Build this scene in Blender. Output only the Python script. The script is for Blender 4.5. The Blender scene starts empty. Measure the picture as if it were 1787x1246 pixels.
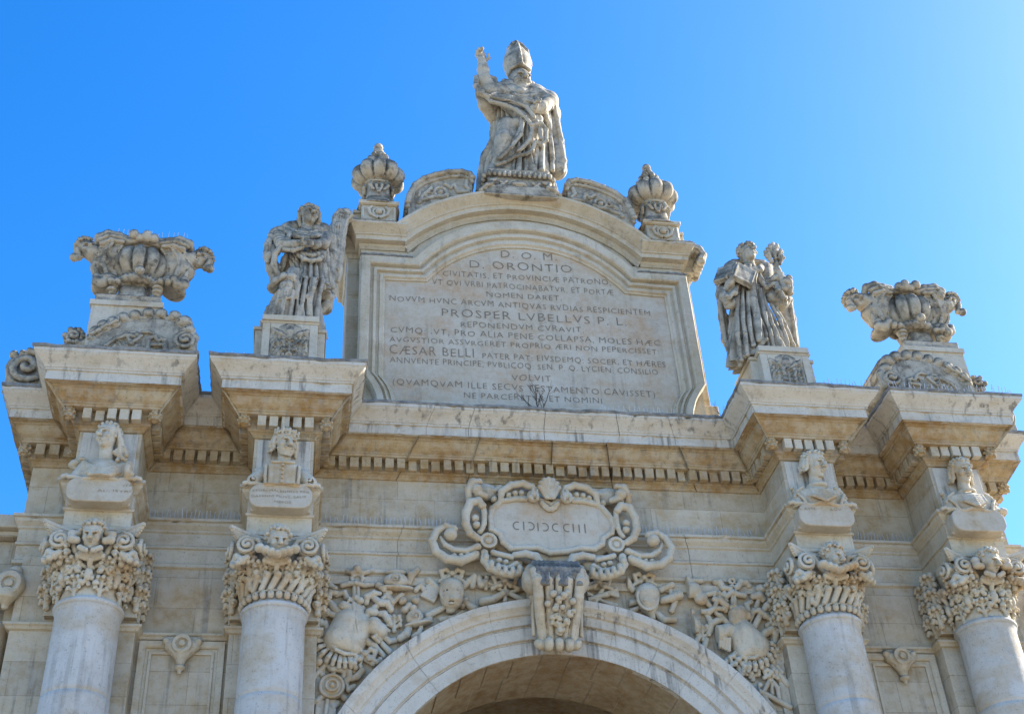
import bpy, math, random
import numpy as np
from mathutils import Vector, Matrix, noise as mnoise

S = bpy.context.scene
R_ = math.radians
# ------------------------------------------------------------------ camera
cam = bpy.data.cameras.new('camera')
camo = bpy.data.objects.new('camera', cam)
S.collection.objects.link(camo)
S.camera = camo
YAW, PITCH, ROLL = 0.19686, 0.65025, -0.06739
cam.sensor_width = 36.0
cam.lens = 36.0 * 2265.03 / 1787.0
cam.clip_start = 0.1
cam.clip_end = 3000
fw = Vector((math.sin(YAW)*math.cos(PITCH), math.cos(YAW)*math.cos(PITCH), math.sin(PITCH)))
rt = Vector((math.cos(YAW), -math.sin(YAW), 0))
up = rt.cross(fw)
r2 = math.cos(ROLL)*rt + math.sin(ROLL)*up
u2 = -math.sin(ROLL)*rt + math.cos(ROLL)*up
M = Matrix.Identity(4)
for i in range(3):
    M[i][0], M[i][1], M[i][2] = r2[i], u2[i], -fw[i]
M[0][3], M[1][3], M[2][3] = -4.12263, -18.16085, 1.6
camo.matrix_world = M
# ------------------------------------------------------------------ sky, sun, exposure
SUN_AZ, SUN_EL = 12.0, 36.0        # degrees: azimuth measured from +x (right) towards +y (behind the gate)
w = bpy.data.worlds.new('World')
S.world = w
w.use_nodes = True
wt = w.node_tree
bg = wt.nodes['Background']
sky = wt.nodes.new('ShaderNodeTexSky')
sky.sky_type = 'NISHITA'
sky.sun_disc = False
sky.sun_elevation = R_(SUN_EL)
sky.sun_rotation = R_(90.0 - SUN_AZ)
sky.altitude = 50
sky.air_density = 1.0
sky.dust_density = 0.6
sky.ozone_density = 3.0
hs = wt.nodes.new('ShaderNodeHueSaturation')
hs.inputs['Saturation'].default_value = 1.385
hs.inputs['Hue'].default_value = 0.507
wt.links.new(sky.outputs[0], hs.inputs['Color'])
wt.links.new(hs.outputs[0], bg.inputs['Color'])
bg.inputs['Strength'].default_value = 0.112
sl = bpy.data.lights.new('sun', 'SUN')
sl.energy = 5.0
sl.angle = R_(0.5)
sl.color = (1.0, 0.93, 0.82)
so = bpy.data.objects.new('sun', sl)
S.collection.objects.link(so)
sd = Vector((math.cos(R_(SUN_AZ))*math.cos(R_(SUN_EL)), math.sin(R_(SUN_AZ))*math.cos(R_(SUN_EL)), math.sin(R_(SUN_EL))))
so.rotation_euler = sd.to_track_quat('Z', 'Y').to_euler()
so.location = (40, 20, 60)
S.view_settings.view_transform = 'Standard'
S.view_settings.look = 'None'
S.view_settings.gamma = 1.0
S.view_settings.exposure = 1.78
S.cycles.diffuse_bounces = 2

# ------------------------------------------------------------------ materials
def mat(name):
    m = bpy.data.materials.new(name)
    m.use_nodes = True
    return m, m.node_tree, m.node_tree.nodes['Principled BSDF']

def stone(name, base, pale, ochre, o_amt=.5, lichen=.5, streak=.3, ashlar=None, bump=.35, speck=.5, crust=0., grey=(.37, .32, .24), lcol=(.045, .043, .037)):
    """weathered limestone: mottled base, ochre patches, lichen on upward faces, rain streaks, optional block joints"""
    m, t, b = mat(name)
    N, L = t.nodes, t.links
    geo = N.new('ShaderNodeNewGeometry')
    P = geo.outputs['Position']
    def noi(scale, detail=5, rough=.6, vec=P, stretch=None):
        if stretch:
            mp = N.new('ShaderNodeMapping'); mp.inputs['Scale'].default_value = stretch
            L.new(vec, mp.inputs['Vector']); vec = mp.outputs[0]
        n = N.new('ShaderNodeTexNoise'); n.inputs['Scale'].default_value = scale
        n.inputs['Detail'].default_value = detail; n.inputs['Roughness'].default_value = rough
        L.new(vec, n.inputs['Vector']); return n.outputs['Fac']
    def ramp(fac, a, bb, va=0., vb=1.):
        r = N.new('ShaderNodeMapRange'); r.inputs['From Min'].default_value = a; r.inputs['From Max'].default_value = bb
        r.inputs['To Min'].default_value = va; r.inputs['To Max'].default_value = vb
        r.interpolation_type = 'SMOOTHSTEP'
        L.new(fac, r.inputs['Value']); return r.outputs[0]
    def mul(a, bb):
        q = N.new('ShaderNodeMath'); q.operation = 'MULTIPLY'
        for i, v in enumerate((a, bb)):
            if isinstance(v, (int, float)): q.inputs[i].default_value = v
            else: L.new(v, q.inputs[i])
        return q.outputs[0]
    def mix(fac, c1, c2, mode='MIX'):
        q = N.new('ShaderNodeMix'); q.data_type = 'RGBA'; q.blend_type = mode
        if isinstance(fac, (int, float)): q.inputs[0].default_value = fac
        else: L.new(fac, q.inputs[0])
        for s, c in ((6, c1), (7, c2)):
            if isinstance(c, tuple): q.inputs[s].default_value = (*c, 1)
            else: L.new(c, q.inputs[s])
        return q.outputs[2]
    c = mix(ramp(noi(.9, 6), .36, .64), base, pale)
    c = mix(mul(ramp(noi(2.3, 7, .65), .5, .72), .45), c, grey)
    c = mix(mul(ramp(noi(1.25, 7, .6, stretch=(1, 1, 1.6)), .60 - .22*o_amt, .74 - .12*o_amt), min(1, .35 + .6*o_amt)), c, ochre)
    if ashlar:
        sep = N.new('ShaderNodeSeparateXYZ'); L.new(P, sep.inputs[0])
        cmb = N.new('ShaderNodeCombineXYZ')
        L.new(sep.outputs[0], cmb.inputs[0]); L.new(sep.outputs[2], cmb.inputs[1])
        br = N.new('ShaderNodeTexBrick')
        br.inputs['Scale'].default_value = 1; br.inputs['Mortar Size'].default_value = .006
        br.inputs['Mortar Smooth'].default_value = .3
        br.inputs['Brick Width'].default_value = ashlar[0]; br.inputs['Row Height'].default_value = ashlar[1]
        br.inputs['Color1'].default_value = (1, 1, 1, 1); br.inputs['Color2'].default_value = (.68, .65, .60, 1)
        br.inputs['Mortar'].default_value = (.45, .40, .33, 1)
        L.new(cmb.outputs[0], br.inputs['Vector'])
        c = mix(.8, c, br.outputs['Color'], 'MULTIPLY')
    # rain streaks (dirt washed down from ledges)
    st = mul(ramp(noi(1.0, 4, .6, stretch=(9, 9, .5)), .51, .67), ramp(noi(.8, 3), .38, .58))
    c = mix(mul(st, streak), c, (.16, .15, .13))
    # pits and specks
    c = mix(mul(ramp(noi(30, 3, .7), .58, .68), speck), c, (.15, .13, .10))
    c = mix(mul(ramp(noi(11, 5, .75), .58, .70), speck*.9), c, (.19, .165, .125))
    c = mix(ramp(noi(7, 6, .7), .35, .65, .0, .28), c, (.66, .63, .56))
    if crust: c = mix(mul(ramp(noi(2.4, 8, .74), .50, .62), crust), c, mix(ramp(noi(15, 4, .7), .38, .64), (.06, .055, .045), (.19, .165, .12)))
    # lichen on faces that look up
    sn = N.new('ShaderNodeSeparateXYZ'); L.new(geo.outputs['Normal'], sn.inputs[0])
    q = N.new('ShaderNodeMath'); q.operation = 'MULTIPLY_ADD'
    L.new(noi(3.2, 8, .72), q.inputs[0]); q.inputs[1].default_value = 2.4
    L.new(sn.outputs[2], q.inputs[2])
    li = ramp(q.outputs[0], 1.95 - lichen*.8, 3.0 - lichen*.8)
    c = mix(mul(li, .93), c, mix(ramp(noi(12, 5, .7), .36, .66), lcol, (.16, .145, .11)))
    L.new(c, b.inputs['Base Color'])
    b.inputs['Roughness'].default_value = .92
    b.inputs['Specular IOR Level'].default_value = .15
    bp = N.new('ShaderNodeBump'); bp.inputs['Strength'].default_value = bump; bp.inputs['Distance'].default_value = .02
    q = N.new('ShaderNodeMath'); q.operation = 'MULTIPLY_ADD'
    L.new(noi(22, 7, .8), q.inputs[0]); q.inputs[1].default_value = .9
    L.new(noi(6, 5), q.inputs[2])
    L.new(q.outputs[0], bp.inputs['Height'])
    L.new(bp.outputs[0], b.inputs['Normal'])
    return m

CREAM, PALE, OCHRE = (.52, .435, .295), (.60, .53, .405), (.34, .205, .075)
M_WALL = stone('wall_limestone', (.56, .465, .32), (.63, .545, .405), (.46, .31, .14), .5, .25, .6, ashlar=(1.25, .52), bump=.35, speck=.4)
M_TRIM = stone('trim_limestone', CREAM, PALE, (.40, .285, .155), .45, .62, .35, bump=.35)
M_PALE = stone('corona_limestone', (.55, .505, .42), (.61, .57, .485), (.44, .33, .19), .3, .75, .9, bump=.3, speck=.5)
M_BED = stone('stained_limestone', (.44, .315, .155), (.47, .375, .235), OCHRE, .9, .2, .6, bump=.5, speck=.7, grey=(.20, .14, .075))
M_SHAFT = stone('shaft_limestone', (.47, .455, .415), (.57, .555, .515), (.47, .37, .235), .6, .2, .4, bump=.4, speck=.5)
M_CARVE = stone('carved_limestone', (.53, .45, .315), (.61, .545, .42), (.44, .28, .12), .65, .3, .2, bump=.35, speck=.45)
M_STATUE = stone('statue_limestone', (.43, .38, .285), (.54, .485, .385), (.40, .295, .165), .35, 1.25, .7, bump=.4, speck=.6, crust=.6)
M_URN = stone('urn_limestone', (.43, .38, .285), (.54, .48, .375), (.38, .265, .135), .4, 1.4, .7, bump=.4, speck=.65, crust=.75)
M_SLAB = stone('slab_limestone', (.49, .41, .295), (.56, .50, .395), (.49, .33, .19), .65, .3, .3, bump=.2, speck=.3)
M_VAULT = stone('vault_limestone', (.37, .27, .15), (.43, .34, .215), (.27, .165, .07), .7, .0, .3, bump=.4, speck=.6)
M_PLAQ = stone('plaque_limestone', (.48, .40, .285), (.52, .455, .35), (.42, .29, .15), .5, .2, .1, bump=.25, speck=.3)
M_DARK = stone('blackened_limestone', (.13, .13, .125), (.2, .2, .19), (.12, .10, .07), .3, 1.0, .6, bump=.5)
M_NEIGH = stone('neighbour_limestone', (.47, .39, .27), (.50, .44, .335), (.40, .28, .15), .4, .3, .3, ashlar=(.9, .42))
def flat(name, col, rough=.85):
    m, t, b = mat(name); N, L = t.nodes, t.links
    n = N.new('ShaderNodeTexNoise'); n.inputs['Scale'].default_value = 9; n.inputs['Detail'].default_value = 4
    r = N.new('ShaderNodeValToRGB')
    r.color_ramp.elements[0].color = (*[v*.7 for v in col], 1); r.color_ramp.elements[1].color = (*[min(1, v*1.25) for v in col], 1)
    L.new(n.outputs['Fac'], r.inputs['Fac']); L.new(r.outputs[0], b.inputs['Base Color']); b.inputs['Roughness'].default_value = rough
    return m
M_LETTER = flat('weathered_lettering', (.225, .18, .125))
M_LETTER2 = flat('faded_lettering', (.30, .215, .12))
M_SPIKE = flat('spike_steel', (.55, .55, .56), .4)
M_TWIG = flat('dry_twig', (.10, .07, .045))
M_GREY = flat('grey_render', (.34, .34, .33))
M_GROUND = stone('paving_stone', (.31, .265, .195), (.36, .31, .235), (.28, .22, .14), .3, .0, .0, ashlar=(.8, .5))

# ------------------------------------------------------------------ object helpers
def setp(o, label=None, cat=None, group=None, kind=None):
    for k, v in (('label', label), ('category', cat), ('group', group), ('kind', kind)):
        if v: o[k] = v
    return o
def empty(name, loc, label, cat, group=None):
    o = bpy.data.objects.new(name, None); S.collection.objects.link(o); o.location = loc
    o.empty_display_size = .2
    return setp(o, label, cat, group)
def link(name, me, m, parent=None, loc=None, rot=None, smooth=False, label=None):
    o = bpy.data.objects.new(name, me); S.collection.objects.link(o)
    if not me.materials: me.materials.append(m)
    if parent: o.parent = parent
    if loc: o.location = loc
    if rot: o.rotation_euler = rot
    if smooth:
        me.polygons.foreach_set('use_smooth', [True]*len(me.polygons))
    if label: o['label'] = label
    return o
def copytree(o, parent=None):
    c = o.copy(); S.collection.objects.link(c)
    if parent: c.parent = parent
    for ch in list(o.children): copytree(ch, c)
    return c

class MB:
    """collects verts and faces for one mesh"""
    def __init__(s): s.v, s.f = [], []
    def add(s, v, f):
        n = len(s.v); s.v += [tuple(map(float, q)) for q in v]; s.f += [tuple(i+n for i in q) for q in f]; return s
    def box(s, x0, x1, y0, y1, z0, z1):
        return s.add([(x0,y0,z0),(x1,y0,z0),(x1,y1,z0),(x0,y1,z0),(x0,y0,z1),(x1,y0,z1),(x1,y1,z1),(x0,y1,z1)],
                     [(0,3,2,1),(4,5,6,7),(0,1,5,4),(1,2,6,5),(2,3,7,6),(3,0,4,7)])
    def frustum(s, c0, h0, c1, h1):   # c=(x,y,z), h=(hx,hy)
        q = [(-1,-1),(1,-1),(1,1),(-1,1)]
        return s.add([(c0[0]+a*h0[0], c0[1]+b*h0[1], c0[2]) for a, b in q] + [(c1[0]+a*h1[0], c1[1]+b*h1[1], c1[2]) for a, b in q],
                     [(0,3,2,1),(4,5,6,7),(0,1,5,4),(1,2,6,5),(2,3,7,6),(3,0,4,7)])
    def grid(s, rows, close_u=False, close_v=False, flip=False):
        nu, nv = len(rows), len(rows[0]); v = [p for r in rows for p in r]; f = []
        for i in range(nu if close_u else nu-1):
            for j in range(nv if close_v else nv-1):
                a, b, c, d = i*nv+j, ((i+1) % nu)*nv+j, ((i+1) % nu)*nv+(j+1) % nv, i*nv+(j+1) % nv
                f.append((a, d, c, b) if flip else (a, b, c, d))
        return s.add(v, f)
    def poly_y(s, pts, y0, y1):
        """outline in (x,z), counter-clockwise seen from the front, extruded from y0 (front) to y1"""
        n = len(pts); v = [(x, y0, z) for x, z in pts] + [(x, y1, z) for x, z in pts]
        f = [tuple(range(n)), tuple(range(2*n-1, n-1, -1))] + [(i, i+n, (i+1) % n+n, (i+1) % n) for i in range(n)]
        return s.add(v, f)
    def lathe(s, prof, c=(0, 0, 0), n=48, lobes=None):
        rows = []
        for i in range(n):
            a = 2*math.pi*i/n; row = []
            for r, z in prof: row.append((c[0]+r*math.cos(a), c[1]+r*math.sin(a), c[2]+z))
            rows.append(row)
        return s.grid(rows, close_u=True)
    def tube(s, pts, r, n=6):
        rows = []
        pts = [Vector(p) for p in pts]
        for i, p in enumerate(pts):
            t = (pts[min(i+1, len(pts)-1)]-pts[max(i-1, 0)]).normalized()
            a = t.orthogonal().normalized(); b = t.cross(a)
            rr = r if isinstance(r, (int, float)) else r[i]
            rows.append([p+rr*(math.cos(2*math.pi*k/n)*a+math.sin(2*math.pi*k/n)*b) for k in range(n)])
        s.grid(rows, close_v=True)
        n0 = len(s.v)
        s.f.append(tuple(range(n0-n, n0))); s.f.append(tuple(range(n0-n*len(rows)+n-1, n0-n*len(rows)-1, -1)))
        return s
    def mesh(s, name, jit=0., smooth=False):
        me = bpy.data.meshes.new(name)
        v = s.v
        if jit:
            o = []
            for p in v:
                q = Vector(p)
                d = mnoise.noise_vector(q*3.1)*jit + mnoise.noise_vector(q*11.)*jit*.45
                o.append(tuple(q+d))
            v = o
        me.from_pydata(v, [], s.f); me.validate(); me.update()
        if smooth: me.polygons.foreach_set('use_smooth', [True]*len(me.polygons))
        return me
    def link(s, name, m, parent=None, jit=0., smooth=False, bevel=0., label=None, loc=None):
        o = link(name, s.mesh(name, jit, smooth), m, parent, label=label, loc=loc)
        if bevel:
            bv = o.modifiers.new('bevel', 'BEVEL'); bv.width = bevel; bv.segments = 2; bv.limit_method = 'ANGLE'
        return o

def sweep(mb, path, prof, scl=None, step=.22, ends=(True, True), block=0., chip=(), seed=1):
    """mitred sweep of profile [(outward, z)] along a plan path; block = length of the separate stones, chip = profile points that get knocked back"""
    n = len(path)-1
    scl = scl or [1.]*n
    rr = random.Random(seed)
    seg = []
    for i in range(n):
        d = Vector(path[i+1])-Vector(path[i]); l = d.length; d /= l
        seg.append((Vector(path[i]), d, Vector((d.y, -d.x)), l))
    def corner(i, p):
        if i == 0: return seg[0][0]+seg[0][2]*p*scl[0]
        if i == n: return Vector(path[n])+seg[n-1][2]*p*scl[n-1]
        a, b = seg[i-1], seg[i]
        o1 = a[0]+a[2]*p*scl[i-1]; o2 = b[0]+b[2]*p*scl[i]
        cr = a[1].x*b[1].y-a[1].y*b[1].x
        if abs(cr) < 1e-6: return o2
        t = ((o2.x-o1.x)*b[1].y-(o2.y-o1.y)*b[1].x)/cr
        return o1+a[1]*t
    for i in range(n):
        L = seg[i][3]; nb = max(1, round(L/block)) if block else 1
        cuts = [0.]+[(k+rr.uniform(-.2, .2))/nb for k in range(1, nb)]+[1.]
        for b in range(nb):
            g = .006/L if block else 0
            t0 = cuts[b]+(g if b else 0); t1 = cuts[b+1]-(g if b < nb-1 else 0); dp = rr.uniform(-.006, .004) if block and nb > 1 else 0; dz = rr.uniform(-.003, .003) if block and nb > 1 else 0
            m = max(1, int((t1-t0)*L/step)); rows = []
            for k in range(m+1):
                t = t0+(t1-t0)*k/m; row = []
                for j, (p, z) in enumerate(prof):
                    q = corner(i, p+dp).lerp(corner(i+1, p+dp), t)
                    if j in chip:
                        c = mnoise.noise(Vector((q.x*5.3, q.y*5.3, z*9)))+.6*mnoise.noise(Vector((q.x*17, q.y*17, z*20)))
                        e = max(0., c-.30)*.085
                        if e: q = q-seg[i][2]*e; z = z+(e*.5 if z < 14.2 else -e*.6)
                    row.append((q.x, q.y, z+dz))
                rows.append(row)
            mb.grid(rows)
            if block:
                for r, fl in ((rows[0], 1), (rows[-1], 0)):
                    k0 = len(mb.v); mb.v += [tuple(q) for q in r]; f = tuple(range(k0, k0+len(r))); mb.f.append(f[::-1] if fl else f)
    return mb

def ribbon(mb, st, prof, close=False):
    """stations (bx,bz,tx,tz), profile [(t,y)] across the band"""
    rows = [[(bx+(tx-bx)*t, y, bz+(tz-bz)*t) for t, y in prof] for bx, bz, tx, tz in st]
    return mb.grid(rows, close_u=close, flip=True)

# ------------------------------------------------------------------ sculpting: distance fields meshed with surface nets
class SD:
    def __init__(s, lo, hi, h):
        s.h = h; s.lo = np.array(lo, np.float32)
        s.ax = [np.arange(lo[i], hi[i]+h, h, dtype=np.float32) for i in range(3)]
        s.f = np.full([len(a) for a in s.ax], .5, np.float32)
        s.R = np.eye(3); s.o = np.zeros(3); s.s = 1.
        s.stack = []; s.rk = 1.
    def push(s, o=(0, 0, 0), R=None, sc=1.):
        s.stack.append((s.R, s.o, s.s))
        s.o = s.o + s.s*(s.R @ np.array(o, float)); s.R = s.R @ (np.eye(3) if R is None else R); s.s = s.s*sc
        return s
    def pop(s): s.R, s.o, s.s = s.stack.pop()
    def p(s, q): return s.o + s.s*(s.R @ np.array(q, float))
    def put(s, lo, hi, fn, k=0., op='u'):
        pad = k+3*s.h; sl = []
        for i in range(3):
            a = max(0, int((lo[i]-pad-s.lo[i])/s.h)); b = min(len(s.ax[i]), int((hi[i]+pad-s.lo[i])/s.h)+2)
            if b <= a: return s
            sl.append(slice(a, b))
        X = s.ax[0][sl[0]][:, None, None]; Y = s.ax[1][sl[1]][None, :, None]; Z = s.ax[2][sl[2]][None, None, :]
        d = fn(X, Y, Z).astype(np.float32); f = s.f[tuple(sl)]
        if op == 'u':
            if k: hh = np.maximum(k-np.abs(f-d), 0)/k; r = np.minimum(f, d)-hh*hh*k*.25
            else: r = np.minimum(f, d)
        else:
            d = -d
            if k: hh = np.maximum(k-np.abs(f-d), 0)/k; r = np.maximum(f, d)+hh*hh*k*.25
            else: r = np.maximum(f, d)
        s.f[tuple(sl)] = r
        return s
    def cone(s, a, b, ra, rb=None, k=.0, op='u', flat=None):
        rb = ra if rb is None else rb
        a, b = s.p(a), s.p(b); ra *= s.s; rb *= s.s; m = max(ra, rb)
        ba = b-a; l2 = float(ba@ba)+1e-9
        def fn(X, Y, Z):
            x, y, z = X-a[0], Y-a[1], Z-a[2]
            t = np.clip((x*ba[0]+y*ba[1]+z*ba[2])/l2, 0, 1)
            return np.sqrt((x-t*ba[0])**2+(y-t*ba[1])**2+(z-t*ba[2])**2)-(ra+(rb-ra)*t)
        return s.put(np.minimum(a, b)-m, np.maximum(a, b)+m, fn, k*s.s, op)
    def chain(s, pts, rad, k=.02, op='u'):
        if isinstance(rad, (int, float)): rad = [rad]*len(pts)
        rad = [q*s.rk for q in rad]
        for i in range(len(pts)-1): s.cone(pts[i], pts[i+1], rad[i], rad[i+1], k, op)
        return s
    def sph(s, c, r, k=0., op='u'): return s.cone(c, c, r, r, k, op)
    def ell(s, c, r, R=None, k=0., op='u'):
        c = s.p(c); r = np.array(r, float)*s.s; R = s.R @ (np.eye(3) if R is None else R); A = R.T
        m = np.abs(R) @ r
        def fn(X, Y, Z):
            x, y, z = X-c[0], Y-c[1], Z-c[2]
            k0 = 0; k1 = 0
            for i in range(3):
                q = A[i, 0]*x+A[i, 1]*y+A[i, 2]*z
                k0 = k0+(q/r[i])**2; k1 = k1+(q/r[i]**2)**2
            k0 = np.sqrt(k0); k1 = np.sqrt(k1)+1e-6
            return k0*(k0-1)/k1
        return s.put(c-m, c+m, fn, k*s.s, op)
    def box(s, c, hf, R=None, rd=.0, k=0., op='u'):
        c = s.p(c); r = np.array(hf, float)*s.s; rd *= s.s; R = s.R @ (np.eye(3) if R is None else R); A = R.T
        m = np.abs(R) @ r
        def fn(X, Y, Z):
            x, y, z = X-c[0], Y-c[1], Z-c[2]; o = 0; mx = None
            for i in range(3):
                q = np.abs(A[i, 0]*x+A[i, 1]*y+A[i, 2]*z)-r[i]+rd
                o = o+np.maximum(q, 0)**2; mx = q if mx is None else np.maximum(mx, q)
            return np.sqrt(o)+np.minimum(mx, 0)-rd
        return s.put(c-m, c+m, fn, k*s.s, op)
    def cyl(s, c, r, hh, ax='y', k=0., op='u', rd=.01):
        c = s.p(c); r *= s.s; hh *= s.s; rd *= s.s; i = 'xyz'.index(ax)
        def fn(X, Y, Z):
            q = [X-c[0], Y-c[1], Z-c[2]]; u, v = [q[j] for j in range(3) if j != i]
            a = np.sqrt(u*u+v*v)-r+rd; b = np.abs(q[i])-hh+rd
            return np.sqrt(np.maximum(a, 0)**2+np.maximum(b, 0)**2)+np.minimum(np.maximum(a, b), 0)-rd
        m = np.full(3, r); m[i] = hh
        return s.put(c-m, c+m, fn, k*s.s, op)
    def tor(s, c, r, rr, nrm='y', k=0., op='u', ez=1.):
        """ring in the plane across axis nrm, local frame unrotated"""
        c = s.p(c); r *= s.s; rr *= s.s; ax = 'xyz'.index(nrm)
        def fn(X, Y, Z):
            q = [X-c[0], Y-c[1], (Z-c[2])/ez]; u, v = [q[i] for i in range(3) if i != ax]
            return np.sqrt((np.sqrt(u*u+v*v)-r)**2+q[ax]**2)-rr
        m = r*max(1, ez)+rr
        return s.put(c-m, c+m, fn, k*s.s, op)
    def loft(s, st, folds=(), k=.03, op='u', sq=2., warp=.0):
        """vertical loft, stations (z,cx,cy,rx,ry); folds (n, amp_bottom, amp_top, phase, twist)"""
        st = sorted(st); a = np.array(st, float)
        zs = a[:, 0]*s.s+s.o[2]
        m = max(a[:, 3].max(), a[:, 4].max())*s.s*1.25
        lo = np.array([a[:, 1].min(), a[:, 2].min(), 0])*s.s+s.o-m; hi = np.array([a[:, 1].max(), a[:, 2].max(), 0])*s.s+s.o+m
        lo[2], hi[2] = zs[0], zs[-1]; sc = s.s; o = s.o
        def fn(X, Y, Z):
            z = Z.ravel()
            cx, cy, rx, ry = [np.interp(z, zs, a[:, i]*sc+(o[i-1] if i < 3 else 0))[None, None, :] for i in (1, 2, 3, 4)]
            u, v = (X-cx)/rx, (Y-cy)/ry
            rho = (np.abs(u)**sq+np.abs(v)**sq)**(1./sq)
            th = np.arctan2(v, u); t = np.clip((Z-zs[0])/(zs[-1]-zs[0]), 0, 1)
            if warp: th = th+warp*np.sin(2.3*th+5*t+1.3)+warp*.6*np.sin(4.1*th-3*t)
            d = (rho-1)*np.minimum(rx, ry)
            for n, ab, at, ph, tw in folds:
                d = d-(ab+(at-ab)*t)*sc*(2*np.abs(np.sin((n*th+ph+tw*t)/2.))-1.)
            d = d*.8
            return np.maximum(d, np.maximum(zs[0]-Z, Z-zs[-1]))
        return s.put(lo, hi, fn, k*sc, op)
    def folds(s, amp, k, zlo, zhi, slant=0., ky=.6, ph=0., wob=1.):
        """carve running drapery folds (rounded ridges, sharp valleys) into what is there"""
        X = s.ax[0][:, None, None]; Y = s.ax[1][None, :, None]; Z = s.ax[2][None, None, :]
        p = k*(X+slant*(Z-zlo)+ky*Y)+wob*(np.sin(2.1*Z+1.7*X+ph)+.7*np.sin(4.3*Z-3.1*X+2*ph)+.5*np.sin(5.7*Y+2.9*Z))+ph
        m = np.clip((Z-zlo)/.12, 0, 1)*np.clip((zhi-Z)/.25, 0, 1)
        am = amp*(.65+.35*np.sin(3.3*X+2.7*Z+ph*3))
        s.f = (s.f-am*m*(1.7*np.sqrt(np.abs(np.sin(p/2.)))-1.15)).astype(np.float32)
        return s
    def sharpen(s, a=1.6, r=2):
        """crisper carving: push ridges out and hollows in"""
        f = np.clip(s.f, -.06, .06); b = f
        for ax in range(3):
            c = b.copy()
            for q in range(1, r+1): c += np.roll(b, q, ax)+np.roll(b, -q, ax)
            b = c/(2*r+1)
        s.f = (s.f+np.where(np.abs(s.f) < .055, a*(f-b), 0)).astype(np.float32)
        return s
    def mesh(s, name, sharp=1.9):
        if sharp: s.sharpen(sharp)
        f = s.f.copy(); h = s.h
        e = np.float32(.4*h)
        for ax in range(3):
            for ii in (0, -1):
                sl = [slice(None)]*3; sl[ax] = ii
                f[tuple(sl)] = np.maximum(f[tuple(sl)], e)
        ins = f < 0
        cs = [(i, j, l) for i in (0, 1) for j in (0, 1) for l in (0, 1)]
        n = [q-1 for q in f.shape]
        cnt = sum(ins[i:i+n[0], j:j+n[1], l:l+n[2]].astype(np.int8) for i, j, l in cs)
        act = np.argwhere((cnt > 0) & (cnt < 8))
        idx = np.full(n, -1, np.int32); idx[tuple(act.T)] = np.arange(len(act))
        val = {c: f[act[:, 0]+c[0], act[:, 1]+c[1], act[:, 2]+c[2]] for c in cs}
        acc = np.zeros((len(act), 3)); num = np.zeros(len(act))
        for c in cs:
            for ax in range(3):
                if c[ax] == 0:
                    d = list(c); d[ax] = 1; d = tuple(d)
                    a, b = val[c], val[d]; msk = (a < 0) != (b < 0)
                    t = np.where(msk, a/np.where(msk, a-b, 1), 0)
                    pos = np.tile(np.array(c, float), (len(act), 1)); pos[:, ax] += t
                    acc += pos*msk[:, None]; num += msk
        V = (act+acc/num[:, None])*h+s.lo
        F = []
        for ax in range(3):
            sl0 = [slice(None)]*3; sl1 = [slice(None)]*3
            sl0[ax] = slice(0, -1); sl1[ax] = slice(1, None)
            a, b = ins[tuple(sl0)], ins[tuple(sl1)]
            e = np.argwhere(a != b); u, v = (ax+1) % 3, (ax+2) % 3
            ok = (e[:, u] > 0) & (e[:, v] > 0) & (e[:, u] < f.shape[u]-1) & (e[:, v] < f.shape[v]-1)
            e = e[ok]
            def g(du, dv):
                q = e.copy(); q[:, u] += du; q[:, v] += dv; return idx[q[:, 0], q[:, 1], q[:, 2]]
            quad = np.stack([g(-1, -1), g(0, -1), g(0, 0), g(-1, 0)], 1)
            fl = ~a[tuple(e.T)]
            quad[fl] = quad[fl][:, ::-1]
            F.append(quad)
        F = np.concatenate(F)
        me = bpy.data.meshes.new(name)
        me.vertices.add(len(V)); me.vertices.foreach_set('co', V.astype(np.float32).ravel())
        me.loops.add(F.size); me.loops.foreach_set('vertex_index', F.astype(np.int32).ravel())
        me.polygons.add(len(F)); me.polygons.foreach_set('loop_start', np.arange(0, F.size, 4, dtype=np.int32))
        me.polygons.foreach_set('loop_total', np.full(len(F), 4, np.int32))
        me.polygons.foreach_set('use_smooth', [True]*len(F))
        me.update(calc_edges=True); me.validate()
        return me
    def link(s, name, m, parent=None, loc=None, label=None, sharp=1.9):
        return link(name, s.mesh(name, sharp), m, parent, loc=loc, label=label)

def rot(yaw=0, pitch=0, roll=0):
    """yaw about z (+ turns the front, -y, towards +x), pitch about x (+ looks up), roll about y"""
    cy, sy = math.cos(yaw), math.sin(yaw); cp, sp = math.cos(-pitch), math.sin(-pitch); cr, sr = math.cos(roll), math.sin(roll)
    Rz = np.array([[cy, -sy, 0], [sy, cy, 0], [0, 0, 1]]); Rx = np.array([[1, 0, 0], [0, cp, -sp], [0, sp, cp]])
    Ry = np.array([[cr, 0, sr], [0, 1, 0], [-sr, 0, cr]])
    return Rz @ Ry @ Rx
def mirror_mesh(me, name):
    m = me.copy(); m.name = name
    m.transform(Matrix.Scale(-1, 4, (1, 0, 0))); m.flip_normals(); return m
def arc(cx, cz, r, a0, a1, n):
    return [(cx+r*math.cos(R_(a0+(a1-a0)*i/n)), cz+r*math.sin(R_(a0+(a1-a0)*i/n))) for i in range(n+1)]
def spiral(cx, cz, r0, r1, a0, a1, n):
    return [(cx+(r0+(r1-r0)*i/n)*math.cos(R_(a0+(a1-a0)*i/n)), cz+(r0+(r1-r0)*i/n)*math.sin(R_(a0+(a1-a0)*i/n))) for i in range(n+1)]

# ================================================================== ground
g = MB()
g.add([(-400, -300, 0), (400, -300, 0), (400, 500, 0), (-400, 500, 0)], [(0, 1, 2, 3)])
setp(g.link('ground', M_GROUND), kind='structure')

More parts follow.
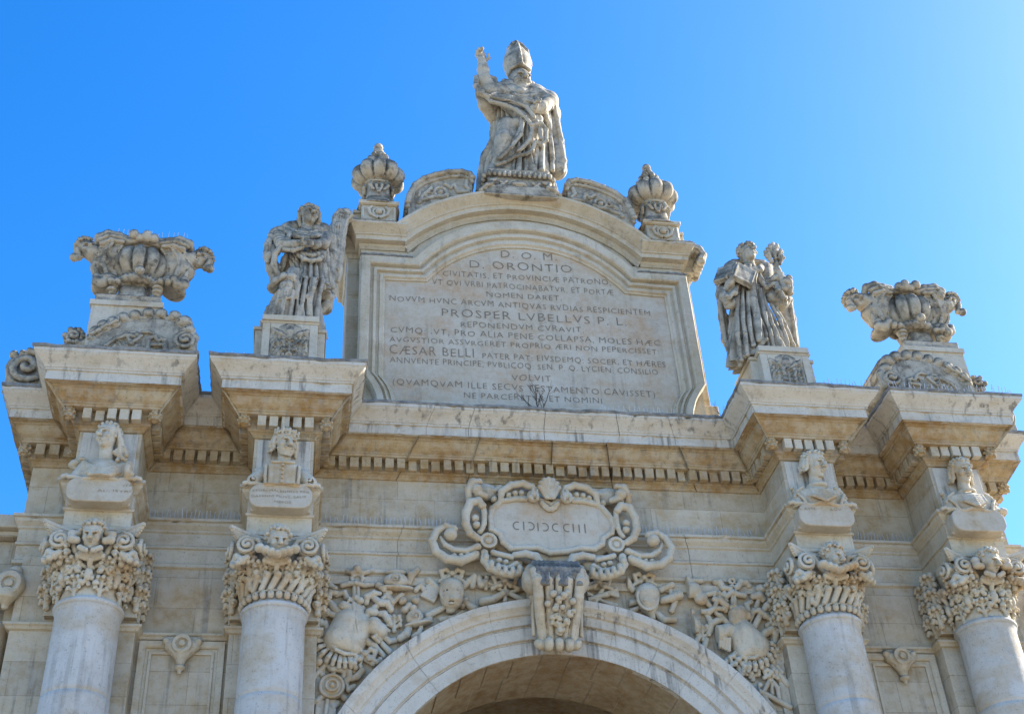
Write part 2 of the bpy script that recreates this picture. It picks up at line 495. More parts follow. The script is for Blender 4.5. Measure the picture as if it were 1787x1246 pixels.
# ================================================================== the gate
gate = empty('city_gate', (0, 0, 0), 'pale limestone city gate with arch, four columns, heavy cornice and tall inscribed attic', 'city gate')
A_, B_ = 7.10, 4.41              # column axes
WX, WY = 8.42, .6                # wall half width, wall face
FH, FY = .47, -.5                # frieze block half width and front over each column
COLS = (-A_, -B_, B_, A_)

# ---- masonry with the arched passage
mb = MB()
arc_pts = [(3.08*math.cos(R_(a)), 7.15+3.08*math.sin(R_(a))) for a in range(180, -1, -4)]
mb.poly_y([(-WX, 0), (-3.08, 0)] + arc_pts + [(3.08, 0), (WX, 0), (WX, 14.44), (-WX, 14.44)], WY, 2.2)
arc2 = [(3.75*math.cos(R_(a)), 7.3+3.75*math.sin(R_(a))) for a in range(180, -1, -4)]
mb.poly_y([(-WX+.3, 0), (-3.75, 0)] + arc2 + [(3.75, 0), (WX-.3, 0), (WX-.3, 14.3), (-WX+.3, 14.3)], 2.2, 7.5)
mb.link('wall', M_WALL, gate)
# passage roof lining: separate wedge stones with fine joints
rnd = random.Random(4)
mb = MB()
for r0, y0, y1, cz, n in ((3.07, .52, 1.3, 7.15, 21), (3.075, 1.305, 2.2, 7.15, 19)):
    for i in range(n):
        a0, a1 = 180*i/n+.12, 180*(i+1)/n-.12; dr = rnd.uniform(-.012, .004)
        rows = []
        for k in range(5):
            a = R_(a0+(a1-a0)*k/4); c, s_ = math.cos(a), math.sin(a)
            rows.append([((r0+dr+q)*c, y, cz+(r0+dr+q)*s_) for q, y in ((.06, y0), (0, y0+.004), (0, y1-.004), (.06, y1))])
        mb.grid(rows, flip=True)
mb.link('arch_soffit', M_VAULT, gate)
mb = MB()
rows = [[(3.74*math.cos(R_(a)), y, 7.3+3.74*math.sin(R_(a))) for y in (2.2, 3.5, 5, 7.5)] for a in range(0, 181, 5)]
mb.grid(rows, flip=True)
mb.box(-3.75, 3.75, 7.4, 7.5, 0, 11.1)
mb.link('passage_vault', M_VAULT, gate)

# ---- pilasters behind the columns
for x in COLS:
    mb = MB(); mb.box(x-.66-(.48 if x == -A_ else 0), x+.66+(.48 if x == A_ else 0), .32, .61, 0, 11.6)
    mb.link('pilaster', M_WALL, gate, bevel=.012)

# ---- string course and framed panels between the columns
STR = [(0, 10.36), (.04, 10.375), (.06, 10.41), (.09, 10.43), (.09, 10.465), (0, 10.50)]
mb = MB()
sweep(mb, [(-WX, 3), (-WX, WY), (-A_-1.14, WY), (-A_-1.14, .32), (-A_+.66, .32), (-A_+.66, WY), (-B_-.66, WY), (-B_-.66, .32), (-B_+.66, .32), (-B_+.66, WY)], STR)
mb.link('string_course', M_TRIM, gate, jit=.006)
mb = MB()
sweep(mb, [(B_-.66, WY), (B_-.66, .32), (B_+.66, .32), (B_+.66, WY), (A_-.66, WY), (A_-.66, .32), (A_+1.14, .32), (A_+1.14, WY), (WX, WY), (WX, 3)], STR)
mb.link('string_course', M_TRIM, gate, jit=.006)
for s_ in (-1, 1):
    c = s_*5.755
    o = [(c-.63, 3), (c-.63, 10.34), (c+.63, 10.34), (c+.63, 3)]
    i_ = [(c-.44, 3.2), (c-.44, 10.14), (c+.44, 10.14), (c+.44, 3.2)]
    st = [(i_[k][0], i_[k][1], o[k][0], o[k][1]) for k in (3, 2, 1, 0)]
    mb = MB(); ribbon(mb, st, [(0, .598), (0, .57), (.2, .56), (.25, .585), (.45, .585), (.5, .55), (.62, .53), (1, .53), (1, .598)], close=True)
    mb.link('panel_frame', M_TRIM, gate)
    F = SD((-.32, -.12, -.6), (.32, .14, .12), .014)
    F.box((0, .05, .0), (.26, .06, .05), rd=.02); F.ell((-.13, .02, -.08), (.13, .09, .11), k=.04); F.ell((.13, .02, -.08), (.13, .09, .11), k=.04)
    F.ell((0, .01, -.13), (.19, .1, .16), k=.04); F.cone((0, .02, -.2), (0, .02, -.4), .12, .05, k=.06); F.ell((0, .02, -.43), (.07, .07, .045), k=.02)
    F.cone((0, .02, -.43), (0, .02, -.5), .05, .02, k=.02)
    F.cyl((0, -.01, -.09), .14, .09, 'y', k=.03); F.tor((0, -.10, -.09), .068, .024, 'y', op='s')
    for q in (-1, 1): F.sph((q*.235, .0, -.02), .05, k=.02); F.sph((q*.17, -.02, -.24), .035, k=.02, op='s')
    F.link('panel_drop', M_TRIM, gate, loc=(c, .5, 10.34))

# ---- archivolt round the arch
st = [(3.07, 0, 3.96, 0), (3.07, 4, 3.96, 4)]
for a in range(0, 181, 3):
    c, s_ = math.cos(R_(a)), math.sin(R_(a)); st.append((3.07*c, 7.15+3.07*s_, 3.96*c, 7.15+3.96*s_))
st += [(-3.07, 4, -3.96, 4), (-3.07, 0, -3.96, 0)]
AP = [(0, .62), (0, .505), (.235, .50), (.25, .515), (.27, .515), (.285, .46), (.50, .455), (.515, .475), (.535, .475), (.55, .42), (.71, .415), (.73, .38), (.77, .365), (.80, .34), (.84, .30), (.90, .285), (.97, .285), (.985, .33), (1, .36), (1, .62)]
mb = MB(); rr = random.Random(14)
cuts = [0]+[k*180/17+rr.uniform(-1.6, 1.6) for k in range(1, 17)]+[180]
for k in range(17):
    a0, a1 = cuts[k]+.03, cuts[k+1]-.03; dy = rr.uniform(-.003, .003); dr = rr.uniform(-.002, .002); sg = []
    for j in range(6):
        a = R_(a0+(a1-a0)*j/5); c, s_ = math.cos(a), math.sin(a); sg.append(((3.07+dr)*c, 7.15+(3.07+dr)*s_, (3.96+dr)*c, 7.15+(3.96+dr)*s_))
    ribbon(mb, sg[::-1], [(t_, y+dy) for t_, y in AP])
for q in (-1, 1):
    sg = [(q*3.07, z, q*3.96, z) for z in (0, 2.4, 4.8, 7.14)]
    ribbon(mb, sg if q < 0 else sg[::-1], AP)
mb.link('archivolt', M_PALE, gate, jit=.006)

# ---- architrave, frieze and cornice follow one plan line
PATH = [(-WX, 3.4), (-WX, WY)]
for x in COLS:
    PATH += [(x-FH, WY), (x-FH, FY), (x+FH, FY), (x+FH, WY)]
PATH += [(WX, WY), (WX, 3.4)]
SCL = [.72]+[1.]*(len(PATH)-3)+[.72]
mb = MB()
sweep(mb, PATH, [(0, 11.58), (.05, 11.60), (.05, 11.66), (.02, 11.68), (.02, 11.92), (.05, 11.93), (.05, 11.97), (.03, 11.99), (.03, 12.20), (.06, 12.22), (.06, 12.25),
                 (.09, 12.28), (.12, 12.31), (.13, 12.345), (.13, 12.36), (.17, 12.37), (.17, 12.415), (0, 12.46)], SCL, step=.1, block=1.5, chip=(14, 15), seed=8)
for x in COLS: mb.box(x-FH+.003, x+FH-.003, FY+.003, WY, 11.575, 12.0)
mb.link('architrave', M_TRIM, gate, jit=.006)
mb = MB()
sweep(mb, PATH, [(0.002, 12.44), (0.002, 12.9), (0.002, 13.38)], SCL)
mb.link('frieze', M_WALL, gate)
mb = MB()
sweep(mb, PATH, [(0, 13.36), (.03, 13.365), (.045, 13.40), (.08, 13.43), (.12, 13.445), (.12, 13.66), (.275, 13.665), (.285, 13.70), (.30, 13.705), (.30, 13.735),
                 (.325, 13.75), (.36, 13.775), (.40, 13.82), (.425, 13.87), (.43, 13.90), (.46, 13.91), (.46, 13.935), (.57, 13.945)], SCL, step=.1, block=1.35, chip=(8, 9, 15), seed=6)
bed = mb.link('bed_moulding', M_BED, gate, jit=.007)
mb = MB()
CORN = [(.50, 13.965), (.53, 13.94), (.56, 13.945), (.56, 14.12), (.585, 14.125), (.585, 14.16), (.60, 14.165), (.61, 14.19), (.635, 14.225), (.685, 14.28), (.735, 14.33), (.755, 14.36),
        (.77, 14.37), (.775, 14.44), (.55, 14.475), (0, 14.52)]
sweep(mb, PATH, CORN, SCL, step=.07, block=1.25, chip=(0, 1, 2, 3, 12, 13), seed=5)
for x in COLS: mb.box(x-FH, x+FH, FY, WY+.2, 14.40, 14.515)
mb.box(-WX, WX, WY, 3.4, 14.40, 14.515)
corn = mb.link('cornice', M_PALE, gate, jit=.010)
mb = MB()
sweep(mb, PATH, [(.50, 14.478), (.766, 14.410), (.790, 14.425), (.792, 14.470), (.73, 14.495), (.50, 14.515)], SCL, step=.06)
mb.link('moss_crust', M_DARK, corn, jit=.026)

# dentils: one course of blocks per straight run of the bed moulding, cones at the corners
F = SD((-.13, -.13, -.16), (.13, .13, .16), .016)
F.ell((0, 0, 0), (.075, .075, .10))
for k in range(7):
    for z in (-.05, .02, .075):
        a = k*.898+z*20; r = .075*math.sqrt(max(.05, 1-(z/.1)**2))
        F.sph((r*math.cos(a), r*math.sin(a), z), .026, k=.006)
ROS = F.mesh('corner_cone')
def run(i, p):
    n = len(PATH)-1
    d = [(Vector(PATH[k+1])-Vector(PATH[k])).normalized() for k in range(n)]
    d0 = d[i]; o = Vector((d0.y, -d0.x)); sc = SCL[i]
    a, b = Vector(PATH[i])+o*p*sc, Vector(PATH[i+1])+o*p*sc
    def turn(k): return d[k-1].x*d[k].y-d[k-1].y*d[k].x
    ca = turn(i) if i > 0 else 0; cb = turn(i+1) if i+1 < n else 0
    return a, b, d0, o, ca, cb
for i in range(len(PATH)-1):
    a, b, d0, o, ca, cb = run(i, .12)
    L = (b-a).length
    s0 = {True: -.02}.get(ca < 0, .19 if ca > 0 else 0); s1 = -.02 if cb < 0 else (.19 if cb > 0 else 0)
    # convex corners (ca > 0 means a left turn) keep the dentils clear of the corner cone
    if ca > 0: s0 = -.0
    if ca < 0: s0 = .20
    if cb > 0: s1 = -.0
    if cb < 0: s1 = .20
    m = max(1, round((L-s0-s1)/.198)); pit = (L-s0-s1)/m
    mb = MB(); rr = random.Random(i)
    for k in range(m):
        c = a+d0*(s0+pit*(k+.5)); hw = pit*.375*rr.uniform(.88, 1.06); dp = .14*(rr.uniform(.88, 1.03) if rr.random() > .09 else rr.uniform(.45, .7)); z0 = 13.465+rr.uniform(-.004, .012)
        q = [c-d0*hw, c+d0*hw, c+d0*hw+o*dp, c-d0*hw+o*dp]
        mb.add([(*v, z) for z in (z0, 13.664) for v in q], [(0, 1, 2, 3), (7, 6, 5, 4), (0, 4, 5, 1), (1, 5, 6, 2), (2, 6, 7, 3), (3, 7, 4, 0)])
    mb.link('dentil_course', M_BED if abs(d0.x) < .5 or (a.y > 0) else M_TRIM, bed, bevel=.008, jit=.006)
    if i > 0:
        if ca > 0: pos = Vector(PATH[i])+Vector((d0.y, -d0.x))*.185*SCL[i] + (run(i-1, 0)[3])*.185*SCL[i-1]
        else: pos = Vector(PATH[i])+o*.21*SCL[i]+run(i-1, 0)[3]*.21*SCL[i-1]
        link('corner_cone', ROS, M_BED, bed, loc=(pos.x, pos.y, 13.565))

# ---- attic: block, inscription slab and frame, arched cornice
mb = MB()
mb.box(-3.2, 3.2, .63, 2.6, 14.45, 18.62)
arcT = [(2.42*q/12, 0) for q in range(-12, 13)]
top = [(x, 16.67+math.sqrt(2.99**2-x*x)+.02) for x, _ in arcT]
mb.poly_y([(-2.2, 18.62), (2.2, 18.62)] + [(x, z) for x, z in top[::-1] if abs(x) < 2.2], .633, 2.58)
mb.link('attic_wall', M_TRIM, gate)
for s_ in (-1, 1):
    mb = MB()
    x0, x1 = sorted((s_*3.2, s_*3.44)); mb.box(x0, x1, .92, 2.4, 14.45, 18.62)
    x0, x1 = sorted((s_*3.2, s_*3.56)); mb.box(x0, x1, .86, 2.45, 14.45, 15.45)
    mb.link('attic_pier', M_WALL, gate, bevel=.02, jit=.004)
APROF = [(0, 18.60), (.03, 18.60), (.05, 18.63), (.08, 18.66), (.08, 18.70), (.20, 18.71), (.21, 18.80), (.24, 18.81), (.24, 18.835), (.27, 18.86), (.33, 18.91), (.38, 18.955), (.40, 18.97), (.40, 19.02), (0, 19.06)]
mb = MB()
for s_ in (-1, 1):
    if s_ < 0: pth = [(-3.44, 2.4), (-3.44, .92), (-3.2, .92), (-3.2, .63), (-2.35, .63)]
    else: pth = [(2.35, .63), (3.2, .63), (3.2, .92), (3.44, .92), (3.44, 2.4)]
    sweep(mb, pth, APROF, [.6, .6, .6, 1] if s_ < 0 else [1, .6, .6, .6], step=.08, chip=(12, 13))
    x0, x1 = sorted((s_*2.3, s_*3.2)); mb.box(x0, x1, .63, 2.4, 18.9, 19.05)
nst = 40; st = []
bo = [(x, z) for x, z in arc(0, 16.67, 2.99, 180-39.6, 39.6, nst)]; to = arc(0, 16.67, 3.455, 180-42.6, 42.6, nst)
st = [(*bo[k], *to[k]) for k in range(nst+1)]
tz = lambda q: (q-18.60)/.42
mb2 = [(tz(z) if z <= 19.02 else 1.0, .63-p) for p, z in APROF[:-1]] + [(1.0, 1.6)]
ribbon(mb, st[::-1], mb2[::-1] if False else mb2)
acorn = mb.link('attic_cornice', M_TRIM, gate, jit=.009)
for s_ in (-1, 1):
    mb = MB(); rr = random.Random(3)
    rows = [[(s_*(2.55+.05*k), .63-q, z+rr.uniform(-.006, .012)) for q, z in ((.2, 19.035), (.398, 19.005), (.412, 19.02), (.40, 19.04), (.2, 19.065))] for k in range(18)]
    mb.grid(rows, flip=(s_ < 0)); mb.link('moss_crust', M_DARK, acorn, jit=.012)
    mb = MB()
    rows = [[(s_*(2.22+.04*k), y, z+rr.uniform(-.008, .012)) for y, z in ((.62, 18.335), (.46, 18.33), (.395, 18.315), (.392, 18.285), (.42, 18.27))] for k in range(26)]
    mb.grid(rows, flip=(s_ < 0)); mb.link('frame_moss', M_DARK, acorn, jit=.012)

# inscription slab
inn = [(-2.55, 15.03), (-2.76, 15.47), (-2.74, 17.79), (-1.935, 17.815)] + arc(0, 16.50, 2.336, 180-34.2, 34.2, 24)[1:-1] + [(1.935, 17.815), (2.73, 17.79), (2.74, 15.47), (2.53, 15.03)]
out = [(-2.86, 14.55), (-3.235, 15.62), (-3.225, 18.30), (-2.20, 18.30)] + arc(0, 16.83, 2.635, 180-33.9, 33.9, 24)[1:-1] + [(2.20, 18.30), (3.225, 18.30), (3.225, 15.62), (2.86, 14.55)]
# lower corners scooped: add points on the notch curve
def notch(p, q, b, n=5):
    return [(p[0]+(q[0]-p[0])*k/n+b*math.sin(math.pi*k/n), p[1]+(q[1]-p[1])*k/n+abs(b)*.3*math.sin(math.pi*k/n)) for k in range(n+1)]
def dens(pl, sc):
    o = notch(pl[0], pl[1], .10*sc)[:-1]
    for i in range(1, len(pl)-2):
        m = max(1, int((Vector(out[i+1])-Vector(out[i])).length/.25))
        o += [tuple(Vector(pl[i]).lerp(Vector(pl[i+1]), k/m)) for k in range(m)]
    return o + notch(pl[-2], pl[-1], -.10*sc)
i2, o2 = dens(inn, .3), dens(out, 1.)
mb = MB(); mb.poly_y([(x, z) for x, z in i2[::-1]], .565, .62)
slab = mb.link('inscription_slab', M_SLAB, gate)
mb = MB()
st = [(*a, *b) for a, b in zip(i2, o2)]
ribbon(mb, st[::-1], [(0, .60), (0, .535), (.06, .525), (.10, .49), (.20, .485), (.22, .52), (.30, .52), (.34, .46), (.44, .45), (.50, .50), (.56, .505), (.60, .43), (.64, .41), (.94, .405), (.97, .44), (1, .46), (1, .64)], close=True)
mb.link('slab_frame', M_TRIM, gate, jit=.008)

# ---- lettering
def letters(name, lines, y, m, parent, thin=-.008, ext=.004):
    """each line: text, (x0,z0) and (x1,z1) of the baseline, cap height; one mesh of cut letters"""
    mb = MB()
    for txt, p0, p1, h in lines:
        c = bpy.data.curves.new('letters', 'FONT'); c.body = txt; c.size = 1.; c.offset = thin; c.resolution_u = 2; c.space_character = 1.12
        o = bpy.data.objects.new('letters', c); S.collection.objects.link(o)
        dg = bpy.context.evaluated_depsgraph_get(); dg.update()
        me = bpy.data.meshes.new_from_object(o.evaluated_get(dg))
        V = np.array([v.co[:] for v in me.vertices]); fs = [tuple(f.vertices) for f in me.polygons]
        bpy.data.objects.remove(o); bpy.data.curves.remove(c)
        if not len(V): continue
        x0, x1 = V[:, 0].min(), V[:, 0].max()
        W = math.hypot(p1[0]-p0[0], p1[1]-p0[1]); t = (V[:, 0]-x0)/(x1-x0)
        X = p0[0]+(p1[0]-p0[0])*t; Z = p0[1]+(p1[1]-p0[1])*t+V[:, 1]/.72*h*(1+.07*np.sin(X*9+p0[1]*7))+.007*np.sin(X*13+p0[1]*5)+.005*np.sin(X*29)
        mb.add([(a, y-ext, b) for a, b in zip(X, Z)], fs)
    o = mb.link(name, m, parent)
    return o
LZ = [
 ('D. O. M.', (-0.47, 0.56, 18.57), (0.64, 0.56, 18.58), 0.195),
 ('D. ORONTIO', (-1.10, 0.56, 18.25), (0.93, 0.56, 18.28), 0.208),
 ('CIVITATIS, ET PROVINCIÆ PATRONO,', (-1.63, 0.56, 18.00), (1.68, 0.56, 18.03), 0.141),
 ('VT QVI VRBI PATROCINABATVR, ET PORTÆ', (-1.84, 0.56, 17.77), (1.71, 0.56, 17.77), 0.141),
 ('NOMEN DARET,', (-0.80, 0.56, 17.54), (0.66, 0.56, 17.55), 0.126),
 ('NOVVM HVNC ARCVM ANTIQVAS RVDIAS RESPICIENTEM', (-2.65, 0.56, 17.30), (2.39, 0.56, 17.31), 0.139),
 ('PROSPER LVBELLVS P. L.', (-1.67, 0.56, 17.00), (1.89, 0.56, 17.02), 0.195),
 ('REPONENDVM CVRAVIT.', (-1.32, 0.56, 16.77), (1.03, 0.56, 16.79), 0.136),
 ('CVMQ: ,VT, PRO ALIA PENE COLLAPSA, MOLES HÆC', (-2.63, 0.56, 16.55), (2.50, 0.56, 16.57), 0.141),
 ('AVGVSTIOR ASSVRGERET PROPRIO ÆRI NON PEPERCISSET:', (-2.65, 0.56, 16.33), (2.45, 0.56, 16.37), 0.123),
 ('CÆSAR BELLI', (-2.65, 0.56, 16.05), (-1.10, 0.56, 16.06), 0.208),
 ('PATER PAT: EIVSDEMQ: SOCER, ET HÆRES', (-0.94, 0.56, 16.06), (2.54, 0.56, 16.07), 0.132),
 ('ANNVENTE PRINCIPE, PVBLICOQ: SEN. P. Q. LYCIEN: CONSILIO', (-2.64, 0.56, 15.85), (2.37, 0.56, 15.88), 0.131),
 ('VOLVIT', (-0.42, 0.56, 15.58), (0.31, 0.56, 15.60), 0.145),
 ('(QVAMQVAM ILLE SECVS TESTAMENTO CAVISSET)', (-2.59, 0.56, 15.36), (2.25, 0.56, 15.36), 0.141),
 ('NE PARCERETVR ET NOMINI.', (-1.31, 0.56, 15.14), (1.28, 0.56, 15.16), 0.126),
]
letters('slab_lettering', [(t, (a[0], a[2]), (b[0], b[2]), h) for t, a, b, h in LZ], .562, M_LETTER, slab, thin=-.014)

# ================================================================== sculpted heads
def head(F, c, r, yaw=0, pitch=0, roll=0, beard=0., fem=0., k=.03, open_mouth=0):
    """face towards -y; r = half height of the head"""
    F.push(c, rot(yaw, pitch, roll), r)
    k = k/r
    F.ell((0, .12, .25), (.68, .80, .74), k=k)
    F.ell((0, -.12, -.05), (.58, .62, .85), k=.2)
    F.ell((0, -.30, -.58), (.38, .40, .36), k=.25)
    F.cone((-.36, -.64, .25), (-.10, -.72, .22), .085, k=.08); F.cone((.36, -.64, .25), (.10, -.72, .22), .085, k=.08)
    for q in (-1, 1):
        F.ell((q*.27, -.80, .07), (.19, .24, .14), k=.05, op='s')
        F.ell((q*.27, -.585, .05), (.13, .10, .075), k=.0)
        F.ell((q*.27, -.70, -.015), (.14, .06, .02), op='s')
        F.ell((q*.36, -.47, -.20), (.2, .2, .2), k=.15)
        F.ell((q*.64, .05, .0), (.08, .17, .22), k=.03)
    F.cone((0, -.72, .22), (0, -1.0, -.15), .085, .12, k=.05)
    F.ell((0, -.86, -.20), (.17, .1, .08), k=.06)
    F.ell((0, -.68, -.42), (.22, .14, .065), k=.04)
    F.ell((0, -.66, -.54), (.18, .14, .07), k=.04)
    F.ell((0, -.84, -.475), (.21, .18, .04+.05*open_mouth), k=.0, op='s')
    for q in (-1, 1): F.ell((q*.12, -.86, -.30), (.06, .1, .05), k=.02, op='s')
    F.ell((0, -.56, -.80), (.17, .17, .15), k=.1)
    if beard:
        for q in range(11):
            a = R_(-75+15*q); x, y = .5*math.sin(a), -.15-.5*math.cos(a)
            F.cone((x, y, -.45), (x*.75, y*1.02-.03, -.80-beard*(.3*math.cos(a))), .13, .06, k=.05)
        F.cone((-.25, -.76, -.36), (.25, -.76, -.36), .05, k=.04)
    F.pop()
def curls(F, c, r, yaw, pitch, roll, seed=1, n=90, long=0., size=.13, zmin=-.1, own=True, fringe=True):
    """sculpted locks over the skull"""
    rr = random.Random(seed)
    F.push(c, rot(yaw, pitch, roll), r)
    if own:
        F.ell((0, .16, .32), (.74, .84, .76))
        F.ell((0, -.68, -.16), (.64, .64, .68), k=.03, op='s')
    else:
        F.ell((0, .28, .34), (.74, .80, .72))
    for i in range(n):
        z = 1-1.55*(i+.5)/n; a = i*2.399963
        q = math.sqrt(max(0, 1-z*z)); x, y = q*math.cos(a), q*math.sin(a)
        if z < zmin-.2 or (y < -.28 and z < .56) or (y < .1 and z < .15): continue
        p = (x*.76, .16+y*.84, .32+z*.74)
        s_ = size*rr.uniform(.75, 1.2)
        F.sph(p, s_, k=.03)
        F.sph((p[0]*1.13, .16+(p[1]-.16)*1.13, .32+(p[2]-.32)*1.13), s_*.45, op='s', k=.02)
    for i in range(12 if fringe else 0):      # locks framing the face
        a = R_(-8+196*i/11); x, z = .68*math.cos(a), .16+.70*math.sin(a)
        F.sph((x, -.34-.16*max(0, math.sin(a)), z), size*1.15, k=.004); F.sph((x*1.14, -.16, z*1.12), size*1.15, k=.004)
        F.sph((x*1.06, -.34-.16*max(0, math.sin(a))-size*1.1, z*1.04), size*.42, op='s')
    if long:
        for i in range(16):
            a = R_(-12+204*i/15); x, y = .72*math.cos(a), .2+.72*math.sin(a)
            w_ = .12*math.sin(i*2.1)
            F.chain([(x, y, .3), (x*1.12+w_*.5, y*1.08, -.15), (x*1.05+w_, y*1.0, -.15-.45*long), (x*1.2-w_*.5, y*1.05, -.2-.85*long)], [.14, .15, .13, .07], k=.04)
    F.pop()

# ================================================================== acanthus
def leaf(F, p0, n, h, w_, curl, r=.04, nl=4, drill=True):
    """leaf growing upwards from p0, leaning along the outward direction n"""
    n = np.array([n[0], n[1], 0.]); n /= np.linalg.norm(n); s_ = np.array([-n[1], n[0], 0]); z = np.array([0, 0, 1.]); p0 = np.array(p0, float)
    mid = lambda t: p0+z*h*(math.sin(t*1.75)/math.sin(1.57))+n*curl*(t**2.2)
    F.chain([mid(t) for t in (0, .3, .6, .85, 1.05)], [r*1.0, r*1.1, r*1.1, r*1.1, r*.9], k=.012)
    for i in range(nl):
        t = .12+.75*i/nl
        for q in (-1, 1):
            a = mid(t); b = mid(t+.14)+s_*q*w_*(1-.35*abs(t-.4)-.25*t)+n*(.012)
            F.cone(a, b, r*.8, r*1.0, k=.008)
            F.sph(b+n*r*.5, r*1.0, k=.006)
            F.sph(b+n*r*.9+s_*q*r*.4-z*r*.9, r*.55, k=.006)
            if drill: F.sph(mid(t+.05)+s_*q*w_*.5+n*r*1.3-z*.015, r*.62, op='s')

def volute(F, c, r, sgn=1, y=0, turns=1.6, rr=.03, R=None):
    c = np.array(c, float)
    if R is not None: F.push(c, R); c = np.zeros(3)
    F.cyl(c+[0, .06, 0], r*1.0, .07, 'y', k=.01)
    n = 26
    pts = [c+[sgn*(r-(r-.03)*i/n)*math.cos(R_(90-360*turns*i/n)), -.06*i/n-.03, (r-(r-.03)*i/n)*math.sin(R_(90-360*turns*i/n))] for i in range(n+1)]
    F.chain(pts, rr, k=.004); F.sph(pts[-1], min(.05, r*.3), k=.01)
    if R is not None: F.pop()

def capital(kind):
    F = SD((-.95, -.98, -.03), (.95, .72, 1.16), .013)
    F.loft([(0, 0, 0, .45, .45), (.5, 0, 0, .46, .46), (.8, 0, 0, .5, .5), (1.0, 0, 0, .56, .56)])
    F.box((0, .42, .5), (.66, .22, .5))
    rr = random.Random(7 if kind else 3)
    # ---- lower band
    if kind == 0:
        for i in range(26):
            a = 2*math.pi*i/26; c, s_ = math.cos(a), math.sin(a)
            F.ell((.485*c, .485*s_, .075), (.052, .052, .06), k=.006); F.sph((.535*c, .535*s_, .085), .02, op='s')
        F.tor((0, 0, .145), .47, .02, 'z', k=.01)
        for i in range(22):
            a = 2*math.pi*i/22; b = a+.19
            F.cone((.48*math.cos(a), .48*math.sin(a), .17), (.53*math.cos(b), .53*math.sin(b), .36), .045, .055, k=.008)
            F.sph((.55*math.cos(b), .55*math.sin(b), .365), .05, k=.01)
        for i in range(16):
            a = 2*math.pi*(i+.5)/16; c, s_ = math.cos(a), math.sin(a)
            leaf(F, (.47*c, .47*s_, .36), (c, s_), .17, .075, .09, r=.026, nl=2)
    else:
        for i in range(8):
            a = 2*math.pi*i/8-math.pi/2; c, s_ = math.cos(a), math.sin(a); t = np.array([-s_, c, 0])
            # fruit drop with leaves and curling stems
            base = np.array([.48*c, .48*s_, .30])
            for j in range(13):
                q = base+t*rr.uniform(-.12, .12)+np.array([0, 0, rr.uniform(-.14, .13)])+np.array([c, s_, 0])*rr.uniform(.0, .05)
                F.sph(q, rr.uniform(.035, .06), k=.006)
                if j % 2: F.sph(q+np.array([c, s_, 0])*.05, .018, op='s')
            for q in (-1, 1):
                F.chain([base+t*q*.06+[0, 0, .14], base+t*q*.14+[c*.04, s_*.04, .17], base+t*q*.19+[c*.05, s_*.05, .10], base+t*q*.15+[c*.05, s_*.05, .05]], [.03, .03, .035, .04], k=.01)
            leaf(F, (.46*math.cos(a+.39), .46*math.sin(a+.39), .02), (math.cos(a+.39), math.sin(a+.39)), .26, .09, .09, r=.03, nl=3)
            F.ell(base+[c*.06, s_*.06, .0], (.06, .06, .1), k=.01)
    # ---- upper part, three visible sides
    for ang in (0, 90, -90):
        F.push((0, 0, 0), rot(R_(ang)))
        # corner leaves at the diagonals
        for q in (-1, 1):
            d = (q*.707, -.707)
            leaf(F, (q*.36, -.36, .22), d, .46, .16, .26, r=.048, nl=4)
            leaf(F, (q*.22, -.45, .30), (q*.35, -.93), .26, .10, .13, r=.036, nl=3)
            if kind:
                leaf(F, (q*.44, -.50, .50), (q*.6, -.8), .28, .17, .18, r=.05, nl=3)
            for sd in (1,):
                volute(F, (q*.455, -.64, .775), .135, q, rr=.026)
                F.chain([(q*.44, -.62, .92), (q*.30, -.60, .90), (q*.22, -.57, .76), (q*.14, -.55, .66), (0, -.54, .64)] if kind == 0 else [(q*.30, -.60, .80), (q*.24, -.58, .66), (q*.18, -.55, .58)], .04, k=.006)
            F.chain([(q*.44, -.62, .60), (q*.52, -.62, .55), (q*.58, -.60, .62)], [.05, .06, .05], k=.02)
            for j in range(5):
                F.sph((q*(.36+.07*j), -.60+.02*abs(j-2), .58-.02*j), .045, k=.01)
            if kind:
                for j in range(4): F.sph((q*(.22+.03*j), -.60, .90-.035*j), .05, k=.01)
        # palmette under the mask
        for j in range(7):
            a = R_(-78+26*j); F.cone((0, -.56, .52), (.17*math.sin(a), -.62, .54+.085*math.cos(a)), .035, .045, k=.006)
            F.sph((.10*math.sin(a), -.655, .53+.05*math.cos(a)), .016, op='s')
        F.cone((0, -.52, .40), (0, -.58, .52), .03, .045, k=.01)
        F.cyl((0, -.2, 1.0), .36, .06, 'z')
        F.pop()
    # ---- leafy flank of the pilaster capital behind
    for q in (-1, 1):
        for z in (.0, .3, .6):
            leaf(F, (q*.64, .40, z), (q, -.25), .32, .13, .10, r=.045, nl=3)
            leaf(F, (q*.64, .18, z+.1), (q*.8, -.6), .30, .10, .12, r=.045, nl=3)
    return F.mesh('capital')
CAPS = [capital(0), capital(1)]
def abacus():
    mb = MB()
    side = [(t, -(.50+.235*abs(t/.70)**1.8)) for t in np.linspace(-.70, .70, 15)]
    out = []
    for k in range(4):
        c, s_ = (1, 0, -1, 0)[k], (0, 1, 0, -1)[k]
        out += [(c*x-s_*y, s_*x+c*y) for x, y in side]
    rows = []
    for ins, z in ((.16, .90), (.10, .935), (.085, .955), (.06, .96), (.06, .985), (.045, .99), (.02, 1.03), (.0, 1.035), (.0, 1.085), (.06, 1.095), (.5, 1.095)):
        row = []
        for x, y in out:
            r = math.hypot(x, y); f = max(0, (r-ins)/r); d = min(1, max(0, (r-.50)/.48))
            row.append((x*f, y*f, z-.075*(1-d**1.2)*(1 if ins < .4 else .6)))
        rows.append(row)
    mb.grid(rows, close_v=True)
    me = mb.mesh('abacus', .004); me.flip_normals(); return me
ABA = abacus()

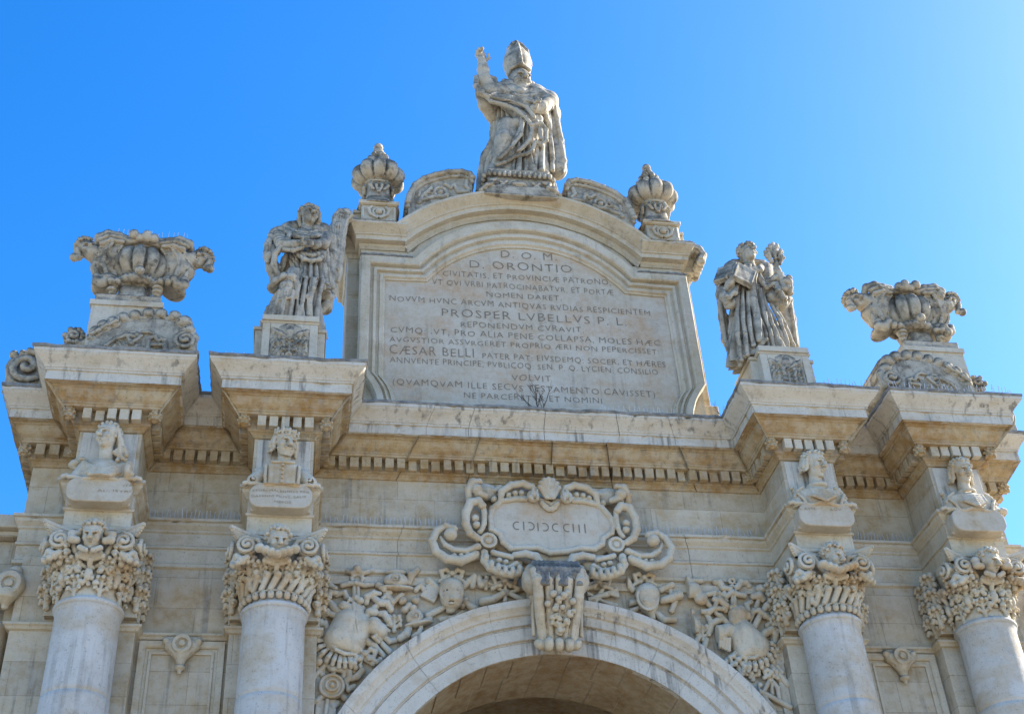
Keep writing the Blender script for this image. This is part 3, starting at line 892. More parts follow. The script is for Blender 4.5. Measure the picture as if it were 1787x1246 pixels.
def mask(i):
    F = SD((-.36, -.42, -.36), (.36, .25, .36), .0135)
    yaw = (-.04, .22, .45, .38)[i]
    head(F, (0, 0, 0), .215, yaw, -.38, (.0, -.05, .06, .04)[i], beard=(.0, .5, 0, 0)[i])
    curls(F, (0, 0, 0), .225, yaw, -.38, 0, seed=i, n=110, size=.13, own=False, fringe=False)
    if i in (1, 2):     # ruff of small clouds
        for q in range(-3, 4): F.ell((q*.085, -.10, -.26+.03*abs(q)), (.075, .09, .06), k=.02)
    else:
        for q in (-1, 1):
            F.chain([(q*.20, 0, .05), (q*.28, -.05, .0), (q*.27, -.06, -.08), (q*.2, -.06, -.1)], [.05, .055, .06, .05], k=.02)
            F.chain([(q*.05, -.08, -.27), (q*.14, -.06, -.22)], .035, k=.02)
    return F.mesh('mask')

# ================================================================== busts on the frieze blocks, above the name plaques
def bust(i):
    x = COLS[i]; base = (x, -.62, 12.36)
    lab = ['carved bust of a woman gazing leftward, hair swept to one side, leftmost in the frieze',
           'carved bust of a bearded man wearing a crown and buttoned tunic, second from left',
           'carved bust of a curly haired youth in collared cloak, turned right, on the third column',
           'carved bust of a long haired figure in draped cloak, rightmost in the frieze'][i]
    t = empty('bust', base, lab, 'bust', 'busts in the frieze')
    F = SD((-.56, -.36, -.03), (.56, .22, 1.12), .0125)
    yaw = (-.55, .42, .48, .12)[i]; pit = (-.15, -.32, -.28, -.32)[i]; hx = (-.02, .02, .04, .02)[i]
    hc = (hx, -.07, .80); hr = (.215, .235, .235, .22)[i]
    F.ell((0, .04, .08), (.33, .24, .34), k=.03)
    F.cone((-.28, .04, .23), (.28, .04, .23), .125, k=.06)
    F.cone((0, .02, .3), (hx*.8, -.03, .70), .115, .095, k=.06)
    head(F, hc, hr, yaw, pit, (-.08, 0, .03, 0)[i], beard=(0, .25, 0, 0)[i], k=.05, open_mouth=.1)
    if i == 0:
        for j in range(5):
            pts = [(-.30+.02*j, -.06-.02*j, .32-.03*j), (-.15, -.20-.012*j, .16-.035*j), (0, -.235-.012*j, .10-.038*j), (.16, -.19-.012*j, .17-.035*j), (.31, -.04, .33-.03*j)]
            F.chain(pts, .032, k=.008)
        F.tor((.37, -.10, .16), .075, .045, 'x', k=.02, ez=1.5); F.chain([(.36, -.10, .28), (.40, -.12, .10), (.34, -.08, .02)], .06, k=.03)
        for j in range(6): F.cone((-.2+.08*j, -.2, .06), (-.12+.05*j, -.18, -.02), .03, k=.01)
        F.ell((0, -.01, .10), (.33, .20, .30), k=.04); F.cone((-.28, -.0, .24), (-.38, -.04, .06), .115, .10, k=.04); F.cone((.28, 0, .24), (.36, -.03, .06), .115, .10, k=.04)
        F.ell((-.44, .08, .36), (.10, .10, .085), k=.02); F.ell((-.36, .06, .43), (.07, .07, .05), k=.02); F.cone((-.44, .06, .30), (-.36, .04, .24), .04, k=.02)
    elif i == 1:
        F.box((0, -.08, .13), (.24, .15, .25), rd=.08, k=.03)
        for j in range(5): F.sph((.0, -.245, .30-.075*j), .02, k=.005)
        F.cone((-.16, -.225, .36), (.16, -.225, .36), .022, k=.01); F.tor((0, -.02, .38), .14, .03, 'z', k=.01)
        for q in (-1, 1):
            F.cone((q*.31, -.01, .24), (q*.42, -.06, .10), .12, .115, k=.03); F.cyl((q*.44, -.15, .07), .06, .05, 'y', op='s')
            for j in range(4): F.sph((q*(.25+.05*j), -.02-.01*j, .345-.015*j), .028, k=.01)
            F.chain([(q*.25, -.20, .30), (q*.255, -.22, .1), (q*.24, -.2, -.02)], .018, k=.008)
    else:
        for j in range(6):
            pts = [(-.30, -.02, .33-.018*j), (-.18, -.17-.012*j, .27-.03*j), (0, -.215-.014*j, .23-.045*j), (.18, -.17-.012*j, .27-.03*j), (.30, -.02, .33-.018*j)]
            F.chain(pts, .024, k=.006)
        F.tor((hx*.5, -.01, .40), .14, .045 if i == 2 else .025, 'z', k=.015)
        F.ell((0, -.01, .12), (.32, .21, .30), k=.04)
        for q in (-1, 1):
            F.cone((q*.30, .0, .24), (q*.39, -.03, .04), .125, .115, k=.04)
            F.chain([(q*.40, -.13, .20), (q*.34, -.16, .10), (q*.30, -.16, .0)], .022, k=.006)
            F.chain([(q*.29, -.10, .34), (q*.38, -.10, .27), (q*.44, -.09, .16)], .024, k=.008)
            F.sph((q*.36, .05, .36), .05, k=.01); F.sph((q*.41, .03, .40), .035, k=.01)
    F.link('body', M_CARVE, t)
    F = SD((-.52, -.42, .2), (.56, .30, 1.16), .0125)
    if i == 0:
        curls(F, hc, hr*1.04, yaw, pit, 0, seed=5, n=80, size=.11, fringe=False)
        for j in range(9):
            a = j/8; F.chain([(hx+.02+.07*a, -.14+.16*a, 1.01-.02*j), (.13+.05*a, -.12+.12*a, .90-.03*j), (.20+.03*a, -.08+.08*a, .70-.02*j), (.20+.09*math.sin(j*1.3), -.06+.05*a, .54), (.25+.07*math.sin(j*2.1), -.08, .42+.05*math.sin(j))], [.026, .036, .04, .036, .026], k=.006)
    elif i == 1:
        curls(F, hc, hr*1.04, yaw, pit, 0, seed=8, n=60, size=.11, long=.5, fringe=False)
        F.push(hc, rot(yaw, pit), hr*1.04); F.tor((0, .12, .56), .70, .09, 'z', k=.02, )
        for j in range(11):
            a = 2*math.pi*j/11; F.cone((.7*math.cos(a), .12+.7*math.sin(a), .55), (.74*math.cos(a), .12+.76*math.sin(a), .86), .11, .05, k=.03)
            F.sph((.78*math.cos(a+.28), .12+.78*math.sin(a+.28), .60), .05, k=.02)
        F.pop()
    else:
        curls(F, hc, hr*1.04, yaw, pit, 0, seed=11+i, n=110, size=.13, long=.75 if i == 3 else .35, fringe=False)
    F.link('hair', M_CARVE, t)
for i in range(4): bust(i)

PLQ = [[('ITA', (-6.75, -0.82, 12.21), (-6.62, -0.82, 12.21), .04), ('AL  ISTRI', (-7.12, -0.82, 12.10), (-6.64, -0.82, 12.11), .04)],
       [('STORI MALENNIVS REX', (-4.84, -0.82, 12.21), (-3.98, -0.82, 12.20), .042), ('DASVMNI FILIVS, SALIS', (-4.85, -0.82, 12.11), (-4.03, -0.82, 12.11), .042), ('NEPOS', (-4.50, -0.82, 12.01), (-4.25, -0.82, 12.01), .042)],
       [('L AVM        ROV', (3.96, -0.82, 12.22), (4.68, -0.82, 12.22), .05)], []]
for i, x in enumerate(COLS):
    mb = MB(); mb.box(x-.42, x+.42, FY-.03, FY+.05, 12.47, 13.34)
    mb.link('frieze_panel', M_PALE, gate, bevel=.012, jit=.004)
    mb = MB(); pl_o = []
    for cx_, cz_, a0 in ((.31, .02, 0), (-.31, .02, 90), (-.31, -.06, 180), (.31, -.06, 270)):
        pl_o += [(cx_+.165*math.cos(R_(a0+15*k)), cz_+.165*math.sin(R_(a0+15*k))) for k in range(7)]
    mb.poly_y(pl_o, -.30, -.02); mb.box(-.455, .455, -.14, .0, -.2, .2)
    pl = mb.link('name_plaque', M_PLAQ, gate, loc=(x, FY, 12.165), bevel=.018, jit=.004)
    F = SD((-.66, -.40, -.05), (.66, .06, .30), .0145)
    pts = [(q, -.27-.04*math.cos(q*5.5), .195+.025*math.cos(q*14)+(.03 if abs(q) > .5 else 0)) for q in np.linspace(-.56, .56, 25)]
    F.chain(pts, .026, k=.008); F.chain([(p[0], p[1]+.12, p[2]+.01) for p in pts], .04, k=.02)
    F.link('scroll_edge', M_CARVE, pl)
    if PLQ[i]: o = letters('plaque_lettering', [(t, (a[0], a[2]), (b[0], b[2]), h) for t, a, b, h in PLQ[i]], FY-.302, M_LETTER2, pl, thin=-.004)
    if PLQ[i]: o.location = (-x, -FY, -12.165)

# ================================================================== keystone console
F = SD((-.56, -.50, -1.36), (.52, .66, .26), .014)
for x0, x1 in ((-.37, -.25), (-.21, -.05), (.0, .16), (.20, .32)):
    pass
prof = [(.12, .10), (-.12, .10), (-.27, -.02), (-.30, -.18), (-.20, -.42), (-.04, -.66), (.07, -.88), (.10, -1.0)]
tp = lambda x, z: -.03+(x+.03)*(1.20+.46*z)
for x in (-.34, .28): F.chain([(tp(x, z), y, z) for y, z in prof], .085, k=.015)
for x in (-.17, .11): F.chain([(tp(x, z), y+.02, z) for y, z in prof], .085, k=.012)
F.chain([(-.03, y+.01, z) for y, z in prof], .07, k=.012)
F.box((-.03, .34, -.30), (.30, .28, .40)); F.box((-.03, .36, -.70), (.20, .24, .34))
F.cone((-.33, -.04, -.06), (.27, -.04, -.06), .25, k=.05)
for x in (-.255, -.10, .04, .195): F.chain([(tp(x, z), y-.08, z) for y, z in prof[1:]], .026, k=.008, op='s')
for z in (.16,): F.cone((-.32, .12, z), (.27, .12, z), .10, k=.05)
for q, x in ((-1, -.40), (1, .35)):
    pts = [(x, .12+.24*(1-i/24)*math.cos(R_(80+450*i/24)), -.12+.24*(1-i/24)*math.sin(R_(80+450*i/24))) for i in range(25)]
    F.chain(pts, .035, k=.006); F.sph(pts[-1], .05, k=.01); F.cyl((x-q*.06, .14, -.1), .26, .08, 'x')
    F.chain([(x, -.08, -.38), (x, .05, -.62), (x, .12, -.9)], .03, k=.01)
rr = random.Random(2)
for j in range(26):     # fruit and leaf drop
    t = j/25; w_ = .17*math.sin(math.pi*min(1, .15+t))+.03
    q = (-.02+rr.uniform(-w_, w_)*1.1, -.34+.36*t+rr.uniform(-.02, .02), -.40-.55*t)
    F.sph(q, rr.uniform(.035, .06), k=.008); F.sph((q[0]+.02, q[1]-.055, q[2]), .02, op='s')
leaf(F, (-.02, -.06, -.92), (0, -1), .30, .13, .02, r=.035, nl=4)
F.cone((-.31, .10, -1.09), (.25, .10, -1.09), .075, k=.02)
for j in range(3): F.ell((-.19+.16*j, .06, -1.10), (.085, .12, .11), k=.006)
for q in (-.33, .27): F.sph((q, .10, -1.07), .075, k=.02)
for j in range(9): F.cone((-.32+.075*j, -.0, .22), (-.30+.07*j, -.20, .06), .035, .03, k=.01)
F.link('keystone', M_TRIM, gate, loc=(0, .12, 11.33))
# dark weathering crust that has grown over the head of the console
F = SD((-.52, -.48, -.3), (.48, .30, .30), .016)
for j in range(10): F.chain([(-.36+.073*j, .05, .215), (-.37+.075*j, -.17, .16), (-.37+.075*j, -.31, .0), (-.36+.073*j, -.335, -.08-.06*((j*7) % 4)), (-.355+.072*j, -.315, -.16-.09*((j*7) % 4))], [.05, .05, .045, .035, .012], k=.03)
F.cone((-.36, .1, .2), (.30, .1, .2), .075, k=.03)
F.link('keystone_crest', M_DARK, gate, loc=(0, .12, 11.34))

# ================================================================== cartouche with the year
CX = .035
cart = SD((-2.25, -.02, 11.35), (2.32, .66, 13.50), .0145)
def both(fn):
    fn(lambda p: p); fn(lambda p: (2*CX-p[0], p[1], p[2]))
Y0 = .30
def tube2(pts, r, dy=0., k=.012):
    both(lambda m: cart.chain([m((p[0], p[1]+dy, p[2])) for p in pts], r, k=k))
def ball2(p, r, dy=0., k=.01, op='u'):
    both(lambda m: cart.sph(m((p[0], p[1]+dy, p[2])), r, k=k, op=op))
cart.ell((CX, .50, 12.42), (1.12, .17, .66))
both(lambda m: cart.ell(m((-1.02, 0.45, 12.17)), (.20, .13, .16), k=.05))
both(lambda m: cart.ell(m((-1.04, 0.45, 13.11)), (.22, .10, .16), k=.05))
both(lambda m: cart.ell(m((-0.79, 0.45, 11.80)), (.32, .10, .17), k=.05))
both(lambda m: cart.ell(m((-1.43, 0.5, 11.96)), (.36, .06, .14), k=.05))
both(lambda m: cart.ell(m((-0.53, 0.46, 13.11)), (.32, .10, .14), k=.05))
both(lambda m: cart.ell(m((-1.22, 0.48, 12.59)), (.12, .08, .26), k=.05))
tube2([(-1.26, 0.3, 11.83), (-1.51, 0.28, 11.70), (-1.74, 0.26, 11.72), (-1.91, 0.26, 11.85), (-1.97, 0.26, 12.04), (-1.89, 0.27, 12.23), (-1.75, 0.28, 12.32), (-1.62, 0.27, 12.27)], [.07, .075, .07, .065, .06, .06, .065, .07])
tube2([(-1.22, 0.3, 11.97), (-1.41, 0.3, 11.88), (-1.61, 0.3, 11.90), (-1.75, 0.3, 11.99), (-1.83, 0.31, 12.13)], [.06, .055, .05, .04, .03])
ball2((-1.67, 0.26, 12.17), .105)
for p in ((-1.61, 0.3, 11.80), (-1.50, 0.29, 11.80), (-1.39, 0.29, 11.83)): ball2(p, .046)
tube2([(-1.21, 0.3, 12.13), (-1.34, 0.28, 12.22), (-1.41, 0.26, 12.38), (-1.40, 0.25, 12.59), (-1.32, 0.24, 12.77), (-1.19, 0.25, 12.81), (-1.12, 0.26, 12.73)], [.055, .06, .065, .07, .07, .07, .06])
tube2([(-1.17, 0.32, 12.26), (-1.10, 0.3, 12.41), (-1.08, 0.3, 12.60), (-1.10, 0.3, 12.71)], .045)
for p in ((-1.25, 0.28, 12.49), (-1.23, 0.28, 12.37)): ball2(p, .062)
tube2([(-1.33, 0.32, 12.90), (-1.33, 0.28, 13.04), (-1.26, 0.25, 13.16), (-1.16, 0.25, 13.19)], [.05, .075, .08, .05])
ball2((-1.21, 0.26, 13.04), .10); tube2([(-1.18, 0.28, 12.98), (-1.06, 0.32, 12.96)], [.08, .05])
ball2((-0.89, 0.36, 12.92), .055); tube2([(-1.02, 0.4, 13.13), (-0.88, 0.4, 13.11), (-0.78, 0.4, 13.17)], .05)
tube2([(-0.80, 0.32, 12.88), (-0.77, 0.28, 13.03), (-0.61, 0.26, 13.15), (-0.41, 0.26, 13.19), (-0.26, 0.26, 13.12), (-0.19, 0.27, 13.03)], [.05, .06, .06, .06, .06, .05])
tube2([(-0.76, 0.32, 12.87), (-0.54, 0.31, 12.92), (-0.36, 0.31, 12.92)], .042)
for p in ((-0.66, 0.3, 12.98), (-0.55, 0.29, 13.01), (-0.44, 0.29, 13.02)): ball2(p, .047)
ball2((-0.25, 0.26, 12.95), .105)
tube2([(-0.27, 0.2, 12.78), (-0.31, 0.155, 12.87), (-0.25, 0.19, 13.04)], .022); tube2([(-0.20, 0.2, 12.81), (-0.20, 0.17, 12.90), (-0.19, 0.2, 13.03)], .02)
for u in range(7):
    a = R_(-66+22*u); cart.cone((CX+.02*u-.06, .25, 12.93), (CX+.17*math.sin(a), .24, 13.0+.26*math.cos(a)), .035, .06, k=.01)
tube2([(-0.10, 0.3, 12.85), (-0.04, 0.3, 12.77), (0.01, 0.3, 12.73)], .04)
# shell-like gadroons below
gp = [(-1.12, 0.3, 11.86), (-1.12, 0.27, 11.71), (-1.04, 0.24, 11.57), (-0.93, 0.23, 11.51), (-0.82, 0.23, 11.47), (-0.70, 0.23, 11.46), (-0.58, 0.24, 11.50)]
tube2(gp, .065)
for p in gp[1:]: both(lambda m: cart.ell(m((p[0]+.015, p[1]-.03, p[2]+.03)), (.05, .065, .085), k=.006))
tube2([(-0.97, 0.3, 11.88), (-0.86, 0.28, 11.83), (-0.68, 0.28, 11.79)], .045); tube2([(-0.92, 0.28, 11.62), (-0.73, 0.28, 11.60), (-0.61, 0.28, 11.67)], .04)
for p in ((-0.88, 0.27, 11.72), (-0.78, 0.27, 11.69)): ball2(p, .046)
tube2([(-0.62, 0.3, 11.84), (-0.44, 0.28, 11.86), (-0.28, 0.27, 11.81), (-0.20, 0.27, 11.68), (-0.23, 0.27, 11.58)], [.05, .06, .065, .06, .045])
ball2((-0.31, 0.26, 11.61), .062)
# ring bosses
for p in ((-1.04, 0.31, 12.09),):
    for mm in (lambda p: p, lambda p: (2*CX-p[0], p[1], p[2])):
        q = mm(p); cart.cyl((q[0], .36, q[2]), .135, .09, 'y', k=.03); cart.tor((q[0], .27, q[2]), .07, .020, 'y', op='s')
# sunk field for the date
fld = [(-0.99, 12.55), (-0.94, 12.72), (-0.78, 12.88), (-0.53, 12.95), (-0.24, 12.95), (-0.02, 12.90), (0.06, 12.83), (0.16, 12.91), (0.45, 12.97), (0.72, 12.96), (0.93, 12.82), (1.08, 12.62), (1.11, 12.45), (1.05, 12.32),
       (0.91, 12.22), (0.88, 12.12), (0.73, 12.02), (0.49, 12.02), (0.27, 11.96), (-0.02, 11.93), (-0.23, 12.01), (-0.47, 11.99), (-0.66, 11.98), (-0.79, 12.10), (-0.84, 12.24), (-0.97, 12.32)]
cart.chain([(x, .335, z) for x, z in fld+fld[:1]], .05, k=.015)
for x, z in [(p[0], p[1]) for p in fld]: pass
cart.ell((CX-.28, .20, 12.52), (.56, .13, .36), k=.01, op='s'); cart.ell((CX+.28, .20, 12.52), (.56, .13, .36), k=.01, op='s'); cart.ell((CX, .20, 12.25), (.70, .13, .27), k=.01, op='s')
cob = cart.link('cartouche', M_CARVE, gate)
mb = MB(); mb.poly_y(fld[::-1], .328, .40); mb.link('date_field', M_SLAB, cob)
# the year, letter by letter: C I (reversed C) I (reversed C) C C I I I
mb = MB()
d0, d1 = (-0.63, 12.31), (0.63, 12.31)
yr = [('C', (-0.54, 12.33)), ('I', (-0.43, 12.33)), ('D', (-0.32, 12.33)), ('I', (-0.19, 12.32)), ('D', (-0.08, 12.32)), ('C', (0.12, 12.32)), ('C', (0.31, 12.32)), ('I', (0.41, 12.32)), ('I', (0.51, 12.31)), ('I', (0.61, 12.31))]
for k, (g, (x, z)) in enumerate(yr):
    h = .16 if k < 9 else .175; wd = .018
    if g == 'I': mb.add([(x-wd/2, .322, z), (x+wd/2, .322, z), (x+wd/2, .322, z+h), (x-wd/2, .322, z+h)], [(0, 1, 2, 3)])
    else:
        q = 1 if g == 'C' else -1
        rows = [[(x+q*r*math.cos(R_(a))*.92, .322, z+h/2+r*math.sin(R_(a))) for r in (h/2-wd, h/2)] for a in range(62, 299, 8)]
        mb.grid(rows, flip=(q > 0))
mb.link('date_lettering', M_LETTER, cob)

# ================================================================== statues
def hand(F, c, R, r, spread=.0, curl=.3, k=.012, thumb=1):
    """palm with five unequal bent fingers; local +z runs along the fingers, -y is the palm side"""
    rk = F.rk; F.rk = 1.; F.push(c, R, r)
    F.ell((0, 0, .42), (.40, .17, .48), k=.1)
    for i, (x, l) in enumerate(((-.30, .62), (-.10, .75), (.10, .70), (.29, .55))):
        q = curl if isinstance(curl, (int, float)) else curl[i]
        a = (x, 0, .78); b = (x*(1+spread), -.18*q*l*2, .78+l*.5*(1-.3*q)); e = (x*(1+1.6*spread), -.75*q*l, .78+l*(1-.75*q))
        F.chain([a, b, e], [.15, .14, .115], k=.03)
    F.chain([(thumb*-.34, -.04, .22), (thumb*-.58, -.16, .48), (thumb*-.56, -.26, .74)], [.14, .12, .085], k=.05)
    F.pop(); F.rk = rk

def ridge(F, pts, r, k=.03): F.chain(pts, r, k=k)

# ---- the bishop on top of the attic
t = empty('bishop_statue', (0, .75, 20.62), 'stone statue of a mitred bishop with raised right hand, topmost figure of the gate', 'statue')
t_inv = Matrix.Translation((0, -.75, -20.62))
def under(o, tt):
    o.matrix_parent_inverse = Matrix.Translation(-Vector(tt.location)); return o
H = .0165
F = SD((-1.15, -.25, 20.45), (1.45, 1.6, 25.2), H); F.rk = 0.82
def st(v, c, h, ry, y=.8):
    a, b = PB[v]; return None
# lower robe in deep vertical folds
L0, L1, L2, L3, L4, L5 = (-0.00, 0.42, 20.90), (0.03, 0.42, 21.43), (0.09, 0.42, 21.97), (0.16, 0.42, 22.53), (0.18, 0.42, 23.00), (0.20, 0.48, 23.40)
F.loft([(20.55, L0[0], .80, .70, .44), (L1[2], L1[0], .80, .66, .43), (L2[2], L2[0], .80, .60, .43), (L3[2], L3[0], .80, .55, .41), (L4[2], L4[0], .78, .54, .40), (L5[2], L5[0]+.02, .76, .46, .34), (L5[2]+.22, L5[0], .74, .30, .24)],
       folds=((17, .05, .015, .4, 1.2), (8, .03, .015, 1.0, -1.5)), warp=.35)
# forward knee under the cloth
F.chain([(-0.20, 0.46, 22.25), (-0.27, 0.42, 21.75), (-0.38, 0.48, 21.23)], [.22, .22, .17], k=.08)
F.chain([(-0.18, 0.4, 22.23), (0.01, 0.4, 22.26), (0.18, 0.42, 22.48)], [.14, .12, .1], k=.1)
# neck and face
hd_z = (0.15, 0.3, 23.86)[2]
F.chain([(0.23, 0.72, 23.58), ((0.22, 0.66, 23.85)[0], .68, hd_z-.2)], [.22, .18], k=.06)
hd = ((0.22, 0.62, 24.15)[0], .62, hd_z)
head(F, hd, .35, .22, -.22, -.03, beard=.12, k=.05)
# raised arm with blessing hand
F.chain([(-0.02, 0.62, 23.48), (-0.48, 0.45, 23.23), (-0.62, 0.38, 23.52), (-0.65, 0.32, 23.83), (-0.67, 0.28, 24.10)], [.26, .24, .18, .145, .105], k=.06)
hp = (-0.67, 0.28, 24.07)
hand(F, hp, rot(.25, .15, -.05), .27, spread=-.1, curl=(1.05, 1.0, .1, .05), thumb=-1)
# other arm bent across, hand holding the cloak
F.chain([(0.57, 0.62, 23.46), (0.80, 0.52, 23.16), (0.56, 0.28, 22.70), (0.38, 0.2, 22.56)], [.26, .22, .16, .13], k=.06)
hp = (0.41, 0.2, 22.57)
hand(F, hp, rot(.9, -.5, -1.2), .20, curl=.9)
# drapery of the lower robe below the cope hem
for a, b, r in (((455,930), (440,1000), .05), ((500,920), (480,1000), .06), ((545,930), (530,1000), .05), ((600,860), (590,1000), .07), ((640,850), (640,1000), .08), ((680,800), (690,1000), .08)): pass
ridge(F, [(-0.08, 0.4, 21.24), (-0.14, 0.38, 20.85)], .055); ridge(F, [(0.03, 0.4, 21.32), (-0.04, 0.36, 20.84)], .06); ridge(F, [(0.42, 0.42, 21.65), (0.31, 0.38, 20.89)], .065)
ridge(F, [(0.55, 0.46, 21.79), (0.46, 0.4, 20.93)], .07); ridge(F, [(0.19, 0.42, 21.34), (0.14, 0.36, 20.86)], .05)
F.folds(.011, 26, 20.6, 22.9, slant=-.1, ky=.8, ph=2.)
body = F.link('body', M_STATUE, t); under(body, t)
# cope: cloak thrown over both arms, with the diagonal hem across the front
F = SD((-1.25, -.3, 20.45), (1.5, 1.75, 24.3), H); F.rk = 0.82
F.chain([(0.01, 0.7, 23.70), (-0.36, 0.55, 23.36), (-0.58, 0.52, 23.20)], [.28, .27, .25], k=.08)
for p in ((205,385), (200,430), (225,480)): pass
ring = [(-0.80, 0.36, 23.59), (-0.84, 0.26, 23.21), (-0.77, 0.22, 22.94), (-0.59, 0.24, 22.86), (-0.39, 0.34, 23.12), (-0.32, 0.46, 23.50), (-0.37, 0.55, 23.82), (-0.58, 0.5, 23.86), (-0.80, 0.36, 23.59)]
F.chain(ring, .065, k=.02)
F.cone((-0.60, 0.3, 23.24), (-0.53, 0.45, 23.28), .20, .17, k=.03, op='s')
F.chain([(-0.74, 0.35, 23.09), (-0.63, 0.5, 22.89), (-0.43, 0.72, 22.79)], [.13, .16, .17], k=.05)
F.chain([(-0.47, 0.55, 23.06), (-0.30, 0.8, 22.89), (-0.26, 1, 22.46), (-0.33, 1, 21.90), (-0.39, 1, 21.36)], [.20, .20, .22, .24, .25], k=.08)
F.chain([(-0.33, 0.95, 22.77), (-0.47, 0.95, 21.93), (-0.55, 0.9, 21.24)], [.05, .06, .07], k=.02)
# right fall of the cope
F.chain([(0.24, 0.72, 23.75), (0.56, 0.68, 23.58), (0.83, 0.62, 23.35), (0.90, 0.72, 23.04), (0.89, 0.8, 22.47), (0.90, 0.82, 21.85), (0.89, 0.8, 21.38)], [.26, .26, .24, .21, .20, .24, .27], k=.08)
F.chain([(0.89, 0.5, 23.08), (0.97, 0.62, 22.75), (1.01, 0.66, 22.15), (1.02, 0.66, 21.50), (0.97, 0.7, 21.22)], [.09, .07, .08, .09, .07], k=.03)
F.chain([(0.77, 0.5, 22.88), (0.78, 0.58, 22.22), (0.77, 0.56, 21.43), (0.74, 0.56, 21.12)], [.05, .05, .055, .05], k=.02)
F.chain([(0.65, 0.42, 22.96), (0.68, 0.46, 22.63), (0.76, 0.56, 22.47)], [.10, .09, .06], k=.03)
F.chain([(0.58, 0.35, 22.87), (0.80, 0.45, 22.94)], .10, k=.04)
# upper drape over the front: surface and hem
F.chain([(-0.41, 0.38, 22.97), (-0.12, 0.36, 22.89), (0.13, 0.36, 22.83), (0.42, 0.36, 22.86)], [.15, .18, .19, .16], k=.05)
F.chain([(-0.18, 0.4, 22.84), (0.06, 0.4, 22.59), (0.31, 0.4, 22.43), (0.50, 0.4, 22.45)], [.14, .15, .15, .12], k=.05)
F.chain([(0.45, 0.42, 22.56), (0.42, 0.42, 22.10), (0.28, 0.46, 21.76), (0.02, 0.5, 21.60), (-0.24, 0.52, 21.33)], [.15, .16, .15, .13, .10], k=.05)
hem = [(-0.72, 0.26, 22.99), (-0.53, 0.24, 22.73), (-0.23, 0.2, 22.61), (-0.02, 0.17, 22.46), (0.16, 0.16, 22.24), (0.29, 0.18, 22.03), (0.50, 0.18, 22.10), (0.60, 0.22, 21.95), (0.59, 0.26, 21.68), (0.48, 0.28, 21.56), (0.36, 0.26, 21.60)]
F.chain(hem, .042, k=.02)
F.chain([(0.35, 0.26, 21.58), (0.27, 0.28, 21.35), (0.12, 0.28, 21.23), (-0.10, 0.32, 21.17), (-0.32, 0.34, 21.00), (-0.49, 0.36, 20.94)], [.045, .042, .04, .04, .04, .035], k=.02)
for a in ([(-0.52, 0.26, 22.89), (-0.15, 0.2, 22.76), (0.22, 0.18, 22.59), (0.36, 0.2, 22.31)], [(-0.32, 0.3, 22.99), (0.05, 0.24, 22.90), (0.36, 0.22, 22.80)], [(0.14, 0.24, 22.23), (0.06, 0.26, 21.80), (-0.18, 0.28, 21.39), (-0.41, 0.32, 21.10)], [(0.32, 0.22, 22.05), (0.23, 0.24, 21.61), (-0.00, 0.28, 21.32)],
          [(0.47, 0.22, 22.07), (0.48, 0.24, 21.69)], [(0.11, 0.24, 22.32), (0.07, 0.28, 22.00), (-0.09, 0.3, 21.64)]):
    F.chain(a, .042, k=.035)
for a in ([(0.21, 0.2, 22.18), (0.16, 0.22, 21.76), (-0.07, 0.25, 21.37), (-0.29, 0.3, 21.12)], [(-0.36, 0.26, 22.84), (-0.01, 0.16, 22.64), (0.25, 0.13, 22.31)], [(0.38, 0.16, 22.00), (0.37, 0.18, 21.57)]):
    F.chain(a, .03, k=.01, op='s')
# shoulder cape and morse
F.chain([(-0.05, 0.58, 23.58), (0.18, 0.46, 23.33), (0.50, 0.56, 23.53)], [.13, .14, .13], k=.06)
F.chain([(-0.18, 0.6, 23.64), (0.03, 0.4, 23.19), (0.22, 0.38, 23.15), (0.55, 0.5, 23.39)], .05, k=.02)
F.folds(.008, 26, 20.7, 23.3, slant=.35, ky=1.2, ph=.8)
o = F.link('cope', M_STATUE, t); under(o, t)
F = SD((-.65, .0, 24.0), (.95, 1.35, 25.75), .019); F.rk = 0.82
m0, m1, m2, m3, m4 = [(hd[0], 0, z) for z in (hd[2]+.31, hd[2]+.42, hd[2]+.62, hd[2]+.92, (0.31, 0.74, 25.49)[2]-.17)]
mz = lambda t: m0[2]+(m4[2]-m0[2])*t
F.loft([(mz(0), hd[0], .68, .23, .30), (mz(.2), hd[0], .70, .30, .33), (mz(.36), hd[0], .71, .335, .32), (mz(.58), hd[0], .72, .29, .27), (mz(.78), hd[0], .73, .18, .20), (mz(.92), hd[0], .74, .09, .14), (mz(1), hd[0], .75, .035, .10)], k=.0)
F.cone((0.33, 0.8, 25.58), (0.32, 0.8, 25.45), .30, .1, k=.02) if False else None
F.chain([(hd[0]-.21, .50, m0[2]+.01), (hd[0], .36, m0[2]+.04), (hd[0]+.21, .50, m0[2]+.01)], .05, k=.02)
F.chain([(hd[0]+.02, .36, mz(.03)), (hd[0], .34, mz(.2)), (hd[0], .37, mz(.36)), (hd[0], .44, mz(.58)), (hd[0], .52, mz(.78)), (hd[0], .64, mz(.97))], .04, k=.03)
F.chain([(hd[0]-.29, .60, mz(.25)), (hd[0]-.22, .56, mz(.65)), (hd[0]-.10, .60, mz(.88)), (hd[0], .66, mz(1)), (hd[0]+.10, .60, mz(.88)), (hd[0]+.22, .56, mz(.65)), (hd[0]+.29, .60, mz(.25))], .035, k=.02)
for q in (-1, 1):
    F.cone((hd[0]+q*.30, .82, hd[2]+.2), (hd[0]+q*.33, .86, hd[2]-.35), .09, .08, k=.03)
o = F.link('mitre', M_STATUE, t, sharp=.5); under(o, t)

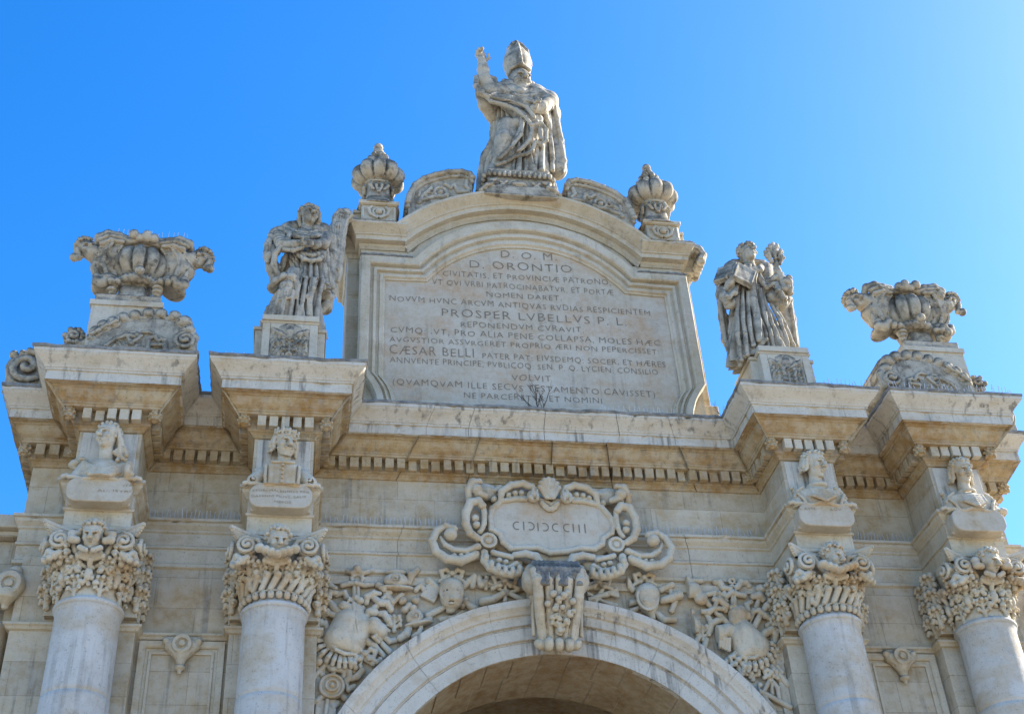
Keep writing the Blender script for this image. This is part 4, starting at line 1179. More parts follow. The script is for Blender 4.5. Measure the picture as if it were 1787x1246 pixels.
# pedestal of the bishop
t = empty('statue_pedestal', (-.05, .75, 19.95), 'low carved block with egg moulding and oval bosses carrying the bishop statue', 'pedestal')
F = SD((-1.0, -.62, .0), (1.0, .60, .82), .017)
F.box((0, 0, .25), (.64, .48, .36), rd=.02); F.box((0, 0, .10), (.74, .54, .18), rd=.03, k=.1)
F.box((0, 0, .64), (.68, .52, .045), rd=.02); F.box((0, 0, .74), (.62, .48, .06), rd=.03, k=.02)
for j in range(13): F.ell((-.62+.1033*j, -.53, .60), (.042, .05, .06), k=.006)
for j in range(9): F.ell((-.70, -.45+.11*j, .60), (.05, .042, .06), k=.006); F.ell((.70, -.45+.11*j, .60), (.05, .042, .06), k=.006)
for x in (-.02,): F.ell((x, -.5, .34), (.16, .08, .075)); F.tor((x, -.49, .34), .15, .03, 'y', ez=.55)
for q in (-1, 1):
    for a, b in (((.28, .40), (.40, .28)), ((.28, .28), (.40, .40))): F.cone((q*a[0], -.5, a[1]), (q*b[0], -.5, b[1]), .035)
    F.chain([(q*.50, -.5, .44), (q*.60, -.52, .38), (q*.58, -.54, .28), (q*.68, -.56, .22), (q*.80, -.5, .12)], [.04, .045, .045, .04, .04], k=.01)
    F.ell((q*.52, -.49, .30), (.03, .06, .07), op='s'); F.ell((q*.66, -.55, .33), (.03, .06, .05), op='s')
F.link('block', M_URN, t, loc=(0, 0, 0))

# ---- pedestals with a scale panel under the two saints
def scale_pedestal(x, w, z1, label, fl):
    t = empty('statue_pedestal', (x, -.25, 14.5), label, 'pedestal', 'scale panel pedestals')
    h = z1-14.5
    mb = MB()
    mb.box(-w, w, -.35, .5, -.08, h-.14)
    mb.box(-w-.13, w+.13, -.20, .62, -.08, h-.17)
    mb.frustum((0, .1, h-.14), (w+.02, .47), (0, .1, h-.10), (w+.06, .50))
    mb.box(-w-.16, w+.16, -.23, .64, h-.17, h-.10)
    mb.box(-w-.02, w+.02, -.42, .60, h-.098, h+.02)
    mb.box(-w-.005, -w+.13, -.385, -.345, -.05, h-.145); mb.box(w-.13, w+.005, -.385, -.345, -.05, h-.145); mb.box(-w+.13, w-.13, -.385, -.345, h-.26, h-.145)
    s_ = fl; mb.add([(s_*(w+.13), -.1, -.08), (s_*(w+.42), -.1, -.08), (s_*(w+.13), -.1, .45), (s_*(w+.13), .5, -.08), (s_*(w+.42), .5, -.08), (s_*(w+.13), .5, .45)], [(0, 1, 2), (5, 4, 3), (1, 4, 5, 2), (0, 2, 5, 3), (0, 3, 4, 1)])
    mb.link('block', M_TRIM, t, bevel=.012, jit=.006)
    F = SD((-w, -.48, -.05), (w, -.28, h-.1), .015)
    F.box((0, -.34, h/2-.1), (w-.14, .012, h/2-.05))
    nx = 9; px = 2*(w-.15)/nx
    for r in range(8):
        for c in range(nx):
            xx = -w+.15+px*(c+.5+(.5 if r % 2 else 0)); zz = h-.33-r*.088
            if xx < w-.16 and zz > .0: F.ell((xx, -.352, zz), (px*.5, .035, .052), k=.004)
    F.ell((0, -.36, h-.25), (.22, .05, .11), k=.02); F.cone((0, -.36, h-.32), (0, -.36, h-.45), .08, .05, k=.03); F.tor((0, -.405, h-.22), .045, .014, 'y', op='s')
    for q in (-1, 1):
        F.chain([(q*.08, -.37, h-.42), (q*.16, -.37, h-.36), (q*.28, -.36, h-.28)], [.04, .05, .04], k=.02)
    leaf(F, (0, -.36, h-.75), (0, -1), .26, .13, .05, r=.035, nl=3)
    for q in (-1, 1): leaf(F, (q*.17, -.35, h-.80), (q*.3, -1), .24, .10, .04, r=.035, nl=3)
    F.link('scale_panel', M_URN, t)
scale_pedestal(-4.43, .46, 15.80, 'left statue pedestal with a scale carved panel, standing under the angel', -1)
scale_pedestal(4.38, .46, 15.72, 'right statue pedestal with a scale carved panel, standing under the monk', 1)

# ---- the angel
t = empty('angel_statue', (-4.45, -.3, 15.80), 'weathered stone angel with crossed arms and one tall wing, left of the inscription', 'statue')
F = SD((-5.35, -.95, 15.7), (-3.25, .6, 19.2), .0155); F.rk = 0.78
a0, a1, a2, a3, a4, a5, a6 = (-4.39, -0.48, 15.89), (-4.39, -0.48, 16.31), (-4.31, -0.48, 16.78), (-4.22, -0.46, 17.20), (-4.21, -0.44, 17.57), (-4.27, -0.38, 17.97), (-4.28, -0.3, 18.22)
F.loft([(15.72, a0[0], -.18, .46, .32), (a1[2], a1[0], -.18, .40, .31), (a2[2], a2[0], -.18, .33, .30), (a3[2], a3[0], -.18, .25, .26), (a4[2], a4[0], -.16, .29, .27), (a5[2], a5[0], -.14, .38, .26), (a6[2], a6[0], -.12, .18, .17)],
       folds=((13, .05, .01, .7, .8), (7, .025, .01, 2., -1.)), warp=.3)
# tunic skirt and belt fold
F.loft([((-4.11, -0.5, 16.81)[2], (-4.13, -0.5, 16.81)[0], -.2, .32, .33), ((-4.13, -0.48, 17.33)[2], (-4.14, -0.48, 17.33)[0], -.2, .24, .28), ((-4.14, -0.46, 17.56)[2], (-4.16, -0.46, 17.55)[0], -.2, .24, .26)], folds=((18, .035, .012, .2, .3),), k=.01)
F.chain([(-4.35, -0.5, 17.35), (-4.25, -0.54, 17.22), (-4.13, -0.56, 17.18), (-4.00, -0.54, 17.24), (-3.93, -0.48, 17.40)], .05, k=.03)
F.chain([(-4.36, -0.46, 17.43), (-4.13, -0.54, 17.31), (-3.93, -0.46, 17.47)], .06, k=.04)
# advanced leg with rolled drapery at the knee
F.chain([(-4.42, -0.38, 16.99), (-4.52, -0.5, 16.58), (-4.59, -0.45, 16.00)], [.18, .17, .13], k=.04)
F.chain([(-4.82, -0.35, 16.68), (-4.73, -0.48, 16.71), (-4.58, -0.6, 16.73), (-4.43, -0.6, 16.73), (-4.36, -0.56, 16.57), (-4.36, -0.54, 16.33)], [.07, .085, .09, .085, .07, .05], k=.02)
F.chain([(-4.64, -0.56, 16.23), (-4.54, -0.62, 16.23), (-4.45, -0.58, 16.29)], .03, k=.02)
F.chain([(-4.64, -0.55, 16.43), (-4.73, -0.5, 15.95)], [.045, .05], k=.03); F.chain([(-4.53, -0.62, 16.44), (-4.60, -0.56, 15.89)], [.045, .05], k=.03); F.chain([(-4.42, -0.58, 16.42), (-4.45, -0.52, 15.90)], [.045, .05], k=.03)
F.chain([(-4.20, -0.52, 16.80), (-4.26, -0.52, 16.29), (-4.31, -0.5, 15.92)], [.05, .055, .06], k=.015); F.chain([(-3.93, -0.46, 16.82), (-3.98, -0.46, 16.36), (-4.01, -0.44, 15.97)], [.05, .05, .055], k=.015)
F.chain([(-4.08, -0.5, 16.75), (-4.10, -0.52, 16.56), (-4.14, -0.5, 16.38), (-4.15, -0.46, 16.02)], [.10, .08, .07, .06], k=.04)
for q in ((300,905), (180,890), (460,910)): pass
for g in ([(-4.29, -0.56, 16.71), (-4.33, -0.58, 16.30), (-4.35, -0.56, 15.86)], [(-4.13, -0.58, 16.67), (-4.15, -0.6, 16.23), (-4.20, -0.56, 15.88)], [(-4.02, -0.54, 16.72), (-4.04, -0.56, 16.27), (-4.08, -0.54, 15.90)], [(-4.55, -0.66, 16.34), (-4.62, -0.62, 15.84)], [(-4.46, -0.68, 16.33), (-4.51, -0.62, 15.84)]):
    F.chain(g, .036, k=.008, op='s')
# neck, head, crossed arms
hd = ((-4.22, -0.26, 18.70)[0], -.26, (-4.22, -0.44, 18.54)[2])
F.chain([(hd[0]-.04, -.16, hd[2]-.50), (hd[0]-.02, -.20, hd[2]-.15)], [.17, .135], k=.04)
head(F, hd, .225, .38, -.10, .12, k=.04, open_mouth=.3)
F.chain([(-4.75, -0.15, 18.07), (-4.65, -0.42, 17.62), (-4.44, -0.58, 17.51), (-4.26, -0.62, 17.52)], [.17, .14, .11, .085], k=.03)
F.chain([(-3.89, -0.15, 18.14), (-3.94, -0.4, 17.75), (-4.09, -0.56, 17.56), (-4.23, -0.6, 17.58)], [.15, .12, .095, .08], k=.03)
hand(F, (-4.29, -0.64, 17.49), rot(.3, -.3, 1.5), .12, curl=.5); hand(F, (-4.19, -0.64, 17.53), rot(-.3, -.3, -1.5), .12, curl=.6)
for a in ([(-4.61, -0.4, 17.83), (-4.49, -0.56, 17.50), (-4.34, -0.58, 17.43)], [(-4.62, -0.52, 17.46), (-4.46, -0.6, 17.37), (-4.32, -0.62, 17.43)]): F.chain(a, .04, k=.02)
# collar drapery
for j in range(4): F.chain([(-4.60, -0.15, 18.33), (-4.44, -0.34, 18.06), (-4.26, -0.38, 18.00), (-4.08, -0.32, 18.11), (-3.95, -0.12, 18.34)] if j == 0 else [(p[0], p[1]-.03*j, p[2]-.055*j) for p in ((-4.63, -0.16, 18.28), (-4.44, -0.36, 18.01), (-4.25, -0.4, 17.95), (-4.08, -0.34, 18.06), (-3.92, -0.14, 18.29))], .045, k=.02)
F.folds(.013, 42, 15.7, 17.3, slant=.1, ky=.8, ph=1.); F.folds(.014, 40, 17.2, 18.25, slant=.9, ky=1.0, ph=2.)
o = F.link('body', M_STATUE, t); under(o, t)
# cloak hanging from the left shoulder and swinging out behind
F = SD((-5.45, -.9, 15.9), (-3.2, .75, 18.6), .0155); F.rk = 0.78
F.chain([(-4.32, 0.05, 18.54), (-4.55, 0, 18.40), (-4.78, -0.02, 18.22), (-4.87, -0.05, 17.93), (-4.90, -0.05, 17.68)], [.20, .20, .19, .15, .12], k=.06)
F.chain([(-4.83, -0.15, 17.74), (-4.89, -0.22, 17.50), (-4.81, -0.1, 17.34), (-4.72, 0, 17.16), (-4.78, -0.05, 16.91)], [.15, .12, .15, .16, .12], k=.05)
F.chain([(-4.54, -0.4, 17.93), (-4.65, -0.45, 17.59), (-4.79, -0.42, 17.43), (-4.80, -0.36, 17.24), (-4.72, -0.25, 17.08)], [.05, .055, .06, .055, .05], k=.02)
F.chain([(-4.90, -0.2, 18.04), (-4.92, -0.26, 17.77), (-4.95, -0.25, 17.57), (-4.91, -0.24, 17.38)], .055, k=.02)
F.chain([(-4.68, -0.2, 17.26), (-4.61, -0.2, 17.47), (-4.54, -0.15, 17.66), (-4.57, -0.05, 17.26)], [.07, .07, .07, .1], k=.04)
F.chain([(-4.63, -0.1, 17.08), (-4.67, -0.15, 17.30), (-4.59, -0.25, 17.53)], .04, k=.02)
# right side
F.chain([(-4.11, 0.08, 18.59), (-3.94, 0.06, 18.48), (-3.83, 0.05, 18.29), (-3.79, 0.08, 17.86), (-3.80, 0.12, 17.47), (-3.81, 0.12, 17.13), (-3.85, 0.14, 16.70)], [.19, .17, .15, .15, .16, .18, .16], k=.06)
F.chain([(-3.91, -0.3, 17.93), (-3.86, -0.22, 17.59), (-3.84, -0.2, 17.33), (-3.75, -0.1, 17.01)], [.05, .05, .05, .06], k=.02)
F.chain([(-3.93, -0.35, 17.57), (-3.89, -0.32, 17.22), (-3.89, -0.34, 16.90), (-3.90, -0.34, 16.76)], .045, k=.02)
F.chain([(-3.94, -0.05, 16.84), (-3.79, -0.05, 16.78), (-3.74, -0.02, 16.84), (-3.83, 0, 16.62), (-3.93, -0.02, 16.48)], [.10, .10, .06, .10, .05], k=.04)
F.chain([(-4.21, -0.1, 18.47), (-4.05, -0.22, 18.26), (-3.95, -0.18, 18.25), (-4.03, 0, 18.50)], [.08, .09, .08, .1], k=.04)
F.folds(.016, 36, 15.8, 18.6, slant=.4, ky=1.2, ph=.3)
o = F.link('cloak', M_STATUE, t); under(o, t)
F = SD((-4.8, -.75, 18.0), (-3.6, .5, 19.25), .0165); F.rk = 0.78
curls(F, hd, .232, .38, -.1, .12, seed=21, n=120, size=.14, zmin=.1, fringe=False); F.push(hd, rot(.38, -.1, .12), .232); F.ell((0, -.80, -.25), (.60, .70, .80), k=.02, op='s'); F.pop()
for q, us in ((-1, (335, 330, 340)), (1, (470, 468, 445))):
    pass
for q in (-1, 1): F.chain([(hd[0]+q*.17, -.26, hd[2]+.04), (hd[0]+q*.18, -.22, hd[2]-.06), (hd[0]+q*.15, -.16, hd[2]-.15)], [.045, .045, .035], k=.01)
o = F.link('hair', M_STATUE, t); under(o, t)
F = SD((-4.3, -.25, 16.6), (-3.0, .75, 19.3), .0155); F.rk = .95
W = [(-3.75, 0.2, 17.41), (-3.71, 0.2, 17.69), (-3.69, 0.22, 18.03), (-3.69, 0.24, 18.37), (-3.67, 0.25, 18.71), (-3.62, 0.25, 19.00), (-3.54, 0.24, 19.11), (-3.44, 0.22, 18.99)]
F.chain(W, [.07, .14, .17, .17, .17, .165, .13, .05], k=.06)
for j in range(7):
    o_ = -.13+.043*j
    pts = [(p[0]+o_*(.5+.07*i), p[1]-.13, p[2]-.02*j) for i, p in enumerate(W[1:7])]
    F.chain(pts, .030, k=.008)
    pts = [(p[0]+o_+.022, p[1]-.165, p[2]) for i, p in enumerate(W[2:7])]
    F.chain(pts, .014, k=.01, op='s')
F.ell((-3.65, 0.2, 17.66), (.10, .12, .30), k=.04); F.ell((-3.62, 0.2, 17.95), (.05, .1, .08), k=.03)
o = F.link('wing', M_STATUE, t); under(o, t)

# ---- the monk
t = empty('monk_statue', (4.4, -.3, 15.72), 'tall stone monk holding an open book and a sheaf of flowers, right of the inscription', 'statue')
F = SD((3.3, -.95, 15.4), (5.35, .75, 18.95), .0155); F.rk = 0.8
k0, k1, k2, k3, k4, k5, k6 = (4.12, -0.5, 15.82), (4.13, -0.5, 16.21), (4.13, -0.5, 16.67), (4.13, -0.48, 17.09), (4.14, -0.44, 17.47), (4.18, -0.38, 17.84), (4.23, -0.3, 18.05)
F.loft([(15.66, k0[0]+.02, -.18, .54, .34), (k1[2], k1[0], -.18, .48, .34), (k2[2], k2[0], -.18, .40, .32), (k3[2], k3[0], -.18, .33, .29), (k4[2], k4[0], -.16, .30, .28), (k5[2], k5[0], -.14, .35, .27), (k6[2], k6[0], -.12, .2, .18)],
       folds=((19, .05, .008, .3, 1.3), (9, .022, .006, 1., -.8)), warp=.25)
for a in ([(3.87, -0.45, 17.23), (3.71, -0.5, 16.61), (3.64, -0.5, 16.11), (3.64, -0.42, 15.58)], [(3.91, -0.5, 17.19), (3.79, -0.56, 16.56), (3.75, -0.56, 16.07), (3.74, -0.5, 15.64)], [(3.99, -0.52, 17.11), (3.87, -0.58, 16.39), (3.86, -0.56, 15.82)], [(4.10, -0.52, 17.19), (4.01, -0.58, 16.40), (4.04, -0.56, 15.87), (4.11, -0.58, 15.94)],
          [(4.24, -0.52, 17.20), (4.20, -0.58, 16.58), (4.27, -0.52, 15.85)], [(4.29, -0.5, 16.95), (4.33, -0.54, 16.32), (4.46, -0.46, 15.89)], [(4.44, -0.44, 16.91), (4.52, -0.48, 16.52), (4.61, -0.4, 16.03)], [(4.56, -0.38, 16.87), (4.65, -0.38, 16.47), (4.76, -0.3, 16.07)]):
    F.chain(a, [.035]+[.045]*(len(a)-1), k=.02)
F.chain([(4.13, -0.46, 17.52), (4.06, -0.53, 16.91), (4.03, -0.57, 16.34), (4.01, -0.56, 15.93)], [.10, .10, .10, .09], k=.03)
F.chain([(3.70, -0.4, 15.87), (3.65, -0.35, 15.64), (3.65, -0.3, 15.55)], [.09, .07, .04], k=.04)
F.chain([(3.78, -0.45, 15.90), (3.72, -0.42, 15.67)], .07, k=.03)
hd = ((4.29, -0.24, 18.55)[0], -.24, (4.21, -0.42, 18.38)[2])
F.chain([(hd[0]+.03, -.14, hd[2]-.48), (hd[0]+.01, -.18, hd[2]-.14)], [.16, .135], k=.04)
head(F, hd, .225, .32, .02, .05, k=.04, open_mouth=.2)
# cowl collar
for j in range(3): F.chain([(p[0], p[1]-.02*j, p[2]-.05*j) for p in ((4.01, -0.1, 18.19), (4.05, -0.32, 17.91), (4.18, -0.38, 17.82), (4.42, -0.32, 17.94), (4.64, -0.08, 18.25))], .055, k=.03)
F.chain([(4.05, -0.05, 18.26), (4.39, 0.06, 18.42), (4.66, -0.02, 18.32)], .10, k=.06)
# arm with the book
F.chain([(3.98, -0.1, 18.10), (3.71, -0.25, 17.56), (3.64, -0.42, 17.17), (3.65, -0.6, 17.26), (3.67, -0.66, 17.31)], [.18, .17, .13, .095, .085], k=.04)
hand(F, (3.64, -0.66, 17.24), rot(-.2, .1, .25), .15, spread=.25, curl=(.1, .25, .3, .35), thumb=1)
cuf = [(3.58, -0.35, 17.36), (3.50, -0.5, 17.06), (3.54, -0.62, 16.88), (3.68, -0.62, 17.00), (3.80, -0.52, 17.27)]
F.chain(cuf, .06, k=.03); F.chain([(3.55, -0.42, 17.03), (3.62, -0.46, 16.86), (3.74, -0.42, 16.97)], [.10, .12, .09], k=.05)
# arm with the lilies, wide sleeve
F.chain([(4.66, -0.1, 18.12), (4.54, -0.3, 17.52), (4.60, -0.58, 17.45), (4.67, -0.62, 17.51)], [.17, .15, .10, .085], k=.04)
F.chain([(4.32, -0.48, 17.55), (4.40, -0.52, 17.28), (4.51, -0.6, 17.29)], [.05, .06, .05], k=.03)
hand(F, (4.62, -0.62, 17.47), rot(.3, .2, .4), .13, curl=.75, thumb=-1)
F.chain([(4.49, -0.36, 17.36), (4.54, -0.42, 17.10), (4.66, -0.4, 16.99), (4.85, -0.34, 17.16)], [.13, .16, .15, .10], k=.05)
F.chain([(4.56, -0.62, 17.28), (4.55, -0.66, 17.07), (4.63, -0.62, 16.94), (4.79, -0.5, 17.04)], [.05, .06, .055, .04], k=.02)
F.chain([(4.71, -0.55, 17.38), (4.78, -0.55, 17.25), (4.83, -0.5, 17.20)], [.12, .12, .09], k=.03)
F.folds(.018, 44, 15.7, 17.6, slant=-.18, ky=.7, ph=.5)
o = F.link('body', M_STATUE, t); under(o, t)
F = SD((3.35, -.5, 15.75), (5.35, .85, 18.3), .0155); F.rk = 0.8
F.chain([(4.03, 0.06, 18.28), (3.78, 0.04, 17.92), (3.69, 0.08, 17.53), (3.67, 0.1, 16.99), (3.67, 0.12, 16.47), (3.72, 0.12, 16.34)], [.15, .13, .09, .10, .12, .08], k=.06)
F.chain([(3.66, -0.06, 17.68), (3.62, -0.02, 17.30), (3.61, 0.02, 16.72), (3.59, 0.02, 16.25)], .045, k=.02)
F.chain([(3.56, -0.05, 16.26), (3.69, 0.05, 16.22), (3.81, 0.1, 16.10)], [.05, .10, .09], k=.04)
F.chain([(3.81, 0.15, 16.97), (3.81, 0.15, 16.47), (3.83, 0.15, 16.18)], [.12, .14, .12], k=.06)
F.chain([(4.72, 0.06, 18.34), (5.04, 0.1, 18.00), (5.06, 0.1, 17.51), (5.04, 0.08, 17.01), (4.99, 0.06, 16.38)], [.15, .13, .11, .10, .09], k=.06)
F.chain([(4.95, 0.1, 17.50), (4.90, 0.1, 16.94), (4.88, 0.1, 16.40)], [.16, .17, .18], k=.06)
F.chain([(5.05, 0, 17.42), (5.01, -0.02, 16.86), (4.95, -0.04, 16.30)], .05, k=.02)
o = F.link('cloak', M_STATUE, t); under(o, t)
F = SD((3.6, -.8, 17.9), (4.9, .5, 19.1), .0165); F.rk = 0.8
F.push(hd, rot(.32, .02), .225)
for j in range(19):
    a = R_(-115+320*j/18+0); 
    if -.95 < math.sin(a)*-1 < -.0 or True:
        x, y = .66*math.cos(a), .12+.72*math.sin(a)
        if y > -.45 or True:
            for z, s_ in ((.42, .15), (.62, .16), (.20, .14)):
                if y < -.15 and z < .6: continue
                F.sph((x*(1.05-.15*(z > .5)), y, z+.04*math.sin(3*j)), s_, k=.04)
F.ell((0, .15, .45), (.64, .72, .50), k=.05); F.sph((0, .0, .98), .16, k=.06); F.ell((0, -.62, -.05), (.5, .62, .62), k=.05, op='s')
F.pop()
o = F.link('hair', M_STATUE, t); under(o, t)
bk = (3.76, -0.62, 17.47)
F = SD((bk[0]-.55, -1.05, bk[2]-.5), (bk[0]+.55, -.2, bk[2]+.5), .0165); F.rk = 0.8
F.push(bk, rot(-.35, .35, .32))
F.box((-.17, .05, .06), (.19, .045, .24), R=rot(-.45), rd=.012); F.box((.17, .03, .02), (.19, .045, .24), R=rot(.45), rd=.012)
for j in range(5): F.box((-.18, -.01+.0*j, .10), (.006, .05, .22), op='s') if False else None
F.pop()
o = F.link('book', M_STATUE, t); under(o, t)
F = SD((4.3, -1.0, 17.1), (5.3, -.2, 18.85), .0165); F.rk = 0.8
F.chain([(4.69, -0.62, 17.19), (4.68, -0.64, 17.41), (4.63, -0.66, 17.59), (4.62, -0.66, 17.77), (4.65, -0.66, 17.95)], [.075, .065, .06, .06, .055], k=.03)
rr = random.Random(12)
for j, (u, v, a) in enumerate(((492, 255, -.35), (532, 255, .35), (503, 230, -.2), (522, 222, .2), (513, 205, 0), (488, 285, -.4), (536, 288, .4), (512, 260, .1))):
    p = np.array((4.60, -0.68, 17.71))+np.array([(u-512)*.0034, -.03*(j % 2), (300-v)*.0034])
    d = np.array([math.sin(a), -.15, math.cos(a)])
    for q in range(4):
        b = 2*math.pi*q/4; e = p+d*.15+np.array([math.cos(b)*.035, math.sin(b)*.04, 0]); F.cone(p, e, .03, .026, k=.01)
for a, b in (((508, 235), (488, 170)), ((515, 235), (512, 150)), ((520, 235), (532, 158)), ((500, 240), (478, 195))):
    p = np.array((4.64, -0.68, 17.93))+np.array([(a[0]-512)*.0034, 0, (240-a[1])*.0034]); q = np.array((4.64, -0.68, 17.93))+np.array([(b[0]-512)*.0034, -.02, (240-b[1])*.0034])
    F.cone(p, q, .035, .018, k=.01)
F.ell((4.76, -0.62, 17.33), (.12, .11, .10), k=.02); F.ell((4.83, -0.62, 17.44), (.06, .06, .06), k=.02); F.ell((4.72, -0.64, 17.38), (.05, .05, .05), k=.02)
o = F.link('flower_sheaf', M_STATUE, t); under(o, t)

# ================================================================== winged urns at the ends and their curled pediment blocks
UX, UZ = -7.02, 14.5
def loc(p): return (p[0]-UX, p[1]+.35, p[2]-UZ)
V1 = lambda p: p
F = SD((-1.25, -1.2, .35), (1.25, .75, 3.4), .0175)
bc = loc((-7.07, -0.35, 17.18)); zt, zb = loc((-7.08, -0.55, 17.37))[2]-.10, loc((-6.97, -0.72, 16.50))[2]
hh = (zt-zb)/2; zc = (zt+zb)/2
def bowlfn(X, Y, Z):
    x, y, z = X-bc[0], Y-bc[1], Z-zc
    th = np.arctan2(y, x)+math.pi/2; lob = np.abs(np.sin(5.5*th+math.pi/2))**.6
    r = np.sqrt(x*x+y*y); rho = np.sqrt((r/(.50*(.76+.28*lob)))**2+(z/(hh*1.05))**2)
    return (rho-1)*.34
F.put(np.array([-.75, -.75, zb-.1])+[bc[0], bc[1], 0], np.array([.75, .75, zt+.1])+[bc[0], bc[1], 0], bowlfn)
# rim garland
F.loft([(zt-.22, bc[0], bc[1], .36, .36), (zt-.06, bc[0], bc[1], .30, .30), (zt+.05, bc[0], bc[1], .36, .36)], k=.03)
for j in range(26):
    a = 2*math.pi*j/26; F.ell((bc[0]+.34*math.cos(a), bc[1]+.34*math.sin(a), zt+.02), (.075, .075, .07), k=.03)
for j in range(5): F.sph(loc((-6.99, -0.75, 17.31)) if j == 0 else (bc[0]+.03+.11*(j-2.5), bc[1]-.40-.02*(j % 2), zt+.02+.05*(j % 2)), .085 if j else .10, k=.02)
F.sph(loc((-6.99, -0.95, 16.38)), .07, k=.01)
# scroll leaves under the bowl
for j in range(9):
    a = R_(-170+20*j+10); F.ell((bc[0]+.33*math.cos(a), bc[1]+.33*math.sin(a), zb-.06), (.10, .10, .085), k=.012)
    F.sph((bc[0]+.42*math.cos(a), bc[1]+.42*math.sin(a), zb-.04), .032, op='s')
for q in (-1, 1):
    F.chain([(bc[0]+q*.36, bc[1]-.26, zb-.12), (bc[0]+q*.38, bc[1]-.28, zb-.25), (bc[0]+q*.36, bc[1]-.28, zb-.36)], [.075, .07, .06], k=.006)
    for j in range(3): F.ell((bc[0]+q*.37, bc[1]-.31, zb-.16-.09*j), (.075, .07, .045), k=.004)
# stem and slabs
f0, f1, f2, f3, f4 = [loc((-7.06, -0.62, 16.34))[2], loc((-7.00, -0.76, 15.92))[2], loc((-6.98, -0.8, 15.79))[2], loc((-6.96, -0.84, 15.66))[2], .70][:5]
fx = bc[0]-.05
F.loft([(f1-.03, fx, bc[1], .45, .42), (f1+.06, fx, bc[1], .34, .34), (f1+.16, fx, bc[1], .26, .28), (f0, fx, bc[1], .22, .25), (f0+.2, bc[0], bc[1], .24, .26), (max(zb, f0+.3), bc[0], bc[1], .3, .3)], sq=5.)
F.cone((fx-.1, bc[1]-.34, f1+.05), (fx, bc[1]-.27, f1+.15), .03, k=.01); F.cone((fx+.1, bc[1]-.34, f1+.05), (fx, bc[1]-.27, f1+.15), .03, k=.01)
F.box((fx-.01, bc[1], (f1+f2)/2-.01), (.52, .46, (f1-f2)/2+.02), rd=.02)
urn_body = F.mesh('bowl')
mb = MB(); mb.box(fx-.60, fx+.58, bc[1]-.50, bc[1]+.55, f3+.02, f2-.01); mb.box(fx-.57, fx+.55, bc[1]-.47, bc[1]+.52, .3, f3+.02)
urn_plinth = mb.mesh('plinth', .006)
def cherub(q):
    F = SD((-1.35, -1.1, 1.5), (1.35, .75, 3.4), .0165)
    if q < 0:
        hc = loc((-8.01, -0.45, 17.20)); top = [(-7.29, -0.55, 17.39), (-7.48, -0.6, 17.43), (-7.67, -0.62, 17.43), (-7.80, -0.6, 17.36), (-7.84, -0.55, 17.29)]; bd = [(-7.61, -0.5, 17.27), (-7.70, -0.45, 17.07), (-7.69, -0.42, 16.83), (-7.63, -0.4, 16.64)]
        low = [(-7.72, -0.65, 16.42), (-7.70, -0.65, 16.34), (-7.59, -0.7, 16.27), (-7.54, -0.72, 16.35)]; sh = (-7.60, -0.4, 16.45); nk = (-7.86, -0.45, 17.11); sg = 1
    else:
        hc = loc((-6.06, -0.45, 17.13)); top = [(-6.78, -0.55, 17.41), (-6.61, -0.6, 17.38), (-6.44, -0.62, 17.39), (-6.29, -0.6, 17.34), (-6.24, -0.55, 17.27)]; bd = [(-6.51, -0.5, 17.26), (-6.39, -0.45, 17.07), (-6.36, -0.42, 16.86), (-6.39, -0.4, 16.69)]
        low = [(-6.28, -0.65, 16.46), (-6.28, -0.65, 16.38), (-6.37, -0.7, 16.33), (-6.45, -0.72, 16.40)]; sh = (-6.49, -0.4, 16.47); nk = (-6.22, -0.45, 17.09); sg = -1
    top, bd, low = [loc(p) for p in top], [loc(p) for p in bd], [loc(p) for p in low]; sh, nk = loc(sh), loc(nk)
    F.chain(top, [.06, .07, .085, .085, .06], k=.02); F.chain([(p[0]+sg*.03, p[1]-.06, p[2]-.10) for p in top[:4]], [.045, .055, .07, .06], k=.012)
    F.chain([(p[0]+sg*.08, p[1]-.08, p[2]-.19) for p in top[1:4]], [.04, .05, .055], k=.012)
    F.chain(bd, [.14, .20, .20, .15], k=.06); F.chain([(p[0]+sg*.14, p[1]-.04, p[2]) for p in bd], [.12, .17, .17, .13], k=.06)
    rr = random.Random(5+q)
    for j in range(15):       # feathers
        t_ = j/14; i = min(2, int(t_*3)); u = t_*3-i
        p = np.array(bd[i])*(1-u)+np.array(bd[i+1])*u
        for s_ in (-1, 0, 1):
            b = p+np.array([s_*.10, -.17+.06*abs(s_), .03]); e = b+np.array([sg*.05+s_*.05, -.03, -.13])
            F.cone(b, e, .04, .03, k=.008); F.sph(e+[0, -.03, 0], .016, op='s')
    F.chain(low, [.07, .08, .085, .08], k=.02); F.sph(loc((-7.46, -0.75, 16.28)) if q < 0 else loc((-6.53, -0.75, 16.34)), .065, k=.01); F.sph(loc((-7.37, -0.75, 16.28)) if q < 0 else loc((-6.64, -0.75, 16.34)), .05, k=.01)
    F.ell(sh, (.24, .30, .13), R=rot(0, 0, -sg*.35), k=.03)
    F.chain([nk, (nk[0]*.8+hc[0]*.2, nk[1]-.03, nk[2]-.01), hc], [.17, .14, .12], k=.06)
    yw, rl = (.35, -.35) if q < 0 else (-.1, .35)
    head(F, hc, .20, yw, -.05, rl, k=.03)
    curls(F, hc, .215, yw, -.05, rl, seed=30+q, n=90, size=.16, long=.0, own=False, fringe=False)
    for j in range(4): F.sph((hc[0]-sg*(.14-.01*j), hc[1]-.04, hc[2]-.06-.05*j), .06, k=.012)
    F.sph((hc[0]-sg*.17, hc[1]-.06, hc[2]-.24), .07, k=.012)
    return F.mesh('winged_cherub')
CH = [cherub(-1), cherub(1)]
